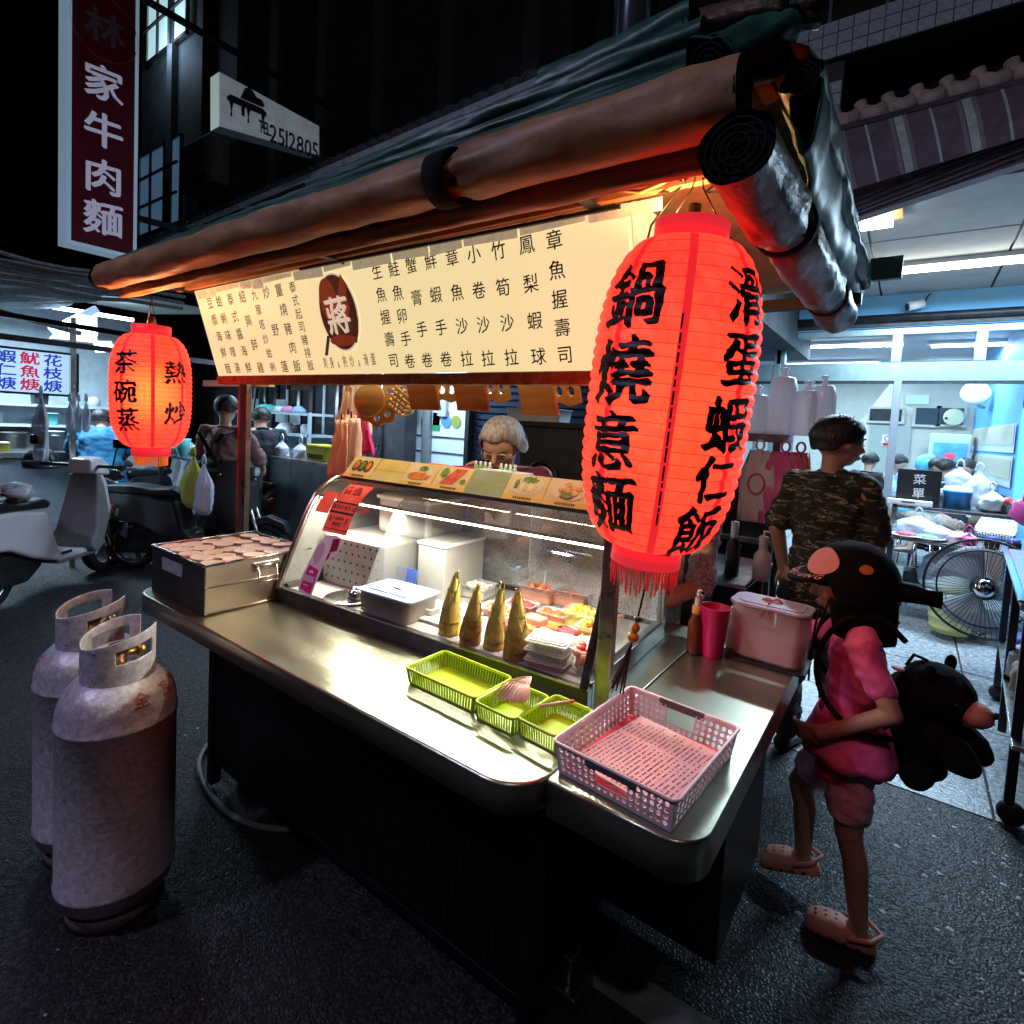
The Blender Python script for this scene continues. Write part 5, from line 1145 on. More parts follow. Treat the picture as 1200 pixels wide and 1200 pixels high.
# ---- wooden hand roll stands hanging under the menu board
def roll_stand(label, px, py, rot, kind, Y=1.32, s_=1.0):
 p = P(px, py, Y=Y); t = thing('roll_stand', label, 'wooden stand', p, 'wooden hand roll stands hanging under the menu board'); t.rotation_euler = Vector(rot).to_track_quat('Z', 'Y').to_euler(); t.scale = (s_,) * 3
 if kind == 'round':
  olb(MB().lathe([(0, 0), (.06, 0), (.062, .003), (.062, .011), (.06, .014), (0, .014)], (0, 0, 0), 36), t, 'base_plate', wood_tan)
  olb(MB().tube([(0, 0, .014), (0, 0, .07)], .008, 12), t, 'peg', wood_tan)
  n = 96; ol = []
  for q in range(n): a = 2 * PI * q / n; ol.append((.088 * (1 + .07 * math.cos(8 * a)) * math.cos(a), .088 * (1 + .07 * math.cos(8 * a)) * math.sin(a)))
  olb(holed(ol, [(.06 * math.cos(2 * PI * q / 8), .06 * math.sin(2 * PI * q / 8), .0125) for q in range(8)], .07, .01), t, 'holed_plate', wood_tan)
 else:
  olb(MB().box(-.07, .07, -.055, .055, 0, .014), t, 'base_plate', wood_tan if kind != 'dark' else wood_red, bev=.003)
  olb(MB().tube([(0, 0, .014), (0, 0, .07)], .01, 12), t, 'peg', wood_tan)
  ol = [(-.1, -.035), (-.06, -.045), (-.02, -.033), (.02, -.045), (.06, -.033), (.1, -.04), (.1, .04), (.06, .033), (.02, .045), (-.02, .033), (-.06, .045), (-.1, .035)]
  olb(holed(ol, [(x, 0, .015) for x in (-.07, -.025, .025, .07)], .07, .011), t, 'holed_plate', wood_tan)
 return t
def holed(outline, holes, z, th):
 bm = bmesh.new(); edges = []
 def loop(pts):
  vs = [bm.verts.new((x, y, 0)) for x, y in pts]
  for i in range(len(vs)): edges.append(bm.edges.new((vs[i], vs[(i + 1) % len(vs)])))
 loop(outline)
 for x, y, r in holes: loop([(x + r * math.cos(q * PI / 8), y + r * math.sin(q * PI / 8)) for q in range(16)])
 bmesh.ops.triangle_fill(bm, use_beauty=True, use_dissolve=False, edges=edges)
 r_ = bmesh.ops.extrude_face_region(bm, geom=bm.faces[:]);
 for v in [g for g in r_['geom'] if isinstance(g, bmesh.types.BMVert)]: v.co.z += th
 m = MB(); bm.verts.index_update(); m.add([v.co + Vector((0, 0, z)) for v in bm.verts], [tuple(v.index for v in f.verts) for f in bm.faces]); bm.free(); return m
wood_red = M('reddish_plywood', (.34, .12, .03), .35, ns=5, na=.3, stretch=(1, 7, 1))
roll_stand('round wooden stand with a scalloped plate of holes, leftmost under the board', 432, 468, (-.35, .96, -.1), 'round')
roll_stand('reddish square wooden stand hanging right of the wicker basket', 494, 462, (.05, 1, .3), 'dark')
roll_stand('brown square wooden stand hanging in the middle under the menu board', 550, 462, (.1, 1, .3), 'dark')
roll_stand('pale square wooden stand with carved face nearest the huge lantern', 628, 466, (.2, 1, .35), 'sq')
p = P(476, 466, Y=1.4); t = thing('wicker_basket', 'small wicker basket hanging beside the round wooden stand', 'basket', p); t.rotation_euler = (R(20), R(35), R(20))
wk = M('wicker', (.5, .3, .12), .6, ns=30, na=.4)
for i in range(5): olb(MB().tube([(x, y, -.05 + i * .022) for x, y in rrect(.035 + .003 * i, .035 + .003 * i, .01)], .0055, 5, closed=True), t, 'woven_band', wk)
for i in range(14): a = 2 * PI * i / 14; olb(MB().bar((.034 * math.cos(a) * 1.1, .034 * math.sin(a) * 1.1, -.05), (.046 * math.cos(a) * 1.1, .046 * math.sin(a) * 1.1, .045), .006, .002), t, 'stake', wk)
olb(MB().prism(rrect(.035, .035, .01), (0, 0, -.055), th=.006), t, 'base', wk)
# ================================================================ PEOPLE
def hand(m, w, d, pn, s, curl=.35, spread=.12, side=1):
 # w wrist, d pointing direction, pn palm normal (the way the palm faces), s hand length, side: thumb side sign
 w = Vector(w); d = Vector(d).normalized(); pn = (Vector(pn) - d * Vector(pn).dot(d)).normalized(); x = d.cross(pn) * side
 pal = s * .52
 for q in (-1, -.33, .33, 1): m.caps(w + d * s * .06 + x * q * s * .1, s * .085, w + d * pal + x * q * s * .17, s * .085, 8)
 for i, (off, ln, a0) in enumerate(((.19, .42, 0), (.065, .48, 0), (-.065, .44, 0), (-.19, .34, 0))):
  p = w + d * pal + x * off * s; dd = (d + x * off * spread * 4).normalized(); an = curl * .8; L_ = s * ln
  for q, (fr, r0) in enumerate(((.42, .062), (.32, .056), (.26, .048))):
   v = dd * math.cos(an) + pn * math.sin(an); p2 = p + v * L_ * fr; m.caps(p, s * r0, p2, s * (r0 - .005), 8); p = p2; an += curl * 1.1
 p = w + d * s * .14 + x * s * .17; v = (d * .7 + x * .75 + pn * .35).normalized(); p2 = p + v * s * .24; m.caps(p, s * .085, p2, s * .065, 8); v2 = (d * .9 + x * .25 + pn * (.3 + curl * .4)).normalized(); m.caps(p2, s * .065, p2 + v2 * s * .2, s * .05, 8)
def person(label, loc, rz, H, J=None, shirt=None, sleeve=.45, trousers=None, tlen=.97, shoes=None, skinm=None, hair=hair_blk, hairstyle='short', head_s=1.0, vox=None, hands=None, fat=1.0, face=(0, 1, 0), group=None, hem=.0, wob=.01, female=False, detail=True, cat='person'):
 t = thing('person', label, cat, (0, 0, 0), group)
 D = dict(pel=(0, 0, .52), chest=(0, .0, .72), neck=(0, 0, .83), head=(0, .012, .93), shR=(.115, 0, .805), shL=(-.115, 0, .805), elR=(.14, -.01, .63), elL=(-.14, -.01, .63), wrR=(.14, .04, .49), wrL=(-.14, .04, .49), hiR=(.055, 0, .51), hiL=(-.055, 0, .51), knR=(.06, .01, .285), knL=(-.06, .01, .285), anR=(.06, -.01, .04), anL=(-.06, -.01, .04), fR=(0, 1, 0), fL=(0, 1, 0))
 D.update(J or {}); V = {k: Vector(v) * (1 if k in ('fR', 'fL') else H) for k, v in D.items()}
 skinm = skinm or skin; vox = vox or .011; fat_ = fat
 us = (V['shR'] - V['shL']).normalized(); uh = (V['hiR'] - V['hiL']).normalized()
 def torso(m, g=0.0, up=True, low=True, hemx=0):
  secs = []
  pts = [(V['pel'] - Vector((0, 0, .05 * H + hemx * H)), .09 + hemx * .25, .07 + hemx * .2, 0), (V['pel'], .098, .072, 0), (V['pel'].lerp(V['chest'], .5), .08, .06, .4), (V['chest'], .098, .066, .8), (V['chest'].lerp(V['neck'], .6), .1, .055, 1), (V['neck'] - Vector((0, 0, .005 * H)), .048, .04, 1)]
  for c, rx, ry, k in pts:
   u = uh.lerp(us, k).normalized(); ax = (V['neck'] - V['pel']).normalized(); v = ax.cross(u).normalized()
   secs.append((c, (rx * fat_ + g) * H, (ry * fat_ + g) * H, u, v))
  m.loft(secs, 20)
 fw = Vector(face).normalized(); upv = Vector((0, 0, 1)); hc = V['head']; hr = .068 * H * head_s
 sv = fw.cross(upv).normalized(); uv = sv.cross(fw)
 def HP(x, y, z): return hc + sv * x * hr + fw * y * hr + uv * z * hr
 HR = Matrix((sv, fw, uv)).transposed()
 b = MB()
 b.ell(HP(0, -.05, .15), hr * .78, hr * .95, hr * .85, 20, 14, HR); b.ell(HP(0, .18, -.35), hr * .6, hr * .66, hr * .6, 18, 12, HR)
 b.ell(HP(0, .45, -.68), hr * .28, hr * .28, hr * .24, 12, 8, HR)
 if detail:
  b.caps(HP(0, .86, .1), hr * .09, HP(0, 1.02, -.2), hr * .13, 8); b.ell(HP(0, .86, -.5), hr * .24, hr * .1, hr * .07, 10, 6, HR); b.ell(HP(0, .84, -.59), hr * .2, hr * .09, hr * .07, 10, 6, HR)
  for s_ in (-1, 1): b.ell(HP(s_ * .45, .58, -.2), hr * .24, hr * .22, hr * .2, 10, 6, HR)
 for s_ in (-1, 1): b.ell(HP(s_ * .8, -.05, -.08), hr * .09, hr * .17, hr * .24, 10, 8, HR)
 for k in 'RL': b.caps(V['neck'] - Vector((0, 0, .012 * H)), .03 * H, V['sh' + k] - us * (.03 * H if k == 'R' else -.03 * H) + Vector((0, 0, .004 * H)), .028 * H, 10)
 b.caps(V['neck'] - Vector((0, 0, .02 * H)), .032 * H * fat_, hc - uv * hr * .4 - fw * hr * .15, .029 * H, 12)
 torso(b)
 hs = .1 * H
 hd = dict(R=dict(d=None, pn=None, curl=.35), L=dict(d=None, pn=None, curl=.35));
 for k, v in (hands or {}).items(): hd[k].update(v)
 for k in 'RL':
  b.caps(V['sh' + k], .036 * H * fat_, V['el' + k], .027 * H * fat_, 12); b.caps(V['el' + k], .027 * H * fat_, V['wr' + k], .017 * H, 12)
  d = hd[k]['d'] or (V['wr' + k] - V['el' + k]); pn = hd[k]['pn'] or (-sv if k == 'R' else sv)
  hand(b, V['wr' + k], d, pn, hs, hd[k]['curl'], side=(1 if k == 'L' else -1))
  b.caps(V['hi' + k], .062 * H * fat_, V['kn' + k], .04 * H * fat_, 12); mid = V['kn' + k].lerp(V['an' + k], .3) - Vector(V['f' + k]) * .008 * H
  b.caps(V['kn' + k], .038 * H * fat_, mid, .037 * H * fat_, 12); b.caps(mid, .037 * H * fat_, V['an' + k], .021 * H, 12)
  f_ = Vector(V['f' + k]).normalized(); b.caps(V['an' + k] - Vector((0, 0, .012 * H)), .024 * H, V['an' + k] + f_ * .085 * H - Vector((0, 0, .024 * H)), .018 * H, 10)
 remesh_obj(b, 'body', skinm, t, vox * .8, 4)
 if detail:
  for s_ in (-1, 1):
   e = MB().ell(HP(s_ * .33, .76, .02), hr * .11, hr * .07, hr * .035, 10, 8, HR).build('eye', M('eye_white', (.6, .58, .55), .3), t)
   MB().ell(HP(s_ * .33, .83, .02), hr * .05, hr * .02, hr * .032, 8, 6, HR).build('pupil', black_pl, e)
   MB().bar(HP(s_ * .16, .86, .24), HP(s_ * .5, .74, .28), hr * .05, hr * .05).build('eyebrow', hair, t)
  MB().ell(HP(0, .93, -.52), hr * .2, hr * .04, hr * .05, 12, 6, HR).build('lips', M('lips', (.32, .08, .07), .5), t)
 if hairstyle:
  h = MB(); n_ = 26; mrow = 14; vs = []
  for i in range(mrow + 1):
   el = PI / 2 - i / mrow * (PI * .72)
   for k in range(n_):
    az = 2 * PI * k / n_; fwd = math.sin(az)
    low = {'short': -.62 if fwd < -.35 else -.08, 'bob': -.6, 'bun': -.4, 'long': -1.0, 'wavy': -.75}[hairstyle]
    lim = (.62 if hairstyle == 'bob' and detail else .45) if fwd > .6 else (.2 if fwd > .3 else low)
    z = math.sin(el) * 1.05; r = max(0.02, math.cos(el)) if el > 0 else 1
    if z < lim: z = lim;
    rr = 1.0 if z < 0 else math.sqrt(max(0, 1 - (z / 1.05) ** 2))
    if z < 0: rr = 1 - .1 * min(1, -z) + (.25 * -z if hairstyle in ('long', 'wavy', 'bob') else -.2 * -z)
    ph = noise.noise(Vector((az * 3, z * 4, H * 5))) * .08 + noise.noise(Vector((az * 9, z * 3, H))) * .05
    vs.append(HP(math.cos(az) * rr * (.86 + ph), -.08 + math.sin(az) * rr * (1.0 + ph), .15 + z * (.88 + ph * .5)))
  h.add(vs, [(i * n_ + k, i * n_ + (k + 1) % n_, (i + 1) * n_ + (k + 1) % n_, (i + 1) * n_ + k) for i in range(mrow) for k in range(n_)], True)
  o = h.build('hair', hair, t, fix=False); md = o.modifiers.new('t', 'SOLIDIFY'); md.thickness = hr * .12; md.offset = -1; md2 = o.modifiers.new('s', 'SUBSURF'); md2.levels = 1; md2.render_levels = 1
  tf = MB(); q_ = random.Random(int(H * 100))
  for i in range(260 if detail else 90):
   az = q_.uniform(0, 2 * PI); z = q_.uniform(-.2, 1) if hairstyle == 'short' else q_.uniform(.1, 1); rr = math.sqrt(max(0, 1 - z * z)); p = Vector((math.cos(az) * rr * .9, -.08 + math.sin(az) * rr, .15 + z * .9)); L_ = q_.uniform(.1, .24) if hairstyle == 'short' else q_.uniform(.3, .8)
   if p.y > (.35 if hairstyle == 'short' else 0) and p.z < .8: continue
   dr = Vector((p.x * .5 + q_.uniform(-.5, .5), p.y * .5 + q_.uniform(-.5, .5), .7)) if hairstyle == 'short' else Vector((p.x * .35 + q_.uniform(-.1, .1), p.y * .3 + q_.uniform(-.1, .1), -.9))
   dr = dr.normalized()
   tf.tube([HP(*p), HP(*(p + dr * L_))], [hr * .045, hr * .006], 4)
  stuff(tf.build('hair_tuft', hair, t))
  if hairstyle == 'bun': MB().ell(HP(0, -1.05, .1), hr * .3, hr * .42, hr * .35, 12, 8, HR).build('ponytail', hair, t)
 if shirt:
  c = MB(); torso(c, .012, hemx=hem)
  for k in 'RL':
   e = V['el' + k]; s0 = V['sh' + k]
   if sleeve <= 1: e2 = s0.lerp(e, sleeve + .35); c.caps(s0, .04 * H * fat_, e2, .043 * H * fat_, 14)
   c.caps(V['neck'] - Vector((0, 0, .018 * H)), .033 * H, s0, .036 * H, 12)
   if sleeve > 1: c.caps(s0, .04 * H * fat_, e, .042 * H * fat_, 14); c.caps(e, .042 * H * fat_, e.lerp(V['wr' + k], sleeve - 1), .032 * H * fat_, 12)
  remesh_obj(c, 'shirt', shirt, t, vox, 6, wob * H)
  MB().tube([V['neck'] + us * math.cos(a) * .045 * H + fw * (math.sin(a) * .04 * H) - Vector((0, 0, .004 * H)) for a in [2 * PI * i / 20 for i in range(20)]], .006 * H, 6, closed=True).build('collar', shirt, t)
 if trousers:
  c = MB(); u = uh
  c.loft([(V['pel'] + Vector((0, 0, .03 * H)), .1 * H * fat_, .078 * H * fat_, u, u.cross(Vector((0, 0, -1))).normalized()), (V['pel'] - Vector((0, 0, .05 * H)), .104 * H * fat_, .085 * H * fat_, u, u.cross(Vector((0, 0, -1))).normalized())], 18)
  for k in 'RL':
   kk = V['kn' + k]; c.caps(V['hi' + k] - Vector((0, 0, .02 * H)), .068 * H * fat_, V['hi' + k].lerp(kk, min(1, tlen * 2)), (.056 if tlen > .5 else .064) * H * fat_, 14)
   if tlen > .5: c.caps(kk, .05 * H * fat_, kk.lerp(V['an' + k], (tlen - .5) * 2), .037 * H * fat_, 12)
  remesh_obj(c, 'trousers', trousers, t, vox, 5, wob * H)
 if shoes:
  for k in 'RL':
   f_ = Vector(V['f' + k]).normalized(); s2 = f_.cross(Vector((0, 0, 1))).normalized(); a = V['an' + k]; n2 = s2.cross(f_); m = MB()
   base = a - n2 * .038 * H
   secs = []
   for q, (x, w_, h_) in enumerate(((-.03, .012, .02), (-.024, .021, .04), (0, .023, .045), (.03, .024, .036), (.06, .028, .026), (.09, .028, .02), (.108, .022, .014), (.118, .008, .008))):
    secs.append((base + f_ * x * H + n2 * h_ * H * .5, w_ * H, h_ * H * .55, s2, n2))
   m.loft(secs, 14); sh_ = m.build('shoe', shoes, t)
 t.location = loc; t.rotation_euler = (0, 0, rz); t['H'] = H; t['hr'] = hr
 return t, V, HP, hr
def yaw_to(dx, dy): return math.atan2(-dx, dy)
# ---- the child in pink
pinkcotton = M('pink_cotton', (.85, .13, .34), .8, ns=30, na=.15, bs=60, ba=.3); pinkshort = M('pale_pink_shorts', (.7, .36, .44), .85, ns=22, na=.15, bs=50, ba=.3)
KH = 1.24; kp = Vector((-.085, 2.04, 0)); krz = yaw_to(-1, -.12)
kJ = dict(pel=(0, 0, .5), chest=(0, .0, .68), neck=(0, .01, .795), head=(0, .03, .885), shL=(-.11, -.0, .765), shR=(.1, .03, .765), elL=(-.135, -.065, .635), wrL=(-.115, .07, .54), elR=(.13, .13, .67), wrR=(.1, .26, .7), hiL=(-.05, 0, .49), hiR=(.05, 0, .49), knL=(-.055, -.01, .28), anL=(-.055, -.05, .045), knR=(.065, .1, .3), anR=(.075, .08, .09), fL=(0, 1, -.0), fR=(0, 1, -.25))
croc = M('pink_foam_clog', (.62, .26, .2), .6, ns=20, na=.1, bs=40, ba=.15)
kid, KV, KP, khr = person('child in pink shirt and shorts with a black hat and plush bear backpack reaching over the counter', kp, krz, KH, kJ, shirt=pinkcotton, sleeve=.25, trousers=pinkshort, tlen=.34, skinm=skin_tan, head_s=1.24, vox=.007, hem=.05, face=(0, 1, -.12), hands=dict(L=dict(d=(.4, .8, -.3), pn=(1, 0, 0), curl=.55), R=dict(curl=.5)), hairstyle='bob', wob=.011, fat=.8)
kid['label'] = 'child in pink clothes, black hat and plush bear backpack beside the counter'
def kadd(m, name, mat, **k): return m.build(name, mat, None, **k)
def kchild(m, name, mat, parent=kid, **k):
 me = m.build(name, mat, None, **k); me.parent = parent; return me
# flared shirt hem
m = MB(); secs = []
for i, (z, r_, f_) in enumerate(((.56, .1, .078), (.52, .112, .09), (.48, .125, .105), (.462, .128, .108))): secs.append((Vector((0, 0, z * KH)), r_ * KH, f_ * KH, (1, 0, 0), (0, 1, 0)))
n = 40; vs = []
for c, ru, rv, u, v in secs:
 for k in range(n): a = 2 * PI * k / n; rf_ = 1 + .045 * math.sin(a * 7) * ((.56 * KH - c.z) / .12); vs.append(c + Vector((math.cos(a) * ru * rf_, math.sin(a) * rv * rf_, 0)))
m.add(vs, [(i * n + k, i * n + (k + 1) % n, (i + 1) * n + (k + 1) % n, (i + 1) * n + k) for i in range(3) for k in range(n)], True); o = kchild(m, 'shirt_hem', pinkcotton, fix=False); md = o.modifiers.new('t', 'SOLIDIFY'); md.thickness = .004
# clogs with holes
for k in 'LR':
 f_ = Vector(KV['f' + k]).normalized(); s2 = f_.cross(Vector((0, 0, 1))).normalized(); n2 = s2.cross(f_); base = KV['an' + k] - n2 * .055; m = MB()
 secs = [(base + f_ * (x * .88) + n2 * h_ * .5, w_ * .92, h_ * .52, s2, n2) for x, w_, h_ in ((-.055, .018, .03), (-.048, .032, .045), (-.02, .038, .04), (.01, .042, .05), (.05, .048, .066), (.09, .052, .066), (.125, .05, .06), (.15, .04, .048), (.162, .02, .03))]
 m.loft(secs, 20, pw=.85); sh = kchild(m, 'clog', croc)
 m2 = MB()
 for q in range(14):
  x = .06 + .028 * (q // 4); y = (-.027 + .018 * (q % 4)); hh_ = .071 - .2 * max(0, x - .08)
  m2.ell(base + f_ * x + s2 * y + n2 * (hh_ - .012 * abs(y) / .02), .0045, .0045, .003, 8, 5)
 for q in range(4): m2.ell(base + f_ * (.0 + q * .035) + s2 * -.044 + n2 * .022, .006, .006, .005, 8, 5)
 stuff(kchild(m2, 'clog_hole', black_pl, sh)); sh_strap = MB().tube([base + f_ * .03 + s2 * -.046 + n2 * .045, base + f_ * -.03 + s2 * -.042 + n2 * .06, base + f_ * -.062 + n2 * .064, base + f_ * -.03 + s2 * .042 + n2 * .06, base + f_ * .03 + s2 * .046 + n2 * .045], .007, 8); kchild(sh_strap, 'heel_strap', croc, sh)
# hat: black knitted cap with a stiff brim, ear flaps, a pale patch and lettering
hatm = M('black_plush', (.009, .009, .011), .95, bs=220, ba=.5, spec=.1)
m = MB(); secs = []; n = 36; vs = []
for i in range(15):
 s_ = i / 14; z = 1.35 - 1.75 * s_
 if z > .1: r_ = math.sqrt(max(.0, 1 - ((z - .1) / 1.25) ** 2)) * 1.12
 else: r_ = 1.12 - .1 * (.1 - z)
 for k in range(n):
  a = 2 * PI * k / n; y = math.sin(a); zz = z
  if zz < .22 and y > .45: zz = .22 + (zz - .22) * .05
  vs.append(KP(math.cos(a) * r_ * .98, -.05 + y * r_ * 1.06, zz))
m.add(vs, [(i * n + k, i * n + (k + 1) % n, (i + 1) * n + (k + 1) % n, (i + 1) * n + k) for i in range(14) for k in range(n)], True)
o = kchild(m, 'hat', hatm, fix=False); md = o.modifiers.new('t', 'SOLIDIFY'); md.thickness = .006
# flaps hanging over ears and neck
m = MB(); vs = []; n = 26; rows = 9
for i in range(rows):
 s_ = i / (rows - 1)
 for k in range(n):
  a = PI * (-.03) - (PI * 1.0 - .0) * k / (n - 1) * 1.0 + .0; a = R(35) - R(250) * k / (n - 1)
  r_ = 1.12 + .02 * math.sin(k * 2.2) - .12 * s_; low = -.35 - (1.35 if abs(k - 12.5) > 0 else 1.3) * s_ * (.75 + .25 * math.sin(PI * k / (n - 1)))
  vs.append(KP(math.cos(a) * r_ * .98, -.05 + math.sin(a) * r_ * 1.04, low + .1))
m.add(vs, [(i * n + k, i * n + k + 1, (i + 1) * n + k + 1, (i + 1) * n + k) for i in range(rows - 1) for k in range(n - 1)], True); o = kchild(m, 'neck_flap', hatm, fix=False); md = o.modifiers.new('t', 'SOLIDIFY'); md.thickness = .006
m = MB(); vs = []
for i in range(7):
 s_ = i / 6
 for k in range(13):
  a = R(28) + R(124) * k / 12; r_ = 1.05 + .62 * s_ * max(0, math.sin((a - R(28)) / R(124) * PI)) ** .6
  vs.append(KP(math.cos(a) * r_ * .98, -.05 + math.sin(a) * r_ * 1.05, .34 - .12 * s_ - .04 * math.cos((k - 6) / 6 * PI)))
m.add(vs, [(i * 13 + k, i * 13 + k + 1, (i + 1) * 13 + k + 1, (i + 1) * 13 + k) for i in range(6) for k in range(12)], True); o = kchild(m, 'hat_brim', hatm, fix=False); md = o.modifiers.new('t', 'SOLIDIFY'); md.thickness = .008
def hatp(az, z, off=.03):
 r_ = math.sqrt(max(.02, 1 - ((z - .1) / 1.25) ** 2)) * 1.12 if z > .1 else 1.12
 return KP(math.cos(az) * (r_ + off) * .98, -.05 + math.sin(az) * (r_ + off) * 1.06, z + off * max(0, z) * .6)
def hat_ell(az0, z0, ra, rz_, off, name, mat, n=24, par=kid, cutd=None):
 m = MB(); c = hatp(az0, z0, off); vs = []
 for j in (1, .5):
  for q in range(n): a = 2 * PI * q / n; vs.append(hatp(az0 + ra * j * math.cos(a), z0 + rz_ * j * math.sin(a), off))
 vs.append(c); m.add(vs, [(q, (q + 1) % n, n + (q + 1) % n, n + q) for q in range(n)] + [(n + q, n + (q + 1) % n, 2 * n) for q in range(n)], True); return kchild(m, name, mat, par, fix=False)
felt = M('pink_felt', (.7, .27, .3), .9, bs=150, ba=.3)
hat_ell(R(128), .8, R(34), .36, .1, 'hat_patch', felt); hat_ell(R(196), .68, R(9), .12, .1, 'hat_patch', M('amber_felt', (.6, .24, .03), .9))
# lettering along the brim edge
m = MB(); txt = 'KAOHSIUNG'
for q, ch in enumerate(txt):
 kk = 1 - (q + .5) / len(txt); a = R(50) + R(95) * (q + .5) / len(txt); s_ = .62
 def bp_(a_, s__):
  r_ = 1.05 + .62 * s__ * max(0, math.sin((a_ - R(28)) / R(124) * PI)) ** .6
  return KP(math.cos(a_) * r_ * .98, -.05 + math.sin(a_) * r_ * 1.05, .34 - .12 * s__ - .04 * math.cos(((a_ - R(28)) / R(124) * 12 - 6) / 6 * PI) + .16)
 c = bp_(a, .55); du = (bp_(a + .03, .55) - bp_(a - .03, .55)).normalized(); dv = (bp_(a, .3) - bp_(a, .8)).normalized()
 glyph(m, ch, c, du, dv, .036, BOLD, .9)
kchild(m, 'hat_lettering', felt, fix=False)
m = MB().tube([KP(-.75, .55, -.2), KP(-.7, .9, -1.1), KP(-.3, 1.2, -2.4), KP(-.1, 1.25, -3.0)], .0035, 6).tube([KP(.75, .55, -.2), KP(.6, .95, -1.2), KP(.1, 1.2, -2.4)], .0035, 6); kchild(m, 'hat_cord', black_cloth)
m = MB().loft([(KP(-.5, -1.0, .05), khr * .3, khr * .22, (0, 0, 1), (1, 0, 0)), (KP(-.55, -1.5, .0), khr * .26, khr * .16, (0, 0, 1), (1, 0, 0)), (KP(-.6, -1.8, -.06), khr * .22, khr * .14, (0, 0, 1), (1, 0, 0)), (KP(-.65, -2.1, -.1), khr * .24, khr * .12, (0, 0, 1), (1, 0, 0))], 14); kchild(m, 'hat_tail', hatm)
# straps of the backpack
for s_ in (-1, 1):
 pts = [Vector((s_ * .085, -.1, .53)) * 1, Vector((s_ * .1, -.02, .5))]
 pts = [Vector((s_ * .07, -.085, .79)), Vector((s_ * .08, -.03, .835)), Vector((s_ * .085, .04, .82)), Vector((s_ * .09, .09, .73)), Vector((s_ * .1, .075, .63)), Vector((s_ * .125, -.0, .57)), Vector((s_ * .08, -.1, .56))]
 m = MB(); pts = [p * KH for p in pts]
 q_ = []
 for i in range(len(pts) - 1):
  for f_ in (0, .25, .5, .75): p0, p1_, p2_, p3_ = pts[max(0, i - 1)], pts[i], pts[i + 1], pts[min(len(pts) - 1, i + 2)]; q_.append(.5 * ((2 * p1_) + (p2_ - p0) * f_ + (2 * p0 - 5 * p1_ + 4 * p2_ - p3_) * f_ ** 2 + (3 * p1_ - p0 - 3 * p2_ + p3_) * f_ ** 3))
 m.tube(q_, .0085, 8)
 kchild(m, 'backpack_strap', black_cloth)
# plush bear backpack (rests on the child: a thing of its own)
bear_at = Matrix.Rotation(krz, 3, 'Z')
bp_t = thing('backpack', 'black plush bear backpack with a pale pink muzzle on the back of the child', 'backpack', kp + bear_at @ Vector((0, -.165, .625 * KH)), rz=krz - R(28))
bp_t.scale = (.86, .86, .86)
def badd(m, name, mat, **k): me = m.build(name, mat, None, **k); me.parent = bp_t; return me
m = MB()
m.ell((0, .02, -.02), .115, .1, .13, 20, 14); m.ell((0, -.04, .06), .115, .115, .1, 20, 14); m.ell((0, -.02, -.14), .1, .085, .1, 18, 12)
m.ell((-.06, -.12, -.09), .05, .09, .055, 14, 10, Matrix.Rotation(.5, 3, 'X')); m.ell((.06, -.12, -.09), .05, .09, .055, 14, 10, Matrix.Rotation(.5, 3, 'X'))
m.ell((-.055, -.03, -.22), .045, .055, .06, 14, 10); m.ell((.055, -.03, -.22), .045, .055, .06, 14, 10)
remesh_obj(m, 'plush_body', hatm, bp_t, .008, 3, .004, 30)
for s_ in (-1, 1): badd(MB().ell((s_ * .085, -.05, .15), .03, .016, .03, 14, 10), 'ear', hatm)
badd(MB().ell((0, -.155, .035), .05, .05, .042, 18, 12), 'muzzle', M('pink_plush', (.6, .27, .25), .9, bs=160, ba=.4)); badd(MB().ell((0, -.205, .055), .016, .012, .012, 12, 8), 'nose', black_pl)
badd(MB().tube([(-.02, -.2, .02), (0, -.207, .028), (.02, -.2, .02)], .002, 5), 'mouth_stitch', M('dark_red_thread', (.2, .02, .02), .8))
for s_ in (-1, 1): badd(MB().ell((s_ * .075, -.128, .07), .009, .009, .009, 12, 8), 'button_eye', M('glossy_button', (.02, .015, .01), .1))
badd(MB().lathe([(0, 0), (.02, 0), (.022, .004), (0, .004)], (-.06, .05, .115), 12), 'tag_patch', felt)
badd(MB().tube([(0, .05, .12), (0, .03, .165), (0, -.01, .16), (0, -.02, .12)], .006, 6), 'carry_loop', black_cloth)
# ---- man in camouflage shirt
def camo(name, a, b_, c_):
 m = M(name, a, .85, bs=30, ba=.3); t_ = m.node_tree; bs_ = t_.nodes['Principled BSDF']; tc = t_.nodes.new('ShaderNodeTexCoord'); mp = t_.nodes.new('ShaderNodeMapping'); mp.inputs['Scale'].default_value = (14, 14, 46); n_ = t_.nodes.new('ShaderNodeTexNoise'); n_.inputs['Scale'].default_value = 1; n_.inputs['Detail'].default_value = 3; n_.inputs['Distortion'].default_value = 1.2; cr = t_.nodes.new('ShaderNodeValToRGB'); cr.color_ramp.interpolation = 'CONSTANT'
 e = cr.color_ramp.elements; e[0].color = a + (1,); e[1].position = .53; e[1].color = b_ + (1,); x = e.new(.6); x.color = c_ + (1,); x = e.new(.64); x.color = a + (1,)
 L = t_.links; L.new(tc.outputs['Object'], mp.inputs[0]); L.new(mp.outputs[0], n_.inputs[0]); L.new(n_.outputs['Fac'], cr.inputs[0]); L.new(cr.outputs[0], bs_.inputs['Base Color']); return m
camo_m = camo('camouflage_cotton', (.018, .018, .015), (.07, .065, .045), (.36, .31, .22)); denim = M('faded_dark_denim', (.06, .065, .08), .85, ns=14, na=.45, bs=70, ba=.4); dark_shoe = M('dark_shoe', (.03, .03, .035), .6)
man_p = P(942, 892, z=0)
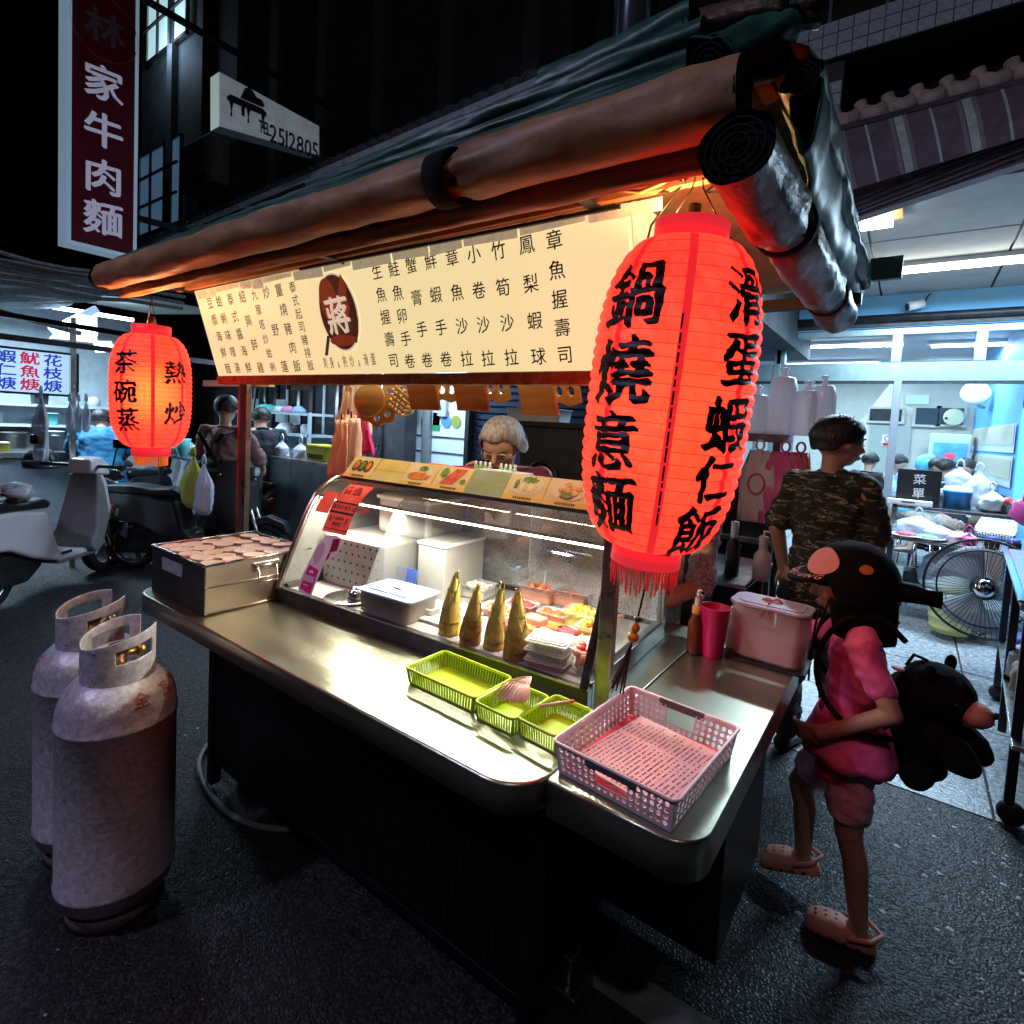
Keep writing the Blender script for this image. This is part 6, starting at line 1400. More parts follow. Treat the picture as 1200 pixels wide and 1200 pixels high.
person('man seen from behind in a camouflage shirt standing past the side counter', (man_p.x, man_p.y + .05, 0), yaw_to(.25, 1), 1.68, dict(head=(.01, .012, .92), shL=(-.098, 0, .8), shR=(.098, 0, .8), elL=(-.125, -.03, .66), wrL=(-.12, .03, .53), elR=(.12, .03, .65), wrR=(.09, .13, .57)), shirt=camo_m, sleeve=.5, trousers=denim, tlen=.97, shoes=dark_shoe, skinm=skin_tan, hairstyle='short', face=(.62, .75, -.1), vox=.0105, hem=.03, wob=.011, fat=.86)
# ---- grey haired woman behind the cart
grey_hair = M('grey_hair', (.1, .09, .1), .5, ns=70, c2=(.4, .37, .38), bs=80, ba=1.0, stretch=(1, 1, .12)); maroon = M('maroon_blouse', (.16, .02, .05), .8, ns=12, na=.2); wpale = M('pale_apron', (.6, .55, .6), .8)
hw = P(596, 520, Y=2.3)
wo, WV, WP, whr = person('grey haired woman with glasses looking down behind the glass case', (hw.x, 2.3, 0), yaw_to(.35, -1), 1.6, dict(head=(.0, .07, hw.z / 1.6), neck=(0, .03, .825), elR=(.16, .08, .66), wrR=(.1, .2, .62), elL=(-.16, .08, .66), wrL=(-.08, .2, .6)), shirt=maroon, sleeve=.5, trousers=black_cloth, shoes=dark_shoe, hair=grey_hair, hairstyle='bob', face=(.1, 1, -.7), vox=.008, head_s=1.08)
g_ = MB()
for s_ in (-1, 1): g_.tube([WP(s_ * .36 + .27 * math.cos(a), .9 + .03 * math.sin(a), -.02 + .2 * math.sin(a)) for a in [2 * PI * i / 16 for i in range(16)]], .0022, 5, closed=True); g_.tube([WP(s_ * .62, .88, .02), WP(s_ * .84, .1, .05)], .0014, 5)
g_.tube([WP(-.1, .93, .02), WP(.1, .93, .02)], .0014, 5); o = g_.build('glasses', M('gold_wire', (.6, .45, .2), .3, .9), None); o.parent = wo
m = MB().prism([(-.06, 0), (.06, 0), (.075, .18), (.03, .26), (-.03, .26), (-.075, .18)], (0, .125, .98), (1, 0, 0), (0, -.12, 1), (0, 1, 0), .008); o = m.build('apron_bib', wpale, None); o.parent = wo
# ---- second vendor whose hand reaches into the case
speck = M('speckled_grey_dress', (.06, .06, .07), .85, ns=120, c2=(.5, .52, .56)); hp = Vector((-.86, 1.84, .985))
ap = Vector((-.76, 2.2, 0)); rzv = yaw_to(-.35, -1); inv = Matrix.Rotation(-rzv, 3, 'Z')
def loc_of(p, H): return tuple((inv @ (Vector(p) - ap)) / H)
person('vendor in a speckled grey dress behind the case, mostly hidden by the huge lantern', ap, rzv, 1.52, dict(wrR=loc_of((-.83, 1.9, 1.0), 1.52), elR=loc_of((-.78, 2.12, 1.02), 1.52), elL=(-.15, .08, .66), wrL=(-.1, .2, .6)), shirt=speck, sleeve=.6, trousers=black_cloth, shoes=dark_shoe, hairstyle='bun', vox=.0105, hands=dict(R=dict(d=tuple(inv @ Vector((-.35, -1, -.25))), pn=(0, 0, -1), curl=.3)), hem=.1, fat=.8)
# ---- people at the back left
mauve = M('dusty_mauve_shirt', (.24, .13, .13), .85, ns=12, na=.15, bs=30, ba=.2); apron_blk = M('black_apron', (.012, .012, .014), .9); blue_shirt = M('teal_blue_shirt', (.015, .15, .3), .8, ns=8, na=.25, bs=20, ba=.3)
q = P(265, 463, z=1.68); q = P(266, 463, z=1.66)
am, AV, AP_, ahr = person('cook in a mauve shirt and black cross back apron seen from behind', (-5.1, 2.56, 0), yaw_to(-.55, 1), 1.66, dict(elL=(-.19, .08, .68), wrL=(-.2, .2, .6), elR=(.16, .06, .67), wrR=(.12, .18, .6)), shirt=mauve, sleeve=.75, trousers=black_cloth, shoes=dark_shoe, hairstyle='short', face=(-.3, .9, -.3), vox=.014, detail=False)
m = MB(); HA = 1.66
for a, b_ in (((-.07, -.115, .8), (.07, -.125, .6)), ((.07, -.115, .8), (-.07, -.125, .6)), ((-.07, -.115, .8), (-.08, .05, .83)), ((.07, -.115, .8), (.08, .05, .83))): m.bar(Vector(a) * HA * Vector((1, 1, 1)).x, Vector(b_) * HA, .035, .006, up=(0, 1, 0))
o = m.build('apron_strap', apron_blk, None); o.parent = am
m = MB(); secs = [(Vector((0, .0, z * HA)), r_ * HA, f_ * HA, (1, 0, 0), (0, 1, 0)) for z, r_, f_ in ((.28, .13, .1), (.4, .125, .1), (.52, .12, .097), (.63, .112, .088), (.655, .11, .086))]; m.loft(secs, 20); o = m.build('apron_skirt', apron_blk, None); o.parent = am
bw = P(118, 500, X=-6.75)
person('person in a bright blue shirt and black trousers bending over a stall', (bw.x, bw.y, 0), yaw_to(-.9, .3), 1.58, dict(chest=(0, .09, .7), neck=(0, .17, .79), head=(0, .25, .85), shR=(.115, .14, .77), shL=(-.115, .14, .77), elR=(.15, .22, .65), wrR=(.14, .36, .6), elL=(-.15, .22, .65), wrL=(-.14, .36, .6), anR=(.07, .06, .04), anL=(-.07, -.1, .04)), shirt=blue_shirt, sleeve=.5, trousers=black_cloth, shoes=dark_shoe, hairstyle='short', face=(0, .9, -.5), vox=.016, fat=1.3, hem=.08, detail=False)
dk = M('navy_shirt', (.015, .016, .025), .85)
q = P(308, 482, Y=3.3)
person('dark haired cook in a navy shirt half hidden behind the left post', (q.x, 3.3, 0), yaw_to(-.8, .3), 1.62, dict(head=(0, .05, .9), elR=(.15, .1, .66), wrR=(.12, .22, .58)), shirt=dk, sleeve=.4, trousers=black_cloth, shoes=dark_shoe, hairstyle='short', face=(0, .9, -.4), vox=.016, detail=False)
# ================================================================ GAS CYLINDERS
cyl_m = M('galvanised_paint', (.6, .58, .66), .42, .25, ns=55, na=.3, bs=60, ba=.25, rvar=.12)
rust = M('rusty_base', (.16, .1, .08), .7, .3, ns=26, c2=(.34, .3, .3), bs=60, ba=.5); brass = M('brass', (.5, .35, .12), .3, .9)
def gas(front_px, label, rz, tail):
 f = P(*front_px, z=0); d = Vector((f.x, f.y, 0)).normalized(); c = f + d * .155
 t = thing('gas_cylinder', label, 'gas cylinder', (c.x, c.y, 0), 'gas cylinders on the road', rz=rz)
 olb(MB().lathe([(.118, 0), (.128, .0), (.128, .035), (.12, .045), (.112, .04), (.112, .0)], (0, 0, 0), 48), t, 'foot_ring', rust)
 olb(MB().lathe([(0, .03), (.07, .03), (.12, .045), (.148, .075), (.154, .11), (.1565, .113), (.1565, .12), (.154, .123), (.154, .6), (.1565, .603), (.1565, .609), (.154, .612), (.152, .65), (.14, .69), (.115, .718), (.08, .735), (.04, .742), (0, .744)], (0, 0, 0), 64), t, 'body', cyl_m)
 # collar: curved guard with slots, open on one side
 m = MB(); na, nz = 60, 14; a0, a1 = R(32), R(328); Rr = .096; z0 = .722
 def top(a): return .855 + .022 * math.cos((a - PI)) * -1 + .012 * abs(math.sin(a - PI))
 idx = {}
 for i in range(na + 1):
  a = a0 + (a1 - a0) * i / na
  for j in range(nz + 1): idx[(i, j)] = len(m.v); m.v.append(Vector((Rr * math.cos(a), Rr * math.sin(a), z0 + (top(a) - z0) * j / nz)))
 for i in range(na):
  am = math.degrees(a0 + (a1 - a0) * (i + .5) / na)
  for j in range(nz):
   if (52 < am < 118 or 242 < am < 308) and 7 <= j <= 10: continue
   m.f.append([idx[(i, j)], idx[(i + 1, j)], idx[(i + 1, j + 1)], idx[(i, j + 1)]]); m.sm.append(True); m.m.append(0)
 o = olb(m, t, 'collar', cyl_m, fix=False); md = o.modifiers.new('t', 'SOLIDIFY'); md.thickness = .005; md2 = o.modifiers.new('b', 'BEVEL'); md2.width = .0015; md2.segments = 2
 for am in (150, 210):
  for z in (.75, .83): olb(MB().ell((math.cos(R(am)) * Rr, math.sin(R(am)) * Rr, z), .0045, .0045, .0045, 8, 6), t, 'rivet', chrome)
 v = olb(MB().lathe([(.02, .742), (.02, .77), (.014, .775), (.014, .8), (0, .8)], (0, 0, 0), 20).tube([(0, 0, .785), (.05, 0, .785)], .012, 12), t, 'valve', brass)
 olb(MB().lathe([(.0, .8), (.028, .8), (.03, .806), (.028, .82), (0, .82)], (0, 0, 0), 10), t, 'valve_wheel', black_pl); olb(MB().tube([(.05, 0, .785), (.07, 0, .785)], .018, 8), t, 'regulator_nut', brass)
 # red characters on the shoulder
 prof_ = [(.154, .612), (.152, .65), (.14, .69), (.115, .718), (.08, .735)]
 def shp(a, s_):
  i = min(int(s_), 3); f_ = s_ - i; r = prof_[i][0] * (1 - f_) + prof_[i + 1][0] * f_ + .0015; z = prof_[i][1] * (1 - f_) + prof_[i + 1][1] * f_; return Vector((r * math.cos(a), r * math.sin(a), z + .001))
 m = MB()
 for ch, a in (('全', tail), ('瓦', tail + R(34)), ('斯', tail + R(62))):
  tmp = MB(); glyph(tmp, ch, (0, 0, 0), (1, 0, 0), (0, 1, 0), 1, BOLD)
  bmm = bmesh.new(); bmm.from_mesh(tmp.mesh('g'))
  for q in range(-5, 6):
   bmesh.ops.bisect_plane(bmm, geom=bmm.verts[:] + bmm.edges[:] + bmm.faces[:], plane_co=(q * .1, 0, 0), plane_no=(1, 0, 0)); bmesh.ops.bisect_plane(bmm, geom=bmm.verts[:] + bmm.edges[:] + bmm.faces[:], plane_co=(0, q * .1, 0), plane_no=(0, 1, 0))
  b_ = len(m.v); bmm.verts.index_update()
  for v_ in bmm.verts: m.v.append(shp(a + v_.co.x * .046 / .14, 2.0 + v_.co.y * 1.25))
  for f_ in bmm.faces: m.f.append([b_ + q.index for q in f_.verts]); m.sm.append(False); m.m.append(0)
  bmm.free()
 olb(m, t, 'lettering', M('faded_red_paint', (.5, .05, .03), .6, ns=40, c2=(.45, .3, .28)), fix=False)
 return t
dirc = math.atan2(-.6, 1.9)
gas((136, 1100), 'nearer gas cylinder with red characters on its shoulder at the left', dirc + R(110), R(-88))
gas((105, 1022), 'farther gas cylinder standing close behind the other one', dirc + R(110), R(100))
# hose on the ground
hz = [P(x, y, z=.015) for x, y in ((245, 870), (233, 895), (245, 930), (280, 960), (330, 972), (385, 965), (410, 950))]
sp = []
for i in range(len(hz) - 1):
 for q in range(6):
  p0 = hz[max(0, i - 1)]; p1 = hz[i]; p2 = hz[i + 1]; p3 = hz[min(len(hz) - 1, i + 2)]; f_ = q / 6; sp.append(.5 * ((2 * p1) + (-p0 + p2) * f_ + (2 * p0 - 5 * p1 + 4 * p2 - p3) * f_ ** 2 + (-p0 + 3 * p1 - 3 * p2 + p3) * f_ ** 3))
sp = [Vector((-1.9, 1.3, .3)), Vector((-1.95, 1.15, .06))] + sp
one(MB().tube(sp, .011, 8), 'gas_hose', M('grey_hose', (.2, .2, .2), .45), 'grey rubber hose curving over the road under the cart', 'hose', sp[5])
# ================================================================ STREET LAMP AND ADDED FILL LAMP (out of the picture, light the road)
t = thing('street_lamp', 'tall street lamp on the near side of the road', 'street lamp', (STREET_LAMP[0], STREET_LAMP[1], 0))
olb(MB().tube([(0, 0, 0), (0, 0, 3), (0, 0, 5.1), (.4, .05, 5.3), (.75, .08, 5.3)], [.08, .06, .05, .04, .035], 14), t, 'pole', steel_dark); olb(MB().obox((.9, .1, 5.26), .22, .1, .05), t, 'lamp_head', steel_dark, bev=.02); olb(MB().obox((.9, .1, 5.2), .17, .07, .006), t, 'lamp_lens', M('lamp_lens', (.9, .9, 1), .3, emit=((.75, .8, 1), 12)))
t = thing('street_lamp', 'added fill lamp on a pole farther right on the near side of the road', 'street lamp', (2.4, -2.5, 0))  # added to brighten the child, counter and balcony
olb(MB().tube([(0, 0, 0), (0, 0, 3), (0, 0, 6.3), (-.4, .05, 6.5), (-.75, .08, 6.5)], [.08, .06, .05, .04, .035], 14), t, 'pole', steel_dark); olb(MB().obox((-.9, .1, 6.46), .22, .1, .05), t, 'lamp_head', steel_dark, bev=.02); olb(MB().obox((-.9, .1, 6.4), .17, .07, .006), t, 'lamp_lens', bpy.data.materials['lamp_lens'])
# ================================================================ SCOOTERS
tyre = M('tyre_rubber', (.012, .012, .013), .75, bs=60, ba=.4); alloy = M('alloy_rim', (.35, .35, .37), .3, .9); grey_pl = M('grey_scooter_plastic', (.16, .16, .17), .45, ns=30, na=.15, bs=120, ba=.1)
red_lens = M('red_lens', (.35, .01, .01), .15, coat=1); mirror_m = M('mirror_glass', (.8, .85, .9), .03, 1); seat_m = M('vinyl_seat', (.02, .02, .025), .35, bs=40, ba=.3)
def paint(name, c): return M(name, c, .3, ns=3, na=.08, bs=20, ba=.03, coat=.5)
white_paint = paint('pearl_white_paint', (.62, .6, .66))
def wheel(t, x, r=.24):
 w_ = olb(MB().lathe([(r - .06, -.045), (r - .015, -.05), (r, -.025), (r + .003, 0), (r, .025), (r - .015, .05), (r - .06, .045), (r - .06, -.045)], (x, 0, r), 36, mat=Matrix.Rotation(PI / 2, 3, 'X')), t, 'wheel', tyre)
 m = MB().lathe([(r - .06, -.035), (r - .075, -.03), (r - .075, .03), (r - .06, .035)], (x, 0, r), 30, mat=Matrix.Rotation(PI / 2, 3, 'X')).lathe([(0, -.04), (.035, -.04), (.035, .04), (0, .04)], (x, 0, r), 16, mat=Matrix.Rotation(PI / 2, 3, 'X'))
 for q in range(5): a = q * 2 * PI / 5; m.bar((x, 0, r), (x + (r - .07) * math.cos(a), 0, r + (r - .07) * math.sin(a)), .035, .02, up=(0, 1, 0))
 olb(m, w_, 'rim', alloy)
def make_scooter(name, label, body_m, group='scooters parked at the roadside'):
 t = thing(name, label, 'scooter', (0, 0, 0), group)
 wheel(t, .62); wheel(t, -.6)
 def side(poly, w0, w1, nm, mat, bev=.015):
  # poly in x,z ; half widths vary from bottom to top
  m = MB(); n = len(poly); zs = [z for x, z in poly]; a, b_ = min(zs), max(zs)
  vs = []
  for s_ in (-1, 1):
   for x, z in poly: w_ = w0 + (w1 - w0) * (z - a) / (b_ - a); vs.append((x, s_ * w_, z))
  m.add(vs, [tuple(range(n))[::-1], tuple(range(n, 2 * n))] + [(i, (i + 1) % n, n + (i + 1) % n, n + i) for i in range(n)])
  return olb(m, t, nm, mat, bev=bev, seg=3)
 side([(-.86, .62), (-.84, .5), (-.72, .46), (-.5, .44), (-.3, .34), (-.05, .26), (.22, .25), (.24, .31), (.0, .34), (-.08, .4), (-.12, .55), (-.16, .68), (-.4, .72), (-.75, .73)], .15, .12, 'rear_body', body_m, .03)
 side([(-.82, .725), (-.8, .79), (-.55, .8), (-.38, .775), (-.2, .79), (-.12, .75), (-.14, .70), (-.4, .715)], .12, .13, 'seat', seat_m, .025)
 side([(.24, .27), (.34, .3), (.46, .55), (.44, .82), (.4, .92), (.36, .92), (.33, .7), (.28, .45), (.2, .33)], .2, .12, 'leg_shield', grey_pl, .02)
 side([(.36, .34), (.44, .42), (.52, .6), (.5, .84), (.44, .95), (.42, .9), (.46, .6)], .16, .1, 'front_body', body_m, .02)
 side([(.34, .5), (.5, .52), (.66, .56), (.82, .5), (.86, .4), (.8, .44), (.66, .49), (.5, .44)], .06, .06, 'front_fender', body_m, .012)
 side([(-.1, .25), (.3, .25), (.3, .28), (-.1, .28)], .16, .16, 'floor_board', grey_pl, .006)
 side([(-.75, .16), (-.3, .16), (-.15, .26), (-.3, .4), (-.6, .4)], .09, .07, 'engine', dark_metal, .02)
 for s_ in (-1, 1): olb(MB().tube([(.62, s_ * .07, .24), (.5, s_ * .06, .62)], .02, 8), t, 'fork', alloy)
 olb(MB().tube([(-.6, -.1, .3), (-.62, -.1, .62)], .022, 8), t, 'shock_absorber', chrome)
 olb(MB().tube([(-.3, .13, .2), (-.8, .15, .28), (-.98, .15, .32)], [.03, .055, .05], 12), t, 'exhaust', alloy)
 hb = olb(MB().tube([(.3, -.33, 1.0), (.38, -.14, .99), (.42, 0, .97), (.38, .14, .99), (.3, .33, 1.0)], .016, 8), t, 'handlebar', black_pl)
 for s_ in (-1, 1):
  olb(MB().tube([(.3, s_ * .32, 1.0), (.25, s_ * .42, 1.0)], .021, 10), hb, 'grip', tyre)
  mm = olb(MB().tube([(.35, s_ * .26, 1.0), (.33, s_ * .3, 1.14), (.32, s_ * .33, 1.17)], .007, 6), t, 'mirror', black_pl)
  olb(MB().obox((.315, s_ * .35, 1.2), .012, .065, .04), mm, 'mirror_shell', black_pl, bev=.01); olb(MB().obox((.302, s_ * .35, 1.2), .001, .055, .032), mm, 'mirror_face', mirror_m)
  olb(MB().tube([(.37, s_ * .2, .97), (.33, s_ * .36, .965)], .006, 6), t, 'brake_lever', chrome)
 side([(.3, .93), (.52, .9), (.54, 1.0), (.44, 1.07), (.32, 1.05)], .12, .09, 'handlebar_cover', body_m, .02)
 olb(MB().ell((.53, 0, .97), .02, .07, .05, 16, 10), t, 'headlight', M('headlight_glass', (.6, .62, .65), .08, coat=1)) if 'hl' not in MATS else olb(MB().ell((.53, 0, .97), .02, .07, .05, 16, 10), t, 'headlight', MATS['hl'])
 olb(MB().ell((-.84, 0, .6), .03, .11, .045, 16, 10), t, 'tail_light', red_lens)
 for s_ in (-1, 1): olb(MB().ell((-.74, s_ * .142, .6), .07, .012, .025, 14, 8), t, 'side_light', red_lens); olb(MB().ell((.5, s_ * .13, .72), .04, .03, .02, 12, 8), t, 'turn_signal', M('amber_lens', (.5, .2, .02), .2)) if False else None
 pl = olb(MB().obox((-.97, 0, .45), .003, .085, .045, Matrix.Rotation(.35, 3, 'Y')), t, 'number_plate', white_pl)
 olb(MB().tube([(-.8, -.08, .78), (-.92, -.08, .82), (-.94, 0, .82), (-.92, .08, .82), (-.8, .08, .78)], .012, 8), t, 'grab_rail', alloy)
 olb(MB().obox((-.02, -.158, .33), .05, .003, .012), t, 'badge', dark_metal)
 return t
MATS = {}
sc0 = make_scooter('scooter', 'white scooter with a grey leg shield cut by the left edge', white_paint)
fp = P(122, 668, z=0); hd_ = math.atan2(.8, -.6); hx, hy = math.cos(hd_), math.sin(hd_)
place(sc0, (fp.x - .62 * hx, fp.y - .62 * hy, 0), hd_)
dark_paint = paint('dark_grey_paint', (.035, .037, .042)); silver_paint = paint('silver_paint', (.2, .21, .23)); blue_paint = paint('dark_blue_paint', (.03, .05, .12))
for (px, py, ang, lab, mt) in ((232, 668, R(38), 'dark scooter standing just behind the steel box of cups', dark_paint), (262, 632, R(200), 'dark scooter below the cook in the mauve shirt', blue_paint), (345, 632, R(65), 'silver grey scooter with a round mirror between the post and the glass case', silver_paint), (392, 640, R(75), 'dark scooter just left of the curved end of the glass case', dark_paint), (200, 618, R(120), 'dark scooter in the gap left of the cook in the mauve shirt', dark_paint), (20, 585, R(100), 'dark scooter beyond the white scooter at the left edge', dark_paint), (168, 606, R(75), 'silver grey scooter far back under the small lantern', silver_paint), (285, 612, R(30), 'dark blue scooter far back beside the left post', blue_paint), (330, 606, R(150), 'dark scooter far back under the steel kitchen counter', dark_paint)):
 c = copy_tree(sc0); relink(c, white_paint, mt); g = P(px, py, z=0); place(c, (g.x, g.y, 0), ang, lab)
# helmets resting on scooters and seat cover bag
def helmet(loc, mat, label):
 t = thing('helmet', label, 'helmet', loc); olb(MB().lathe([(.13, 0), (.135, .05), (.12, .12), (.07, .165), (0, .18)], (0, 0, 0), 24), t, 'shell', mat); olb(MB().lathe([(.137, .0), (.14, .02), (.137, .03)], (0, 0, 0), 24, a0=R(-60), a1=R(60)), t, 'visor', black_pl)
hp_ = P(48, 548, Y=1.55); helmet((hp_.x, hp_.y, hp_.z), black_pl, 'round black helmet on a handlebar above the white scooter')
bg_ = P(28, 585, Y=1.25); t = thing('plastic_bag', 'crumpled silver plastic bag on the seat of the white scooter', 'plastic bag', (sc0.location.x - .32 * hx - .0, sc0.location.y - .32 * hy, .8)); m = MB(); [blob(m, (x, 0, .05), .09, q, .8, (1.2, .9, .6)) for q, x in enumerate((-.1, .02, .12))]; olb(m, t, 'bag', M('silver_film', (.4, .42, .46), .5, .1, bs=24, ba=1.0)); olb(MB().bar((-.1, -.09, .05), (.1, -.095, .05), .02, .004), t, 'print', M('red_print', (.4, .05, .05), .5))
# ================================================================ LEFT SIDE STALLS
cool = M('cool_tube', (1, 1, 1), .4, emit=((.55, .8, 1), 14)); cool_dim = M('cool_tube_soft', (1, 1, 1), .4, emit=((.6, .85, 1), 7))
X0 = -6.3
t = thing('lit_sign', 'white lit stall sign with blue and red characters at the left edge', 'sign', (X0, 1.4, 1.6))
q0 = P(89, 463, X=X0); q1 = P(88, 417, X=X0); ql = P(0, 460, X=X0)
sy0, sy1, sz0, sz1 = 1.05, q0.y, q0.z, q1.z
MB().box(X0 - .1, X0, sy0, sy1, sz0, sz1).build('light_box', M('sign_face', (.6, .75, .85), .4, emit=((.42, .68, .95), .85)), t)
for a in ((X0 - .11, X0 + .01, sy0, sy1 + .02, sz1, sz1 + .02), (X0 - .11, X0 + .01, sy0, sy1 + .02, sz0 - .02, sz0), (X0 - .11, X0 + .01, sy1, sy1 + .02, sz0, sz1)): MB().box(*a).build('frame', dark_metal, t)
for pxs, s_, mt in ((62, '花枝焿', 'b'), (35, '魷魚焿', 'r'), (7, '蝦仁焿', 'b')):
 m = MB(); hh_ = (sz1 - sz0) / 3.15
 for i, ch in enumerate(s_):
  c = P(pxs, 440, X=X0); glyph(m, ch, (X0 + .003, c.y, sz1 - hh_ * (i + .55)), (0, 1, 0), (0, 0, 1), hh_ * .98, BOLD, wx=1.25)
 MATS.setdefault('b', M('blue_sign_ink', (.02, .04, .4), .5, emit=((.03, .06, .6), .5))); MATS.setdefault('r', M('red_sign_ink', (.5, .01, .05), .5, emit=((.7, .02, .1), .5)))
 m.build('lettering', MATS[mt], t, fix=False)
# the stall itself
t = thing('food_stall', 'pale lit noodle stall with shelves under the white sign', 'stall', (-6.9, 1.6, 0))
pale = M('pale_stall_paint', (.42, .5, .55), .5, ns=8, na=.15); shelf_m = M('shelf_white', (.5, .56, .6), .4)
MB().box(-7.35, -7.3, .4, 2.5, .0, .95).build('counter_front', pale, t); MB().box(-8.4, -7.2, .4, 2.55, .95, 1.0).build('counter_top', steel, t)
MB().box(-9.2, -9.1, .0, 3.6, 0, 2.7).build('back_wall', pale, t)
for z in (1.2, 1.45): MB().box(-9.1, -8.7, .2, 3.4, z, z + .03).build('shelf', shelf_m, t)
for y in (1.73,): MB().box(X0 + .02, X0 + .06, y + .0, y + .04, 0, 2.3).build('post', steel, t)
MB().bar((-6.25, .2, 2.06), (-6.25, 3.2, 2.04), .05).build('beam', dark_metal, t)
lamp('stall_tube_light', 'AREA', (-7.3, 1.8, 2.45), 170, (.6, .82, 1), 1.6, size_y=.7)
MB().tube([(-7.3, 1.1, 2.5), (-7.3, 2.6, 2.5)], .02, 8).build('tube_lamp', cool, t)
m = MB().quad((-8.3, .2, 2.75), (-6.2, .2, 2.6), (-6.2, 3.2, 2.6), (-8.3, 3.2, 2.75)); m.build('ceiling', M('pale_ceiling', (.5, .5, .46), .6), t)
# goods on the stall
rs = random.Random(21)
def col_m(name, c, **k):
 if name not in MATS: MATS[name] = M(name, c, k.pop('rough', .45), **k)
 return MATS[name]
goods_cols = [('aqua_plastic', (.1, .5, .5)), ('white_plastic_b', (.6, .65, .68)), ('steel_b', (.4, .42, .45)), ('cream_b', (.55, .5, .38)), ('dark_pot', (.03, .03, .035)), ('yellow_b', (.55, .45, .06))]
def bowl_thing(loc, r, h, mat, label, cat='bowl', group=None, kind='bowl'):
 t = thing({'bowl': 'bowl', 'pot': 'cooking_pot', 'jar': 'jar', 'box': 'plastic_box'}[kind], label, cat, loc, group)
 if kind == 'bowl': olb(MB().lathe([(r * .45, 0), (r * .8, h * .45), (r, h), (r * .95, h), (r * .75, h * .48), (0, h * .1), (0, 0), (r * .45, 0)], (0, 0, 0), 22), t, 'bowl', mat)
 elif kind == 'pot': olb(MB().lathe([(0, 0), (r, 0), (r, h), (r * 1.05, h), (r * 1.05, h * 1.03), (r * .95, h * 1.03), (r * .95, h * .1), (0, h * .1)], (0, 0, 0), 24), t, 'pot', mat); olb(MB().tube([(r, -.03, h * .8), (r + .03, -.03, h * .82), (r + .03, .03, h * .82), (r, .03, h * .8)], .006, 6), t, 'handle', mat)
 elif kind == 'jar': olb(MB().lathe([(0, 0), (r, 0), (r, h * .8), (r * .7, h * .9), (0, h * .9)], (0, 0, 0), 16), t, 'jar', mat); olb(MB().lathe([(r * .75, h * .88), (r * .75, h), (0, h)], (0, 0, 0), 16), t, 'lid', white_pl)
 else: olb(tub_mb(r, r * .7, h), t, 'box', mat); olb(MB().prism(rrect(r * 1.02, r * .72, .01), (0, 0, h), th=.01), t, 'lid', shelf_m)
 return t
spots = [((-7.95, .7, 1.23), .07, .12, 'jar', 0, 'aqua jar on the lower stall shelf at the left'), ((-8.0, 1.1, 1.23), .09, .1, 'box', 3, 'cream lidded box on the lower stall shelf'), ((-8.0, 1.5, 1.23), .1, .12, 'pot', 2, 'steel pot on the lower stall shelf'), ((-8.0, 2.0, 1.23), .08, .14, 'box', 0, 'aqua lidded box on the lower stall shelf beside the steel pot'), ((-8.0, 2.5, 1.23), .1, .1, 'bowl', 4, 'dark bowl on the lower stall shelf'), ((-8.0, .9, 1.48), .08, .15, 'box', 1, 'white lidded box on the top stall shelf'), ((-8.0, 1.4, 1.48), .07, .1, 'jar', 3, 'cream jar on the top stall shelf'), ((-8.0, 1.9, 1.48), .1, .12, 'box', 4, 'dark lidded box on the top stall shelf'), ((-8.0, 2.4, 1.48), .07, .13, 'jar', 1, 'white jar on the top stall shelf'),
         ((-6.8, .85, 1.0), .12, .1, 'box', 1, 'white lidded box on the counter of the stall, leftmost'), ((-6.75, 1.15, 1.0), .09, .08, 'bowl', 3, 'cream bowl on the counter of the stall'), ((-6.7, 1.35, 1.0), .07, .08, 'box', 5, 'yellow lidded box on the counter of the stall'), ((-6.75, 1.72, 1.0), .11, .2, 'pot', 2, 'steel soup pot beside the blue shirted person'), ((-6.75, 1.98, 1.0), .1, .22, 'pot', 2, 'taller steel soup pot under the stall post'), ((-7.2, 1.5, 1.0), .14, .16, 'pot', 4, 'black pot at the back of the stall counter')]
for loc, r, h, kd, ci, lab in spots: bowl_thing((loc[0] - .8, loc[1] * 1.12, loc[2]), r, h, col_m(*goods_cols[ci]), lab, {'jar': 'jar', 'box': 'box', 'pot': 'pot', 'bowl': 'bowl'}[kd], None, kd)
# white plastic bags hanging from the stall beam
bagm = M('translucent_bag', (.62, .68, .8), .35, alpha=.8, bs=18, ba=.8)
def bag(loc, w, h, label, mat=bagm, group=None, seed=0, d=.35):
 t = thing('plastic_bag', label, 'plastic bag', loc, group); m = MB(); n = 36; rows = 18; vs = []
 for i in range(rows + 1):
  s_ = i / rows; q_ = min(1, s_ / .45); rr = (.07 + .43 * q_ * q_ * (3 - 2 * q_)) * (1 if s_ < .9 else 1 - (s_ - .9) * 4.5)
  for k in range(n):
   a = 2 * PI * k / n; f_ = 1 + .3 * noise.noise(Vector((math.cos(a) * 1.6, math.sin(a) * 1.6 + s_ * 2.5, seed))) + .1 * math.sin(a * 7 + s_ * 4 + seed) * (1.2 - s_) + .1 * noise.noise(Vector((a * 4, s_ * 9, seed))); vs.append(Vector((math.cos(a) * w * rr * f_, math.sin(a) * w * d * rr * f_, -h * s_)))
 m.add(vs, [(i * n + k, i * n + (k + 1) % n, (i + 1) * n + (k + 1) % n, (i + 1) * n + k) for i in range(rows) for k in range(n)], True)
 olb(m, t, 'bag', mat, fix=False); olb(MB().tube([(-.03, 0, 0), (-.02, 0, .05), (0, 0, .07), (.02, 0, .05), (.03, 0, 0)], .008, 6), t, 'handle', mat)
 return t
c = P(48, 462, X=-6.1); tb = bag(c, .26, .6, 'big white plastic bag hanging under the lit sign', seed=1)
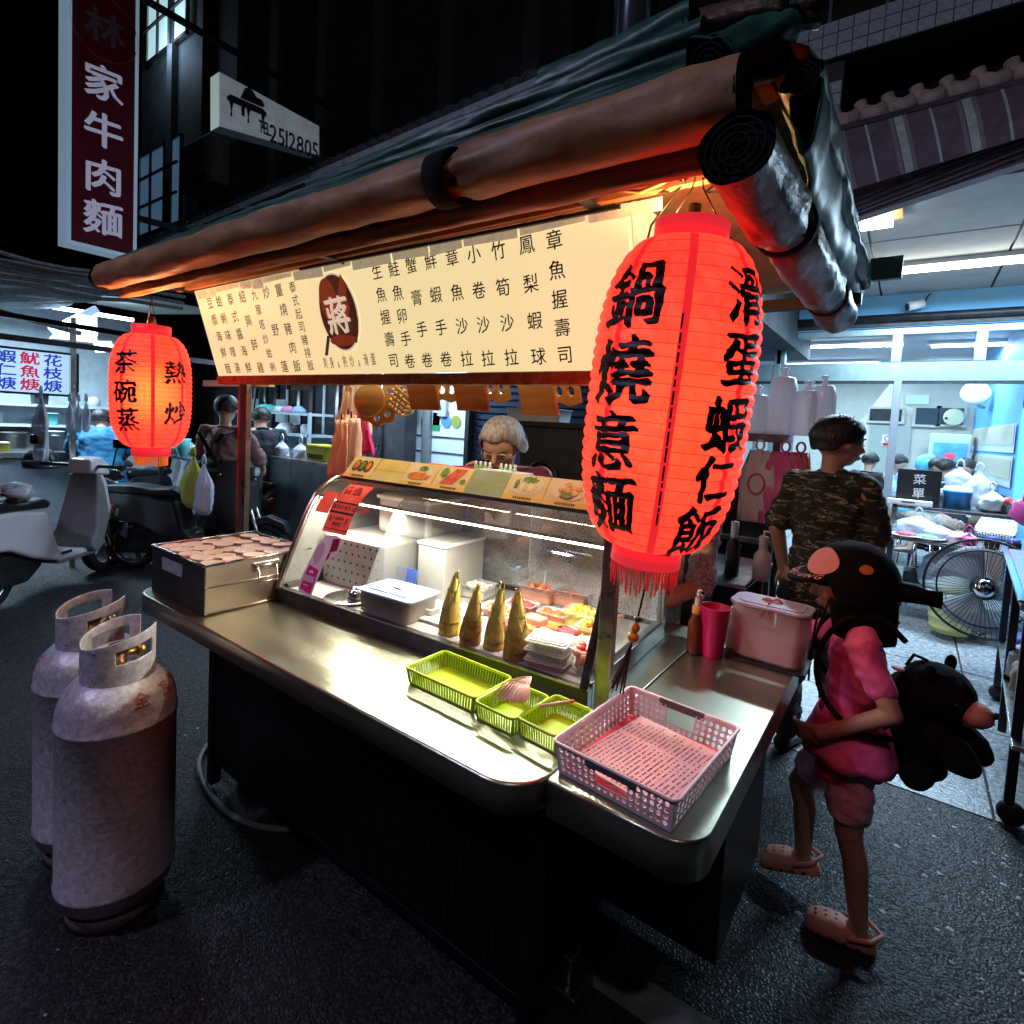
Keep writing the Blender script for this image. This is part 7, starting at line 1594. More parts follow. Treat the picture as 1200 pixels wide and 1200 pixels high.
for i, px in enumerate((82, 92, 101)): c = P(px, 470, X=-6.05); bag(c, .13, .28, ('leftmost', 'middle', 'rightmost')[i] + ' of the small plastic bags hanging by the stall post', seed=3 + i, group='bags by the stall post')
# tarp canopy at upper left
tm_ = M('grey_striped_tarp', (.1, .13, .14), .5, ns=12, na=.5, bs=14, ba=.6, stretch=(1, 8, 1))
t = thing('stall_canopy', 'dark sagging striped tarpaulin canopy over the left stall', 'canopy', (-5.5, 1.2, 2.3)); m = MB(); vs = []
NX, NY = 30, 12
for i in range(NX + 1):
 for j in range(NY + 1):
  x = -7.2 + 3.0 * i / NX; y = .1 + 1.75 * j / NY; z = 2.52 - .06 * abs(math.sin(i * .9)) - .12 * math.sin(PI * j / NY) + .05 * noise.noise(Vector((x * 3, y * 2, 0))) - .08 * (i / NX) * (1 - j / NY); vs.append(Vector((x, y, z)))
m.add(vs, [(i * (NY + 1) + j, i * (NY + 1) + j + 1, (i + 1) * (NY + 1) + j + 1, (i + 1) * (NY + 1) + j) for i in range(NX) for j in range(NY)], True); o = m.build('cloth', tm_, t, fix=False); md = o.modifiers.new('t', 'SOLIDIFY'); md.thickness = .01
for k in range(5): m = MB().tube([Vector((-4.25 - .02 * k, .15 + i * .17, 2.40 - .035 * k - .05 * math.sin(i / 10 * PI) + .01 * math.sin(i * 2 + k))) for i in range(11)], .014, 6); m.build('fold', tm_, t)
MB().bar((-7.0, .1, 2.36), (-5.2, 1.9, 2.1), .04).build('strut', dark_metal, t); MB().bar((-5.4, .2, 2.3), (-6.6, 1.9, 2.2), .04).build('strut', dark_metal, t)
# tubes and white board seen between canopy and small lantern
t = thing('roof_light_sheet', 'white lit roof panel with a fluorescent tube left of the small lantern', 'light panel', (-7.4, 2.4, 2.7))
a = P(60, 388, X=-7.2); b_ = P(113, 362, X=-7.2); MB().bar(a, b_, .07).build('tube_cover', M('blue_white_cover', (.5, .6, .8), .4, emit=((.4, .6, 1), .6)), t)
c1 = P(70, 385, X=-7.4); c2_ = P(114, 366, X=-7.4); c3 = P(114, 402, X=-7.4); c4 = P(60, 396, X=-7.4)
MB().add([c1, c2_, c3, c4, c1 + Vector((-.05, 0, 0)), c2_ + Vector((-.05, 0, 0)), c3 + Vector((-.05, 0, 0)), c4 + Vector((-.05, 0, 0))], [(0, 1, 2, 3), (7, 6, 5, 4), (0, 4, 5, 1), (1, 5, 6, 2), (2, 6, 7, 3), (3, 7, 4, 0)]).build('panel', M('cream_lit_panel', (.6, .6, .55), .6, emit=((.7, .75, .7), .35)), t)
MB().tube([P(82, 379, X=-7.3), P(114, 392, X=-7.3)], .015, 8).build('tube_lamp', cool_dim, t)
t = thing('tube_lamp', 'short fluorescent tube glowing green blue against the small lantern', 'fluorescent lamp', P(121, 408, X=-7.8)); a = P(112, 408, X=-7.8); b_ = P(132, 408, X=-7.8); MB().tube([a, b_], .05, 10).build('tube', cool_dim, t); MB().bar(a + Vector((-.05, 0, .06)), b_ + Vector((-.05, 0, .06)), .05).build('fitting', white_pl, t)
# ---- back left: kitchen shelf unit and steel counter seen between posts
YS = 3.9
t = thing('kitchen_shelf', 'pale metal shelf unit with bowls behind the left post', 'shelf', (-5.9, YS, 0)); sm2 = M('blue_grey_shelf', (.32, .4, .45), .4, ns=8, na=.2)
a = P(300, 482, Y=YS); b_ = P(362, 482, Y=YS); a2 = P(300, 505, Y=YS)
for z in (a.z - .02, a2.z - .02, a2.z - .4): MB().box(a.x, b_.x, YS, YS + .35, z, z + .03).build('shelf_board', sm2, t)
for x in (a.x, b_.x): MB().box(x - .02, x + .02, YS, YS + .03, 0, a.z + .02).build('upright', sm2, t)
MB().box(a.x, b_.x, YS + .34, YS + .36, a2.z - .55, a2.z - .02).build('back_panel', sm2, t)
bowl_thing(Vector((P(313, 478, Y=YS + .15).x, YS + .15, a.z + .1)), .17, -.09, col_m('aqua_plastic', (.1, .5, .5)), 'upturned aqua bowl on top of the pale shelf unit')
bowl_thing(Vector((P(335, 500, Y=YS + .15).x, YS + .15, a2.z + .13)), .15, -.13, col_m('enamel_white', (.6, .66, .7)), 'upturned white enamel bowl on the middle board of the shelf unit', 'bowl')
for i, (px, cn_, c_) in enumerate(((338, 'pink_cloth', (.5, .2, .35)), (350, 'blue_cloth', (.2, .3, .6)), (328, 'pale_cloth', (.5, .55, .6)))):
 p = P(px, 478, Y=YS + .15); m = MB(); blob(m, (0, 0, .04), .075, i, .4, (1.3, 1, .7)); tt = thing('folded_cloth', ('pink', 'blue striped', 'pale')[i] + ' cloth lying on top of the pale shelf unit', 'cloth', (p.x, p.y, a.z + .0)); olb(m, tt, 'cloth', col_m(cn_, c_)); olb(MB().obox((0, -.06, .03), .05, .01, .01), tt, 'fold', col_m(cn_, c_))
for i, px in enumerate((348, 358)): p = P(px, 505, Y=YS + .15); bowl_thing((p.x, p.y, a2.z + .01), .06, .12, col_m('dark_pot', (.03, .03, .035)) if i == 0 else shelf_m, ('dark', 'pale')[i] + ' jar on the middle board of the shelf unit', 'jar', None, 'jar')
YC = 3.3
t = thing('steel_counter', 'dark steel sided kitchen counter behind the parked scooters', 'counter', (-5.0, YC, 0)); cm = M('dull_steel_panel', (.1, .13, .145), .5, .5, ns=5, na=.3, bs=30, ba=.1)
xa = P(296, 545, Y=YC).x; xb = P(341, 545, Y=YC).x; xc = P(400, 545, Y=YC).x; zt = P(340, 541, Y=YC).z
MB().box(xa, xb - .01, YC, YC + .02, .1, zt).build('side_panel', cm, t); MB().box(xb, xc, YC, YC + .02, .1, zt).build('side_panel', cm, t); MB().box(xa, xc, YC, YC + .6, zt, zt + .03).build('worktop', steel_dark, t)
p = P(375, 526, Y=YC + .15); tt = thing('plastic_crate', 'bright yellow plastic basket on the dark steel counter', 'basket', (p.x, YC + .2, zt + .03)); olb(tub_mb(.17, .11, .15), tt, 'crate', col_m('bright_yellow', (.6, .6, .03))); m = MB()
for i in range(9): m.box(-.13 + i * .03, -.118 + i * .03, -.112, -.105, .02, .07)
stuff(olb(m, tt, 'slot', dark_metal)); olb(MB().prism(rrect(.175, .115, .012), (0, 0, .15), th=.012), tt, 'rim', col_m('bright_yellow', (.6, .6, .03)))
for i, px in enumerate((316, 330, 352)):
 p = P(px, 537, Y=YC + .15); bag((p.x, YC + .15, zt + .2), .18, .2, ('left', 'middle', 'right')[i] + ' white plastic bag standing on the dark steel counter', seed=30 + i, d=.7)
# wall with dark shutters / cloth behind the shelves
t = thing('building', 'dark shophouse wall with vertical pipes behind the shelf unit', 'building', (-6, 4.8, 0)); dw = M('dark_wall', (.03, .033, .04), .8, ns=3, na=.5, bs=12, ba=.4)
MB().box(-9.5, -4.92, 4.6, 4.8, 0, 2.6).build('wall', dw, t)
for i in range(11): x = -8.2 + i * .29; MB().tube([(x, 4.56, .4), (x, 4.56, 2.5)], .02 + .012 * (i % 3), 8).build('pipe', (sm2, steel_dark, dark_metal)[i % 3], t)
m = MB()
for i in range(6): m.tube([Vector((-8.2 + i * .12 + .05 * math.sin(q), 4.3, 2.4 - q * .22)) for q in range(7)], .012, 5)
m.build('cable_bundle', black_pl, t)
for i in range(5): MB().box(-8.4 + i * .35, -8.18 + i * .35, 4.4, 4.42, 1.3 + .1 * (i % 2), 1.62 + .1 * (i % 2)).build('notice', (sm2, shelf_m, cm)[i % 3], t)
# ---- middle: white tiled eatery front with notices, shutter, dark shelf
YW = 5.0
def w(px, py): return P(px, py, Y=YW)
t = thing('eatery_front', 'bright white eatery wall with blue characters and notices behind the cart', 'shop front', (-5, YW, 0)); wall_lit = M('lit_white_wall', (.5, .62, .72), .6, ns=4, na=.08, emit=((.3, .5, .75), .28));  # wall glows by emission in place of some lamplight
x0 = w(446, 500).x; xm = w(503, 500).x; x1 = w(548, 500).x
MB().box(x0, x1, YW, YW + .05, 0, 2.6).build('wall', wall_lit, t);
f_ = MB(); MB().box(xm - .07, xm + .06, YW - .06, YW, 0, 2.6).build('door_post', M('grey_door_post', (.2, .23, .25), .4), t)
MB().box(x0, x1, YW - .01, YW, w(500, 512).z, w(500, 510).z).build('rail', steel_dark, t); MB().box(x0, x1, YW - .01, YW, w(500, 530).z, w(500, 528).z).build('rail', steel_dark, t)
m = MB();
for ch, py in zip('冷氣開放', (449, 468, 490, 509)): c = w(478, py); glyph(m, ch, (c.x, YW - .008, c.z), (1, 0, 0), (0, 0, 1), .2, BOLD, kai=.1)
m.build('lettering', col_m('cobalt_ink', (.01, .03, .5), emit=((.0, .03, .6), .3)), t, fix=False)
for px, py, wd, hg, nm, c_ in ((512, 494, .06, .11, 'green_notice', (.02, .3, .12)), (495, 478, .1, .22, 'white_notice', (.6, .66, .75)), (512, 470, .1, .3, 'pale_notice', (.55, .6, .68)), (496, 500, .03, .1, 'pink_notice', (.6, .1, .25))):
 c = w(px, py); MB().box(c.x - wd, c.x + wd, YW - .012, YW - .004, c.z - hg, c.z + hg).build('notice', col_m(nm, c_), t)
for px, py, r, nm, c_ in ((524, 494, .075, 'round_blue_sticker', (.08, .25, .55)), (535, 494, .075, 'round_olive_sticker', (.25, .3, .05)), (524, 484, .04, 'round_red_sticker', (.4, .1, .2))):
 c = w(px, py); MB().lathe([(0, 0), (r, 0), (r, .006), (0, .006)], (c.x, YW - .01, c.z), 20, mat=Matrix.Rotation(PI / 2, 3, 'X')).build('sticker', col_m(nm, c_), t).data.shade_flat()
MB().box(w(538, 0).x, w(548, 0).x, YW - .05, YW - .01, w(540, 489).z, w(540, 468).z).build('meter_box', col_m('meter_grey', (.35, .4, .42)), t)
lamp('kitchen_tube_light', 'AREA', (-5.4, 3.5, 2.3), 34, (.6, .82, 1), 1.2, size_y=.4)
t2 = thing('ceiling_lamp', 'fluorescent lamp over the dark steel kitchen counter', 'fluorescent lamp', (-5.4, 3.5, 2.34)); olb(MB().tube([(-.6, 0, 0), (.6, 0, 0)], .015, 8), t2, 'tube', cool_dim); olb(MB().box(-.65, .65, -.03, .03, .02, .05), t2, 'fitting', white_pl)
lamp('eatery_light', 'AREA', (-4.6, 4.2, 2.5), 50, (.6, .8, 1), 1.0, size_y=.5, rot=(R(25), 0, 0)); t2 = thing('ceiling_lamp', 'fluorescent lamp over the white eatery wall', 'fluorescent lamp', (-4.6, 4.2, 2.56)); olb(MB().tube([(-.5, 0, 0), (.5, 0, 0)], .015, 8), t2, 'tube', cool_dim); olb(MB().box(-.55, .55, -.03, .03, .02, .05), t2, 'fitting', white_pl)
# folding tables and stools in front of it
for i, px in enumerate((516, 536)):
 c = P(px, 545, Y=4.5); tt = thing('folding_table', ('left', 'right')[i] + ' pale folding table before the white eatery wall', 'table', (c.x, 4.5 + i * .1, 0)); olb(MB().box(-.22, .22, -.25, .25, .8, .82), tt, 'top', shelf_m)
 for s_ in (-1, 1): olb(MB().bar((s_ * -.18, -.2, 0), (s_ * .18, -.2, .8), .02), tt, 'leg', steel)
for i, px in enumerate((518, 530, 541)):
 c = P(px, 556, Y=4.0); tt = thing('plastic_stool', ('left', 'middle', 'right')[i] + ' blue plastic stool before the white eatery wall', 'stool', (c.x, 4.0, 0), 'blue plastic stools'); bl_ = col_m('stool_blue', (.05, .2, .5)); olb(MB().box(-.13, .13, -.13, .13, .98, 1.02), tt, 'seat', bl_, bev=.01)
 for a_, b2 in ((-1, -1), (1, -1), (1, 1), (-1, 1)): olb(MB().bar((a_ * .12, b2 * .12, .6), (a_ * .1, b2 * .1, 1.0), .025), tt, 'leg', bl_)
# shutter
t = thing('roller_shutter', 'dark blue roller shutter behind the grey haired woman', 'roller shutter', (-3, YW - .2, 0)); shm_ = M('shutter_blue', (.02, .035, .07), .4, .4); m = None
sx0 = P(556, 500, Y=YW - .2).x; sx1 = P(700, 500, Y=YW - .2).x; zb_ = 0
for i in range(34):
 z = i * .075
 if m is None: m = MB().prism([(0, 0), (.02, .015), (.02, .055), (0, .07), (-.01, .035)], (sx0, YW - .2, 0), (0, -1, 0), (0, 0, 1), (1, 0, 0), sx1 - sx0).build('slat', shm_, t); sl0 = m
 else: o = sl0.copy(); col.objects.link(o); o.location.z += z
MB().box(P(548, 500, Y=YW - .25).x, sx0 - .0, YW - .3, YW - .1, 0, 2.6).build('door_post', dark_metal, t); MB().box(P(610, 500, Y=YW - .23).x - .03, P(610, 500, Y=YW - .23).x + .03, YW - .25, YW - .22, 0, 2.6).build('guide_rail', shm_, t)
# dark shelf with white boxes behind the woman
YD = 3.1
t = thing('dark_cabinet', 'black cabinet behind the grey haired woman with boxes on top', 'cabinet', (-1.6, YD, 0)); xa = P(612, 500, Y=YD).x; xb = P(690, 500, Y=YD).x; zc_ = P(640, 500, Y=YD).z
MB().box(xa, xb + .7, YD, YD + .5, 0, zc_).build('body', M('soot_black', (.02, .018, .02), .6, ns=10, na=.5), t, bev=.01); MB().box(xa - .03, xb + .7, YD - .03, YD + .5, zc_, zc_ + .03).build('top', dark_metal, t); MB().tube([(xa + .2 + .12 * math.cos(a_), YD - .03, zc_ - .35 + .12 * math.sin(a_)) for a_ in [2 * PI * i / 20 for i in range(20)]], .012, 6, closed=True).build('pot_ring', dark_metal, t)
for i, px in enumerate((608, 633)):
 p = P(px + 8, 490, Y=YD + .15); tt = thing('foam_box', ('left', 'right')[i] + ' of two white foam boxes on the black cabinet', 'box', (p.x, YD + .18, zc_ + .03), rz=R(-4 + 6 * i)); olb(tub_mb(.13, .1, .09, r=.02), tt, 'box', shelf_m); olb(MB().prism(rrect(.11, .08, .02), (0, 0, .085), th=.004), tt, 'lid_panel', pale)
t = thing('cloth_rail', 'rail between the cart posts for gloves and cloths', 'rail', (-2.5, 1.75, 1.6)); MB().tube([(-2.46, 1.6, 1.69), (-2.05, 1.6, 1.69)], .006, 6).build('rod', dark_metal, t); MB().box(-2.5, -2.46, 1.55, 1.65, 1.66, 1.7).build('bracket', dark_metal, t)
# hanging gloves and cloths
cls = [((.66, .42, .36), 'pink_rubber'), ((.68, .6, .56), 'pale_cloth_b'), ((.7, .45, .36), 'peach_cloth'), ((.6, .03, .2), 'magenta_cloth'), ((.7, .66, .64), 'white_cloth_b'), ((.66, .5, .42), 'beige_cloth')]
for i, (px, y0, y1, ci, lab) in enumerate(((400, 492, 560, 0, 'long dusty pink rubber glove hanging lowest at the left'), (412, 490, 556, 1, 'whitish cloth hanging beside the pink rubber glove'), (408, 486, 540, 2, 'peach coloured cloth hanging over the whitish one'), (426, 480, 532, 3, 'magenta cloth peeping out behind the peach one'), (422, 446, 510, 4, 'white cloth hanging high beside the round wooden stand'), (411, 448, 492, 5, 'beige glove hanging at the top left under the board'))):
 a = P(px, y0, Y=1.58 + .015 * i); b_ = P(px, y1, Y=1.58 + .015 * i); hgt = a.z - b_.z; tt = thing('hanging_cloth', lab, 'cloth', a, 'gloves and cloths hanging in the cart'); m = MB(); vs = []; n = 14; rows = 10
 for r_ in range(rows + 1):
  s_ = r_ / rows
  for k in range(n + 1):
   x = (k / n - .5) * (.08 + .1 * s_ + .02 * math.sin(i)); vs.append(Vector((x + .01 * math.sin(s_ * 5 + i), .014 * math.sin(k * 1.25 + i * 2) * (.4 + s_) + .01 * noise.noise(Vector((k * .5, s_ * 4, i))), -hgt * s_ + .008 * math.sin(k * 1.1 + i) * s_)))
 m.add(vs, [(r_ * (n + 1) + k, r_ * (n + 1) + k + 1, (r_ + 1) * (n + 1) + k + 1, (r_ + 1) * (n + 1) + k) for r_ in range(rows) for k in range(n)], True); o = olb(m, tt, 'cloth', col_m(cls[ci][1], tuple(min(.9, q * 1.25) for q in cls[ci][0]), rough=.7, bs=30, ba=.3), fix=False); md = o.modifiers.new('t', 'SOLIDIFY'); md.thickness = .005; olb(MB().tube([(0, 0, 0), (0, .0, .03)], .004, 5), tt, 'peg', dark_metal)
# child and cluttered goods by the left counter
person('small child with a lime green bag crouching by the scooters', (P(222, 600, z=0).x, P(222, 600, z=0).y, 0), yaw_to(.5, 1), 1.18, dict(head=(0, .02, .9)), shirt=col_m('faded_rose', (.35, .15, .15)), trousers=black_cloth, shoes=dark_shoe, hairstyle='bob', vox=.016, detail=False) if False else None
for (px, py, wid, c_, nm, lab, cat, kd) in ((180, 576, .16, (.08, .25, .6), 'blue_bucket_m', 'blue and white bucket on the road behind the small lantern', 'bucket', 'pot'), (133, 590, .14, (.35, .02, .06), 'dark_red_m', 'dark red tub beside the trousers of the blue shirted person', 'tub', 'pot'), (164, 556, .13, (.02, .25, .6), 'bright_blue_m', 'bright blue box on the ground by the blue shirted person', 'box', 'box')):
 g = P(px, py + 14, z=0); bowl_thing((g.x, g.y, 0), wid, wid * 1.9, col_m(nm, c_), lab, cat, None, kd)
g = P(226, 575, Y=2.1); bag((g.x, 2.1, g.z + .28), .3, .42, 'lime green cloth bag hanging on a scooter below the small lantern', col_m('lime_bag', (.35, .42, .04)), seed=41); g = P(246, 580, Y=2.15); bag((g.x, 2.1, g.z + .25), .26, .4, 'pale plastic bag hanging on a scooter beside the lime bag', bagm, seed=44)
# table of pots in front of the cook
t = thing('side_table', 'cluttered steel table under the hands of the mauve shirted cook', 'table', (-5.8, 2.75, 0)); olb(MB().box(-.9, .5, -.15, .35, 1.0, 1.03), t, 'top', steel);
for a_, b2 in ((-.85, -.1), (.45, -.1), (.45, .3), (-.85, .3)): olb(MB().box(a_ - .02, a_ + .02, b2 - .02, b2 + .02, 0, 1.0), t, 'leg', steel_dark)
for i in range(7):
 x = -6.55 + i * .17; bowl_thing((x, 2.68 + .12 * (i % 2), 1.03), .06 + .01 * (i % 3), .08 + .05 * ((i * 7) % 3), col_m(*goods_cols[(i * 2 + 1) % 5]), ['first', 'second', 'third', 'fourth', 'fifth', 'sixth', 'seventh'][i] + ' vessel from the left on the cluttered steel table', 'container', None, ('pot', 'jar', 'bowl')[i % 3])
MB()
# ================================================================ LEFT BUILDINGS AND SIGNS
facade = M('dark_render', (.028, .03, .036), .85, ns=3, na=.5, bs=14, ba=.5)
YE = 3.6
t = thing('building', 'dark multi storey building above the cart at the left', 'building', (-7, 6, 0))
MB().box(-14, -3.2, 5.1, 9, 2.6, 16).build('wall', facade, t); MB().box(-14, -9.6, 4.9, 9, 0, 2.6).build('wall', facade, t)
for i in range(8): x = -12.5 + i * 1.25; MB().box(x, x + .22, 4.98, 5.1, 3.6, 15).build('pilaster', M('grey_render', (.06, .063, .07), .8, ns=6, na=.3) if i == 0 else bpy.data.materials['grey_render'], t)
def pw(px, py, Y=5.05): return P(px, py, Y=Y)
# window lit at the top, and a dim window lower
def window(parent, a, b, mat, nx=3, nz=3, Y=5.05, frame=steel_dark, glassm=None):
 x0, x1 = a.x, b.x; z0, z1 = b.z, a.z
 f = MB()
 f.box(x0, x1, Y - .06, Y, z0, z0 + .05).box(x0, x1, Y - .06, Y, z1 - .05, z1).box(x0, x0 + .05, Y - .06, Y, z0, z1).box(x1 - .05, x1, Y - .06, Y, z0, z1)
 fo = f.build('window', frame, parent); MB().box(x0 + .05, x1 - .05, Y - .03, Y - .02, z0 + .05, z1 - .05).build('pane', mat, fo)
 for i in range(1, nx): x = x0 + (x1 - x0) * i / nx; MB().box(x - .02, x + .02, Y - .1, Y - .06, z0, z1).build('grille_bar', dark_metal, fo)
 for i in range(1, nz): z = z0 + (z1 - z0) * i / nz; MB().box(x0, x1, Y - .14, Y - .1, z - .02, z + .02).build('grille_bar', dark_metal, fo)
 return fo
lit = M('lit_window_glass', (.5, .6, .6), .3, emit=((.42, .66, .72), .75), ns=3, na=.3); dimw = M('dim_window_glass', (.12, .2, .28), .2, emit=((.06, .12, .2), .5), ns=2, na=.4)
a = pw(176, -60); b_ = pw(222, 40); window(t, a, b_, lit, 3, 4)
a = pw(166, 185); b_ = pw(214, 262); window(t, a, b_, dimw, 3, 3)
lamp('window_spill', 'POINT', (pw(205, 20).x, 4.7, pw(205, 20).z - .6), 45, (.5, .75, 1), .2)
ac0 = pw(213, 172, 4.7); ac1 = pw(240, 215, 4.7); tt = thing('air_conditioner', 'boxy window air conditioner on the dark facade at the left', 'air conditioner', (ac0.x, 4.9, ac1.z)); acm = M('grubby_ac_white', (.24, .27, .28), .6, ns=12, na=.3); xx = ac1.x - ac0.x
MB().box(ac0.x, ac1.x + .25, 4.7, 5.1, ac1.z, ac0.z).build('casing', acm, tt, bev=.02)
for i in range(9): z = ac1.z + .06 + i * (ac0.z - ac1.z - .1) / 8.6; MB().box(ac0.x + .04, ac1.x - .02, 4.685, 4.7, z, z + .02).build('grille_slat', dark_metal, tt)
for i in range(6): x = ac0.x + .06 + i * (xx - .08) / 6; MB().box(x, x + .02, 4.675, 4.685, ac1.z + .04, ac0.z - .04).build('grille_bar', dark_metal, tt)
# tiled eave
t = thing('tiled_eave', 'dark tiled lean-to eave with a pale gutter edge above the canopy', 'eave', (-6, YE, 3.8))
za = P(165, 290, Y=YE).z; zb = P(630, 95, Y=YE).z; xa = P(165, 290, Y=YE).x; xb = P(632, 93, Y=YE).x; nT = 44
tile_m = M('dark_roof_tile', (.04, .042, .048), .6, ns=10, na=.4); gut = M('pale_gutter', (.3, .34, .38), .4, ns=14, na=.3)
z_of = lambda x: za + (zb - za) * (x - xa) / (xb - xa)
MB().bar((xa, YE, za), (xb, YE, zb), .03, .05).build('gutter', gut, t)
tp0 = None
for i in range(nT):
 x = xa + (xb - xa) * (i + .5) / nT; wdt = (xb - xa) / nT
 for j in range(3):
  if tp0 is None:
   m = MB(); vs = []
   for q in range(7):
    an = PI * q / 6
    for yy, dz in ((0, 0), (.52, .2)): vs.append((-math.cos(an) * wdt * .5, yy, math.sin(an) * .055 + dz))
   m.add(vs, [(2 * q, 2 * q + 1, 2 * q + 3, 2 * q + 2) for q in range(6)], True); tp0 = m.build('tile', tile_m, t, fix=False); md = tp0.modifiers.new('t', 'SOLIDIFY'); md.thickness = .012; o = tp0
  else: o = tp0.copy(); col.objects.link(o)
  o.location = Vector((x, YE - .02 + j * .46, z_of(x) + .03 + j * .175)); o.data = tp0.data
for i in range(4): x = xa + (xb - xa) * (.2 + .22 * i); MB().bar((x, YE, z_of(x) - .03), (x, 5.1, z_of(x) - .35), .04).build('bracket', gut, t)
# vertical red sign
XS = -6.0; a = P(76, 280, X=XS); b_ = P(163, 298, X=XS)
t = thing('vertical_sign', 'tall dark red vertical sign with pale characters at the upper left', 'sign', (XS, a.y, a.z)); W_ = b_.y - a.y + .04; z0 = a.z; zT = 5.9; y0 = a.y + .04; y1 = b_.y - .05
red_s = M('deep_red_sign', (.08, .003, .012), .5, ns=4, na=.15, emit=((.25, .0, .03), .01)); alu = M('aluminium_frame', (.4, .5, .62), .4, .5, emit=((.3, .45, .6), .35)); pale_ch = M('pale_sign_ink', (.5, .5, .6), .5, emit=((.4, .42, .55), .32))  # panel, frame and characters glow in place of light from below
MB().box(XS - .17, XS, y0, y1, z0, zT).build('panel', red_s, t); MB().box(XS - .2, XS + .012, y0 - .035, y0, z0 - .03, zT).build('edge_frame', alu, t); MB().box(XS - .2, XS + .012, y1, y1 + .025, z0 - .03, zT).build('edge_frame', alu, t); MB().box(XS - .2, XS + .012, y0, y1, z0 - .03, z0).build('edge_frame', alu, t)
for ch, py, px in zip('林家牛肉麵', (30, 97, 153, 208, 257), (117, 120, 121, 123, 125)):
 c = P(px, py, X=XS); m = MB(); brush(m, ch, (XS + .004, (y0 + y1) / 2, c.z), (0, 1, 0), (0, 0, 1), .31 if ch != '林' else .3, .022, .08); m.build('character', pale_ch if ch != '林' else M('faint_sign_ink', (.12, .1, .13), .5), t, fix=False)  # top character gets darker ink, as the light fades upward
c = P(117, 30, X=XS); MB().tube([(XS + .006, (y0 + y1) / 2 + .25 * math.cos(a_), c.z + .27 * math.sin(a_)) for a_ in [2 * PI * i / 40 for i in range(40)]], .007, 5, closed=True).build('ring', M('faint_ring', (.2, .04, .05), .5), t)
MB().bar((XS - .1, y1, 3.3), (XS - .1, 5.1, 3.4), .05).build('wall_bracket', dark_metal, t); MB().bar((XS - .1, y1, 5.3), (XS - .1, 5.1, 5.3), .05).build('wall_bracket', dark_metal, t)
# piano sign
XP = -5.2; a = P(257, 84, X=XP); b_ = P(257, 148, X=XP); c = P(374, 148, X=XP); d_ = P(374, 182, X=XP)
t = thing('projecting_sign', 'white projecting box sign with a black grand piano and a telephone number', 'sign', (XP, a.y, b_.z)); wsg = M('weathered_sign_white', (.5, .55, .56), .6, ns=9, na=.25, emit=((.3, .36, .38), .2)); sideg = M('lit_sign_side', (.6, .7, .65), .5, emit=((.5, .68, .62), .35))  # end cap glows brighter than the casing, lit side put into colour
f4 = [a, c, d_, b_]; off = Vector((-.16, 0, 0))
MB().add(f4, [(0, 1, 2, 3)]).build('face', wsg, t, fix=False)
MB().add([a, b_, b_ + off, a + off], [(0, 1, 2, 3)]).build('end_cap', sideg, t, fix=False)
MB().add([f4[3], f4[2], f4[2] + off, f4[3] + off], [(0, 1, 2, 3)]).add([f4[0] + off, f4[1] + off, f4[1], f4[0]], [(0, 1, 2, 3)]).build('casing', M('shaded_sign_casing', (.12, .13, .14), .7), t, fix=False)  # casing coloured darker to stand for its shade
du = ((c + d_) / 2 - (a + b_) / 2).normalized(); dv = (a - b_).normalized(); o_ = (a + b_) / 2; H0 = (a - b_).length; Lw = ((c + d_) / 2 - (a + b_) / 2).length; nx_ = Vector((.006, 0, 0))
m = MB(); pc = o_ + du * (Lw * .24) + dv * H0 * .06 + nx_
k_ = H0 * .36
m.prism([(-1.1, .1), (-.9, .3), (.9, .28), (1.15, .15), (1.15, -.08), (-1.05, -.08)], pc, du * k_, dv * k_, (1, 0, 0), .003)
m.prism([(-.35, .34), (-.1, .95), (.15, 1.1), (.4, .95), (.55, .75), (.9, .72), (1.05, .45), (.9, .34)], pc, du * k_, dv * k_, (1, 0, 0), .003)
for lx in (-.85, .1, .95): m.prism([(lx - .1, -.08), (lx + .12, -.08), (lx + .02, -.5), (lx + .06, -.8), (lx - .06, -.8), (lx - .02, -.5)], pc, du * k_, dv * k_, (1, 0, 0), .003)
m.prism([(-.3, -.08), (-.1, -.08), (-.12, -.55), (-.28, -.55)], pc, du * k_, dv * k_, (1, 0, 0), .003)
m.build('piano_emblem', ink, t)
m = MB(); tc_ = o_ + du * Lw * .695 - dv * H0 * .1 + nx_; line(m, '2512805', tc_ + du * Lw * .03, du, dv, H0 * .5, .012, .74, .06); line(m, 'TEL.', o_ + du * Lw * .42 - dv * H0 * .1 + nx_, du, dv, H0 * .34, BOLD, .5, .02); m.build('lettering', ink, t, fix=False)
MB().bar(c + off * .5, Vector((XP - .1, 5.1, c.z)), .05).build('wall_bracket', dark_metal, t)
# steel flue and dark masses above
t = thing('flue_pipe', 'tall shiny steel flue pipe rising above the canopy', 'pipe', P(737, 75, Y=4.4)); c = P(737, 60, Y=4.4); olb(MB().tube([(0, 0, -1.5), (0, 0, 6)], .155, 24), t, 'pipe', M('blue_steel_flue', (.35, .42, .5), .2, .9)); olb(MB().lathe([(.158, .1), (.17, .105), (.17, .14), (.158, .145)], (0, 0, 0), 24), t, 'joint_ring', steel);
t = thing('building', 'dark building mass behind the cart canopy in the middle', 'building', (-1.9, 6.4, 0)); MB().box(-3.2, -1.3, 5.6, 9, 2.7, 16).build('wall', facade, t); MB().box(-2.65, -2.5, 5.45, 5.6, 2.7, 14).build('drain_pipe', dark_metal, t)
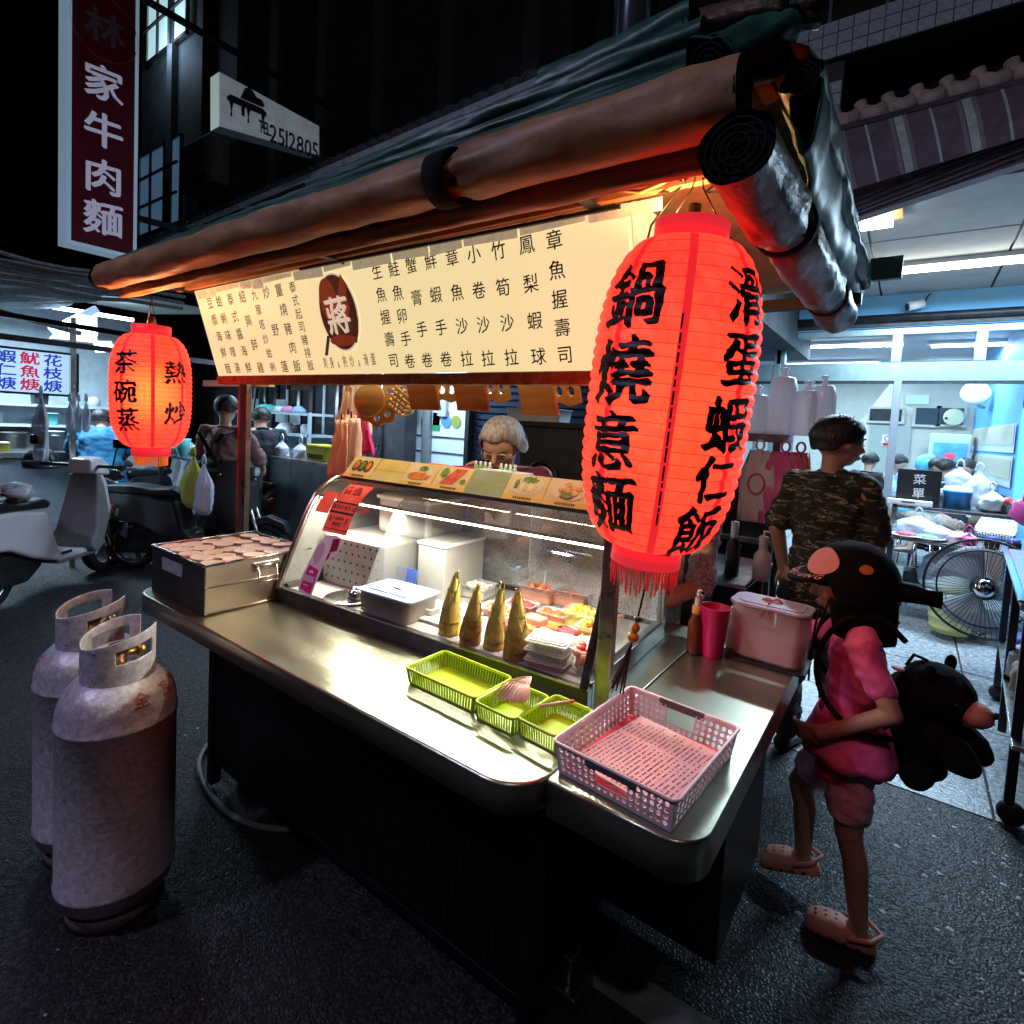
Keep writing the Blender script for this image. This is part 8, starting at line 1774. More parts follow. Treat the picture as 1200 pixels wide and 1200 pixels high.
# ================================================================ RESTAURANT ON THE RIGHT (arcade)
YR = 8.0; ZCE = 3.3
blue_w = M('pale_blue_wall', (.13, .4, .7), .6, ns=3, na=.06); cream_w = M('cream_wall', (.55, .53, .46), .6, ns=5, na=.08); alu2 = M('aluminium_green_grey', (.24, .34, .36), .35, .6, ns=14, na=.12); ceil_m = M('ceiling_panel', (.42, .42, .42), .7, ns=6, na=.1)
rs_t = thing('restaurant', 'bright glass fronted restaurant with pale blue walls behind the arcade', 'restaurant', (0, YR, 0))
def rp(px, py, Y=YR): return P(px, py, Y=Y)
# front: header beam, transom windows, mullions, door posts
zh = rp(1055, 447).z; zt0 = rp(1055, 425).z; zt1 = rp(1055, 393).z; zb1 = rp(1055, 383).z
FX0, FX1 = -3.2, 6
MB().box(FX0, FX1, YR - .1, YR + .1, rp(1055, 385).z, ZCE).build('header_wall', blue_w, rs_t)
MB().tube([(FX0, YR - .14, zb1 + .08), (FX1, YR - .14, zb1 + .08)], .05, 10).build('conduit', dark_metal, rs_t); MB().box(FX0, FX1, YR - .12, YR - .1, zb1 - .01, zb1 + .03).build('shutter_slot', dark_metal, rs_t)
MB().box(FX0, FX1, YR - .06, YR + .06, zt1, zb1).build('transom_head', alu2, rs_t, bev=.005); MB().box(FX0, FX1, YR - .06, YR + .06, zh, zt0).build('transom_bar', alu2, rs_t, bev=.005)
MB().box(FX0, FX1, YR - .05, YR - .045, zh - .035, zh).build('door_track', dark_metal, rs_t)
for px in (918, 1052, 1150): x = rp(px, 400).x; MB().box(x - .05, x + .05, YR - .07, YR + .05, zt0, zt1).build('mullion', alu2, rs_t, bev=.004)
for x in (1.6, 2.6): MB().box(x - .05, x + .05, YR - .07, YR + .05, 0, zt1).build('mullion', alu2, rs_t, bev=.004)
xj = rp(918, 440).x; MB().box(xj - .11, xj - .03, YR - .07, YR + .05, 0, zb1).build('door_post', alu2, rs_t, bev=.004); MB().box(xj - .02, xj + .05, YR - .05, YR + .05, 0, zt0).build('door_post', alu2, rs_t, bev=.004)
xd = rp(1053, 450).x; MB().box(xd - .045, xd + .035, YR - .1, YR - .04, 0, zh).build('sliding_door_stile', M('door_stile_grey', (.25, .27, .3), .4, .5), rs_t, bev=.004)
x_l = rp(895, 440).x
for i in range(5): MB().box(-3.1 + .45 * i, -3.06 + .45 * i, YR - .04, YR, 0, zh).build('window_stile', alu2, rs_t)
MB().quad((FX0, YR, zt0), (FX1, YR, zt0), (FX1, YR, zt1), (FX0, YR, zt1)).build('transom_glass', glass, rs_t); MB().quad((FX0, YR + .01, .4), (xj, YR + .01, .4), (xj, YR + .01, zh), (FX0, YR + .01, zh)).build('side_glass', glass, rs_t)
# interior shell
YB = 13.5; XR = rp(1150, 500, 11).x
MB().box(-4.2, -4.0, YR, YB, 0, 3.0).build('interior_wall', blue_w, rs_t); MB().box(-4.2, 3, YB, YB + .1, 0, 3.0).build('rear_wall', cream_w, rs_t)
MB().box(-4.2, 6, YR + .1, YB + .1, 3.0, 3.1).build('interior_ceiling', ceil_m, rs_t)
xw = P(1120, 560, Y=12).x; xw2 = P(1185, 560, Y=8.4).x
m = MB().add([(xw2 + .02, 8.3, 0), (xw, YB, 0), (xw, YB, 3), (xw2 + .02, 8.3, 3), (xw2 + .2, 8.3, 0), (xw + .2, YB, 0), (xw + .2, YB, 3), (xw2 + .2, 8.3, 3)], [(0, 1, 2, 3), (4, 7, 6, 5), (0, 3, 7, 4)]); m.build('side_wall', blue_w, rs_t); dxy = Vector((xw - xw2, YB - 8.3, 0)).normalized()
# brown dado and the rows of menu strips on the side wall
wd = Vector((xw2 + .02, 8.3, 0)); nn = Vector((-dxy.y, dxy.x, 0));
def WPt(s_, z, o=.01): return wd + dxy * s_ + Vector((0, 0, z)) + nn * o
MB().add([WPt(0, .0), WPt(5, .0), WPt(5, .95), WPt(0, .95)], [(0, 1, 2, 3)]).build('dado', M('pinkish_brown_dado', (.4, .25, .2), .6), rs_t, fix=False)
MB().add([WPt(0, .95, .03), WPt(5, .95, .03), WPt(5, 1.03, .03), WPt(0, 1.03, .03)], [(0, 1, 2, 3)]).build('dado_rail', dark_metal, rs_t, fix=False)
stripm = M('menu_strip_yellow', (.6, .56, .4), .6, ns=60, na=.5, stretch=(1, 1, 6)); boardw = M('menu_rack_white', (.5, .58, .7), .5)
s0 = None
for row, (z0_, z1_) in enumerate(((1.22, 1.46), (1.62, 1.84))):
 MB().add([WPt(.1, z0_ - .09, .02), WPt(3.4, z0_ - .09, .02), WPt(3.4, z1_ + .03, .02), WPt(.1, z1_ + .03, .02)], [(0, 1, 2, 3)]).build('menu_rack', boardw, rs_t, fix=False)
 for i in range(34):
  if s0 is None:
   m = MB().add([WPt(0, z0_, .03) - WPt(0, z0_, .03), WPt(.062, z0_, .03) - WPt(0, z0_, .03), WPt(.062, z1_, .03) - WPt(0, z0_, .03), WPt(0, z1_, .03) - WPt(0, z0_, .03)], [(0, 1, 2, 3)]); m.v = [p + wloc(rs_t) for p in m.v]; s0 = m.build('menu_strip', stripm, rs_t, fix=False); o = s0
  else: o = s0.copy(); col.objects.link(o)
  o.location = WPt(.15 + i * .095, z0_, .03) - wloc(rs_t)
# diagonal stair soffit, doors, windows on the far wall
c1 = P(1010, 492, Y=11.5); c2_ = P(1062, 447, Y=11.5)
MB().prism([(P(1008, 640, Y=11.5).x, 0), (P(1120, 640, Y=11.5).x + .4, 0), (P(1120, 640, Y=11.5).x + .4, 2.95), (P(1060, 449, Y=11.5).x, 2.95), (c1.x, c1.z)], (0, 11.5, 0), (1, 0, 0), (0, 0, 1), (0, 1, 0), .1).build('inner_partition', cream_w, rs_t)
YI = 11.45
for (a_, b2, nm, mt) in (((1020, 479), (1056, 494), 'louvre_window', dark_metal), ((1074, 478), (1098, 498), 'dark_window', M('dark_interior_glass', (.06, .08, .1), .15)), ((1101, 478), (1128, 498), 'dark_window', bpy.data.materials['dark_interior_glass'] if 'dark_interior_glass' in bpy.data.materials else dark_metal)):
 p1 = P(*a_, Y=YI); p2 = P(*b2, Y=YI); f_ = MB().box(p1.x - .04, p2.x + .04, YI - .03, YI + .04, p2.z - .04, p1.z + .04).build('window', cream_w, rs_t); MB().box(p1.x, p2.x, YI - .04, YI - .03, p2.z, p1.z).build('pane', mt, f_)
p1 = P(1020, 498, Y=YI); p2 = P(1054, 640, Y=YI); MB().box(p1.x, p2.x, YI - .02, YI + .04, 0, p1.z).build('interior_door', M('grey_green_door', (.35, .38, .34), .5), rs_t)
p1 = P(1034, 509, Y=YI - .05); MB().box(p1.x, p1.x + .18, YI - .04, YI - .025, p1.z - .2, p1.z).build('no_smoking_sign', white_pl, rs_t); MB().tube([(p1.x + .09 + .05 * math.cos(a_), YI - .045, p1.z - .07 + .05 * math.sin(a_)) for a_ in [2 * PI * i / 16 for i in range(16)]], .007, 4, closed=True).build('no_smoking_ring', M('sign_red', (.5, .02, .03), .5), rs_t); MB().box(p1.x + .02, p1.x + .16, YI - .046, YI - .04, p1.z - .19, p1.z - .14).build('no_smoking_bar', bpy.data.materials['sign_red'], rs_t)
p1 = P(1062, 463, Y=YI); p2 = P(1088, 474, Y=YI); MB().box(p1.x, p2.x, YI - .06, YI - .02, p2.z, p1.z).build('exit_sign', M('exit_panel', (.4, .55, .7), .4, emit=((.4, .6, .8), .4)), rs_t)
# door curtain, TV / fridge
p1 = P(1090, 508, Y=11.2); p2 = P(1133, 550, Y=11.2); t = thing('drinks_fridge', 'glass door drinks fridge with a glowing picture behind the diners', 'fridge', ((p1.x + p2.x) / 2, 11.1, 0)); MB().box(p1.x, p2.x, 10.8, 11.2, 0, p1.z).build('cabinet', M('fridge_white', (.5, .58, .68), .4), t, bev=.02)
MB().box(p1.x + .05, p2.x - .05, 10.78, 10.8, .3, p1.z - .14).build('door_glass', M('fridge_picture', (.05, .2, .45), .2, ns=7, c2=(.15, .45, .7), emit=((.05, .2, .5), .5)), t); MB().ell(((p1.x + p2.x) / 2, 10.77, p1.z - .35), .07, .01, .06, 10, 6).build('picture_red', M('glow_red', (.8, .05, .1), .5, emit=((1, .05, .12), .7)), t)
# warm red lamp, wall fan, round clock
p1 = P(1118, 489, Y=YI - .1); t = thing('round_fan', 'round pale wall plate above the fridge', 'wall plate', p1); olb(MB().lathe([(0, 0), (.13, 0), (.14, .015), (.12, .03), (0, .03)], (0, 0, 0), 24, mat=Matrix.Rotation(PI / 2, 3, 'X')), t, 'disc', M('pale_yellow_disc', (.6, .58, .4), .5)); olb(MB().ell((-.1, -.04, -.02), .02, .01, .02, 8, 6), t, 'knob', dark_metal)
p1 = P(1143, 462, Y=10); t = thing('wall_fan', 'white wall fan high in the right corner of the restaurant', 'fan', p1)
olb(MB().lathe([(0, 0), (.16, 0), (.17, .03), (.16, .07), (0, .08)], (0, 0, 0), 28, mat=Matrix.Rotation(R(70), 3, 'X')), t, 'cage', white_pl); olb(MB().tube([(0, .03, -.02), (.06, .2, -.15), (.12, .3, -.16)], .03, 8), t, 'arm', white_pl); olb(MB().lathe([(0, -.02), (.05, -.02), (.04, -.04), (0, -.04)], (0, 0, 0), 16, mat=Matrix.Rotation(R(70), 3, 'X')), t, 'hub', sm2)
# interior ceiling lamps
inlamp = M('interior_tube', (1, 1, 1), .4, emit=((.72, .9, 1), 16))
for i, (x, y) in enumerate(((-1.2, 9.3), (.9, 9.6), (-1.4, 11.4), (.8, 11.8))):
 t = thing('ceiling_lamp', ('front left', 'front right', 'rear left', 'rear right')[i] + ' tube lamp on the restaurant ceiling', 'fluorescent lamp', (x, y, 2.97), 'tube lamps on the restaurant ceiling'); olb(MB().tube([(-.8, 0, -.04), (.8, 0, -.04)], .018, 8), t, 'tube', inlamp); olb(MB().box(-.85, .85, -.05, .05, -.018, .0), t, 'fitting', white_pl)
 lamp('restaurant_tube_light', 'AREA', (x, y, 2.9), 105, (.5, .78, 1), 1.6, size_y=.12)
# arcade ceiling panels + lamps
t = thing('arcade_ceiling', 'grid ceiling of pale panels over the arcade', 'ceiling', (0, 6, ZCE)); MB().box(-3.4, 6, 4.7, 8, ZCE + .03, ZCE + .15).build('deck', dark_metal, t); pn0 = None
for i in range(8):
 for j in range(3):
  if pn0 is None: pn0 = MB().box(-3.4, -2.43, 4.72, 5.78, ZCE, ZCE + .025).build('ceiling_panel', ceil_m, t, bev=.004); o = pn0
  else: o = pn0.copy(); col.objects.link(o)
  o.location = Vector((i * .99, j * 1.09, 0)) + Vector(pn0.location) * 0
al = M('arcade_tube', (1, 1, 1), .4, emit=((.95, .95, .8), 22))
a = P(1020, 322, z=ZCE - .08); t = thing('arcade_lamp', 'long bare fluorescent tube running under the arcade ceiling', 'fluorescent lamp', (a.x, a.y, ZCE)); MB().tube([(a.x, a.y, ZCE - .08), (a.x + 2.4, a.y, ZCE - .08)], .022, 10).build('tube', al, t); MB().box(a.x - .05, a.x + 2.45, a.y - .05, a.y + .05, ZCE - .045, ZCE - .002).build('fitting', white_pl, t)
lamp('arcade_tube_light', 'AREA', (a.x + 1.2, a.y, ZCE - .12), 300, (.5, .76, 1), 2.3, size_y=.3)
b_ = P(985, 262, z=ZCE - .08); c = P(1046, 252, z=ZCE - .08); t = thing('arcade_lamp', 'short twin tube lamp near the canopy corner', 'fluorescent lamp', (b_.x, b_.y, ZCE)); MB().tube([(c.x - .6, b_.y, ZCE - .1), (c.x, b_.y, ZCE - .1)], .02, 10).build('tube', al, t); MB().tube([(c.x - .6, b_.y + .12, ZCE - .1), (c.x, b_.y + .12, ZCE - .1)], .02, 10).build('tube', al, t); MB().box(c.x - .65, c.x + .06, b_.y - .06, b_.y + .18, ZCE - .05, ZCE - .002).build('fitting', M('amber_fitting', (.5, .35, .12), .5), t)
lamp('arcade_twin_light', 'AREA', (c.x - .3, b_.y + .06, ZCE - .14), 80, (.6, .8, 1), .6, size_y=.2)
p1 = P(1072, 358, Y=YR - .2); t = thing('security_camera', 'small white security camera on the blue header wall', 'camera', p1); olb(MB().tube([(-.06, -.05, -.02), (.08, .0, .02)], .05, 12), t, 'body', white_pl); olb(MB().tube([(-.065, -.052, -.021), (-.075, -.056, -.024)], .04, 12), t, 'lens', black_pl); olb(MB().tube([(.08, 0, .02), (.12, .05, .12), (.14, .1, .14)], .008, 6), t, 'cable', dark_metal)
# arcade front edge: soffit beams, awning, tiled balcony
aw = M('striped_awning_dark', (.17, .13, .17), .8, ns=10, na=.25); awp = M('awning_pale_stripe', (.5, .62, .56), .8, ns=14, na=.2); rollm = M('grubby_cream_roll', (.4, .33, .27), .7, ns=14, na=.3)
YA = 4.3
t = thing('striped_awning', 'dark striped awning with pale green stripes over the arcade edge', 'awning', (.2, YA, 3.4))
def AP(px, py, Y=YA): return P(px, py, Y=Y)
tl = AP(945, 138); tr_ = AP(1290, 42); bl_ = AP(968, 232); br = AP(1290, 133)
tl.y = tr_.y = YA + .25
nS = 24
seq = []
for k in range(nS):
 f0 = k / nS; f1 = (k + 1) / nS; pA = tl.lerp(tr_, f0); pB = tl.lerp(tr_, f1); pC = bl_.lerp(br, f1); pD = bl_.lerp(br, f0)
 ps = k % 6
 def strip(g0, g1, mat, nm, off=0):
  q = [pA.lerp(pB, g0), pA.lerp(pB, g1), pD.lerp(pC, g1), pD.lerp(pC, g0)]; m = MB()
  vs = [];
  for r_ in range(7):
   s_ = r_ / 6; sag = .05 * math.sin(PI * s_)
   vs += [q[0].lerp(q[3], s_) + Vector((0, -sag - off, 0)), q[1].lerp(q[2], s_) + Vector((0, -sag - off, 0))]
  m.add(vs, [(2 * i, 2 * i + 1, 2 * i + 3, 2 * i + 2) for i in range(6)], True); m.build(nm, mat, t, fix=False)
 strip(0, 1, aw, 'panel')
 if ps in (2,): strip(.15, .95, awp, 'stripe', .004)
 elif ps in (5,): strip(.35, .6, awp, 'stripe', .004)
 if ps == 1:
  for g in (.7, .82, .94): strip(g, g + .04, awp, 'stripe', .004)
 if ps == 3:
  for g in (.02, .14, .26): strip(g, g + .04, awp, 'stripe', .004)
# rolled cream top with pegs
for k in range(9):
 f0 = k / 9; f1 = (k + .82) / 9; a = tl.lerp(tr_, f0) + Vector((0, .02, .05)); b_ = tl.lerp(tr_, f1) + Vector((0, .02, .05)); MB().tube([a, (a + b_) / 2 + Vector((0, 0, -.02)), b_], .06, 12).build('rolled_section', rollm, t)
 MB().tube([b_ + Vector((.0, 0, .09)), b_ + Vector((.035, 0, -.04))], .04, 10).build('clamp', rollm, t)
MB().bar(tl + Vector((0, -.03, -.03)), tr_ + Vector((0, -.03, -.03)), .035).build('rail', dark_metal, t)
MB().bar(AP(972, 250, 4.5), AP(1290, 120, 4.5) + Vector((0, 0, -.1)), .1, .22).build('fascia_board', M('mauve_fascia', (.16, .12, .14), .6, ns=16, na=.3), t);
for q in range(4): MB().bar(AP(972, 246 + q * 5, 4.38), AP(1290, 122 + q * 6, 4.38), .01).build('fascia_line', dark_metal, t)
t = thing('building', 'dark building with white tiled balcony beams above the arcade', 'building', (0, 5.5, 3.5)); tile_w = M('white_wall_tile', (.5, .58, .66), .35, ns=30, na=.25); grout = M('dark_grout', (.06, .07, .08), .8)
z1 = P(1000, 60, Y=5.5).z
MB().box(-1.3, 8, 6.3, 9, 3.4, 16).build('wall', facade, t); MB().box(-1.3, 8, 4.75, 8, ZCE + .16, 3.75).build('slab', facade, t)
bzc = P(1000, 38, Y=5.5).z; MB().box(-1.35, 8, 5.52, 6.3, bzc - .16, bzc + .16).build('balcony_beam', grout, t)
t0_ = None
for i in range(60):
 for j in range(3):
  if t0_ is None: t0_ = MB().box(-1.35, -1.245, 5.5, 5.52, bzc - .155, bzc - .06).build('wall_tile', tile_w, t); o = t0_
  else: o = t0_.copy(); col.objects.link(o)
  o.location = Vector((i * .112, random.uniform(-.002, .002), j * .103))
xp = P(971, 100, Y=5.5).x; MB().box(xp - .12, xp + .1, 5.56, 5.9, 3.3, bzc - .17).build('pillar', grout, t)
for j in range(12):
 for i in range(2):
  o = t0_.copy(); col.objects.link(o); o.location = Vector((xp - .125 + 1.35 + i * .113, .045, -.28 - j * .104))
# balcony railing
rz0 = bzc + .16
for i in range(12): x = -1.3 + i * .42; MB().bar((x, 5.6, rz0), (x, 5.6, rz0 + .55), .025).build('railing_post', alu2, t)
for z in (.28, .55): MB().bar((-1.35, 5.6, rz0 + z), (8, 5.6, rz0 + z), .025).build('railing_bar', alu2, t)
# far dark windows under the beam
for i in range(3): x = -.55 + i * 1.3; MB().box(x, x + 1.1, 6.25, 6.3, 3.9, bzc - .3).build('window', M('night_window', (.012, .014, .02), .1) if i == 0 else bpy.data.materials['night_window'], t)
# ================================================================ FURNITURE OF THE ARCADE
t = thing('shelf_table', 'two tier steel table with a black menu board and plastic goods in the arcade', 'table', (.35, 6.4, 0)); zt_ = 1.0
xa = P(1050, 583, z=1.0).x; ya = 6.9; xb = .95
MB().box(-.1, 1.15, 6.25, 6.9, .97, 1.0).build('top_shelf', steel, t, bev=.004); MB().box(-.12, 1.15, 5.9, 6.9, .72, .745).build('lower_shelf', steel, t, bev=.004); MB().box(-.1, 1.1, 6.1, 6.85, .3, .325).build('bottom_shelf', steel_dark, t)
for x, y in ((-.09, 6.27), (1.12, 6.27), (-.09, 6.87), (1.12, 6.87)): MB().box(x - .02, x + .02, y - .02, y + .02, 0, 1.0).build('leg', steel, t)
for x in (-.09, 1.1): MB().box(x - .02, x + .02, 5.92, 5.96, 0, .72).build('leg', dark_metal, t)
p1 = P(1078, 560, Y=6.35); t = thing('menu_stand', 'black upright board with two white characters on the steel table', 'menu board', (p1.x, 6.4, 1.0)); MB().box(p1.x - .17, p1.x + .16, 6.36, 6.4, 1.02, 1.33).build('board', black_pl, t); m = MB()
for ch, z in (('菜', 1.245), ('單', 1.115)): brush(m, ch, (p1.x - .0, 6.357, z), (1, 0, 0), (0, 0, 1), .1, .008, .06)
m.build('lettering', white_pl, t, fix=False); MB().box(p1.x - .16, p1.x + .16, 6.34, 6.5, 1.0, 1.02).build('foot', dark_metal, t)
t = thing('white_tray', 'flat white box lying before the black menu board', 'box', (p1.x - .05, 6.3, 1.001)); MB().box(p1.x - .23, p1.x + .11, 6.26, 6.34, 1.001, 1.05).build('box', white_pl, t, bev=.006); MB().box(p1.x - .12, p1.x - .02, 6.255, 6.26, 1.025, 1.035).build('slot', dark_metal, t)
def onshelf(px, z, Y): return Vector((P(px, 600, Y=Y).x, Y, z))
clb = clearplastic('arcade_clear_plastic', (.6, .7, .85), .65, .3)
c = onshelf(1120, 1.0, 6.45); t = thing('blue_tub', 'round tub with a bright blue band and clear lid on the steel table', 'tub', c); olb(MB().lathe([(0, 0), (.1, 0), (.105, .15), (.11, .15), (.11, .165), (.0, .17)], (0, 0, 0), 24), t, 'tub', col_m('sky_blue_plastic', (.04, .3, .7))); olb(MB().lathe([(.112, .165), (.1, .2), (0, .21)], (0, 0, 0), 24), t, 'lid', clb)
bag(onshelf(1120, 1.38, 6.55), .2, .22, 'clear plastic bag on top of the blue tub', clb, seed=50, d=.8)
c = onshelf(1143, 1.0, 6.5); bag(c + Vector((0, 0, .36)), .22, .36, 'tall clear bag of cups beside the blue tub', clb, seed=51, d=.8)
c = onshelf(1098, 1.0, 6.45); bowl_thing(c, .05, .17, clb, 'clear stacked cups left of the blue tub', 'cups', None, 'jar')
c = onshelf(1160, 1.0, 6.45); bag(c + Vector((0, 0, .2)), .2, .2, 'white plastic bag with black print right of the tall clear bag', shelf_m, seed=52, d=.8); c = onshelf(1178, 1.0, 6.45); bowl_thing(c, .06, .08, col_m('dark_pot', (.03, .03, .035)), 'dark bowl with a red cloth at the right end of the steel table', 'bowl', None, 'pot'); t = thing('red_cloth', 'small red and white cloth on the dark bowl', 'cloth', c + Vector((0, 0, .08))); m = MB(); blob(m, (0, 0, .02), .045, 3, .5); olb(m, t, 'cloth', col_m('signal_red', (.6, .05, .06))); olb(MB().obox((0, 0, .02), .05, .03, .012), t, 'fold', white_pl)
for i, (px, zz, Y, w_, h_, lab, mt) in enumerate(((1077, .93, 6.2, .34, .2, 'long clear bag of goods on the lower shelf', clb), (1100, .88, 6.1, .26, .16, 'crumpled clear bag in the middle of the lower shelf', clb), (1127, .86, 6.05, .22, .14, 'pinkish bag on the lower shelf', col_m('pinkish_bag', (.5, .35, .42))), (1138, .84, 6.0, .12, .1, 'magenta wrapped bundle on the lower shelf', col_m('magenta_wrap', (.6, .03, .2))))): bag(onshelf(px, zz, Y), w_, h_, lab, mt, seed=60 + i, d=.8)
for i, (px, c_, nm, lab) in enumerate(((1064, (.5, .06, .08), 'red_meat', 'plate of red sausages at the left of the lower shelf'), (1090, (.3, .5, .25), 'green_veg', 'plate of green vegetables on the lower shelf'))):
 c = onshelf(px, .746, 6.0); t = thing('plate', lab, 'plate', c); olb(MB().lathe([(0, 0), (.08, 0), (.13, .02), (.12, .022), (.075, .008), (0, .006)], (0, 0, 0), 24), t, 'plate', white_pl); m = MB()
 for q in range(7): blob(m, (math.cos(q * 2.4) * .02 * math.sqrt(q), math.sin(q * 2.4) * .02 * math.sqrt(q), .025), .025, q, .3, (1.6, .8, .6))
 stuff(olb(m, t, 'food', col_m(nm, c_)))
t, c, u_, v_, W, D = basket('white perforated tray basket on the lower shelf at the right', (1140, 622), (1152, 604), (1192, 612), .8, .746, white_pl, 14, 10, 3, .006, True)
c = onshelf(1180, .746, 5.95);
for i, dx in enumerate((-.07, .06)):
 t = thing('sauce_jar', ('left', 'right')[i] + ' dark sauce jar with a blue lid at the end of the lower shelf', 'jar', c + Vector((dx, 0, 0))); olb(MB().lathe([(0, 0), (.05, 0), (.05, .07), (.03, .085), (0, .085)], (0, 0, 0), 18), t, 'jar', col_m('soy_dark', (.03, .015, .01), rough=.2)); olb(MB().lathe([(.045, .07), (.045, .1), (0, .1)], (0, 0, 0), 18), t, 'lid', col_m('indigo_lid', (.05, .06, .25)))
# things on the bottom shelf
p1 = onshelf(1088, .326, 6.2); t = thing('stove', 'black gas stove ring on the bottom shelf', 'stove', p1); olb(MB().box(-.14, .14, -.12, .12, 0, .1), t, 'body', dark_metal, bev=.01); olb(MB().tube([(.08 * math.cos(a_), .08 * math.sin(a_), .12) for a_ in [2 * PI * i / 16 for i in range(16)]], .012, 6, closed=True), t, 'burner_ring', steel_dark)
bag(onshelf(1122, .72, 6.1), .42, .42, 'large white plastic bag stuffed on the bottom shelf', shelf_m, seed=70, d=.8)
g = P(1105, 695, z=0); g = Vector((.12, 5.75, 0)); g.x = P(1118, 680, Y=5.75).x; t = thing('yellow_bucket', 'pale yellow ribbed bucket on the floor behind the fan', 'bucket', g);
m = MB().lathe([(0, 0), (.13, 0), (.135, .03), (.14, .035), (.135, .04), (.145, .11), (.15, .115), (.145, .12), (.155, .2), (.165, .2), (.165, .22), (.14, .22), (.12, .01), (0, .01)], (0, 0, .05), 28); olb(m, t, 'bucket', col_m('pale_yellow_plastic', (.55, .52, .2))); olb(MB().tube([(-.16, 0, .26), (-.1, -.08, .2), (.1, -.08, .2), (.16, 0, .26)], .005, 5), t, 'handle', steel)
# floor fan
p1 = P(1153, 690, Y=5.0); t = thing('floor_fan', 'large round grey floor fan tilted upward in the arcade', 'fan', p1); fr_ = (Vector((0, 0, CAM_H)) - p1).normalized(); RM = (fr_).to_track_quat('Z', 'Y').to_matrix()
def fpt(x, y, z): return RM @ Vector((x, y, z))
for zz, rr_ in ((0.0, .34), (-.1, .34), (.05, .26)): olb(MB().tube([fpt(rr_ * math.cos(a_), rr_ * math.sin(a_), zz) for a_ in [2 * PI * i / 40 for i in range(40)]], .006, 6, closed=True), t, 'cage_ring', dark_metal)
m = MB()
for i in range(60):
 a_ = 2 * PI * i / 60
 m.tube([fpt(.06 * math.cos(a_), .06 * math.sin(a_), .08), fpt(.22 * math.cos(a_), .22 * math.sin(a_), .065), fpt(.34 * math.cos(a_), .34 * math.sin(a_), 0), fpt(.3 * math.cos(a_), .3 * math.sin(a_), -.1)], .0022, 4, caps=False)
stuff(olb(m, t, 'cage_wire', dark_metal)); blade_m = M('grey_fan_blade', (.32, .34, .4), .4, alpha=.75)
for q in range(3):
 vs = []
 for r_ in range(7):
  rad_ = .06 + .24 * r_ / 6
  for s_ in range(5): a_ = q * 2 * PI / 3 + (s_ / 4 - .5) * (1.0 + .5 * r_ / 6) + .3 * r_ / 6; vs.append(fpt(rad_ * math.cos(a_), rad_ * math.sin(a_), -.04 + .045 * (s_ / 4)))
 o = olb(MB().add(vs, [(r_ * 5 + s_, r_ * 5 + s_ + 1, (r_ + 1) * 5 + s_ + 1, (r_ + 1) * 5 + s_) for r_ in range(6) for s_ in range(4)], True), t, 'blade', blade_m, fix=False); md = o.modifiers.new('t', 'SOLIDIFY'); md.thickness = .004
olb(MB().lathe([(0, .03), (.05, .03), (.062, .01), (.062, -.05), (0, -.05)], (0, 0, 0), 24, mat=RM), t, 'hub', M('pale_hub', (.5, .5, .55), .3)); olb(MB().lathe([(0, .095), (.035, .09), (.06, .08), (.06, .07), (0, .07)], (0, 0, 0), 24, mat=RM), t, 'front_badge', chrome); olb(MB().lathe([(0, .1), (.022, .098), (0, .09)], (0, 0, 0), 16, mat=RM), t, 'badge_centre', black_pl)
olb(MB().tube([fpt(0, 0, -.05), fpt(0, 0, -.2)], .08, 16), t, 'motor', dark_metal)
fb_ = []
c0 = P(1100, 735, z=.02)
pts = [P(x, y, z=.015) for x, y in ((1160, 738), (1140, 745), (1118, 738), (1116, 728), (1135, 724), (1165, 728))]; m = MB().tube([p - p1 for p in pts], .014, 8); olb(m, t, 'floor_stand', chrome); olb(MB().tube([pts[-1] - p1, Vector((0, .1, -.2))], .014, 8), t, 'stand_upright', chrome)
# trolley at right edge
t = thing('steel_trolley', 'steel trolley with dark legs and trays at the right edge', 'trolley', (.75, 4.2, 0)); zt_ = .92
pA = P(1175, 640, z=zt_); pB = P(1215, 730, z=zt_)
xL = pA.x; x_f = .66
def tl_(px, py, z): return P(px, py, z=z)
LA = tl_(1176, 642, .95); LB_ = tl_(1212, 760, .95); ddr = (LB_ - LA).normalized(); prp = Vector((-ddr.y, ddr.x, 0)); prp = prp if prp.x > 0 else -prp
def TP(a, b, z): q = LA + ddr * a + prp * b; q.z = z; return q
LT = 1.62
def tslab(a0, a1, b0, b1, z0, z1, nm, mt):
 m = MB().add([TP(a0, b0, z0), TP(a1, b0, z0), TP(a1, b1, z0), TP(a0, b1, z0), TP(a0, b0, z1), TP(a1, b0, z1), TP(a1, b1, z1), TP(a0, b1, z1)], [(0, 1, 2, 3), (7, 6, 5, 4), (0, 4, 5, 1), (1, 5, 6, 2), (2, 6, 7, 3), (3, 7, 4, 0)]); return m.build(nm, mt, t, bev=.004)
tslab(0, LT, 0, .6, .93, .95, 'top', M('blue_grey_top', (.35, .42, .5), .25, .6)); tslab(0, LT, 0.02, .6, .36, .38, 'shelf', steel); tslab(0, LT, -.01, .02, .955, .965, 'top_edge', chrome)
for a_ in (.02, .75, 1.5): tslab(a_, a_ + .035, .02, .055, .1, .93, 'leg', black_pl)
for a_ in (.02, 1.5): q = TP(a_, .05, .05); MB().lathe([(0, -.02), (.045, -.02), (.05, 0), (.045, .02), (0, .02)], q, 18, mat=Matrix.Rotation(PI / 2, 3, 'X')).build('caster_wheel', black_pl, t)
for i, (a_, b2, lab) in enumerate(((.4, .3, 'far steel dish on the trolley top'), (1.0, .3, 'near steel dish on the trolley top'))): q = TP(a_, b2, .951); bowl_thing(q, .16, .05, steel, lab)
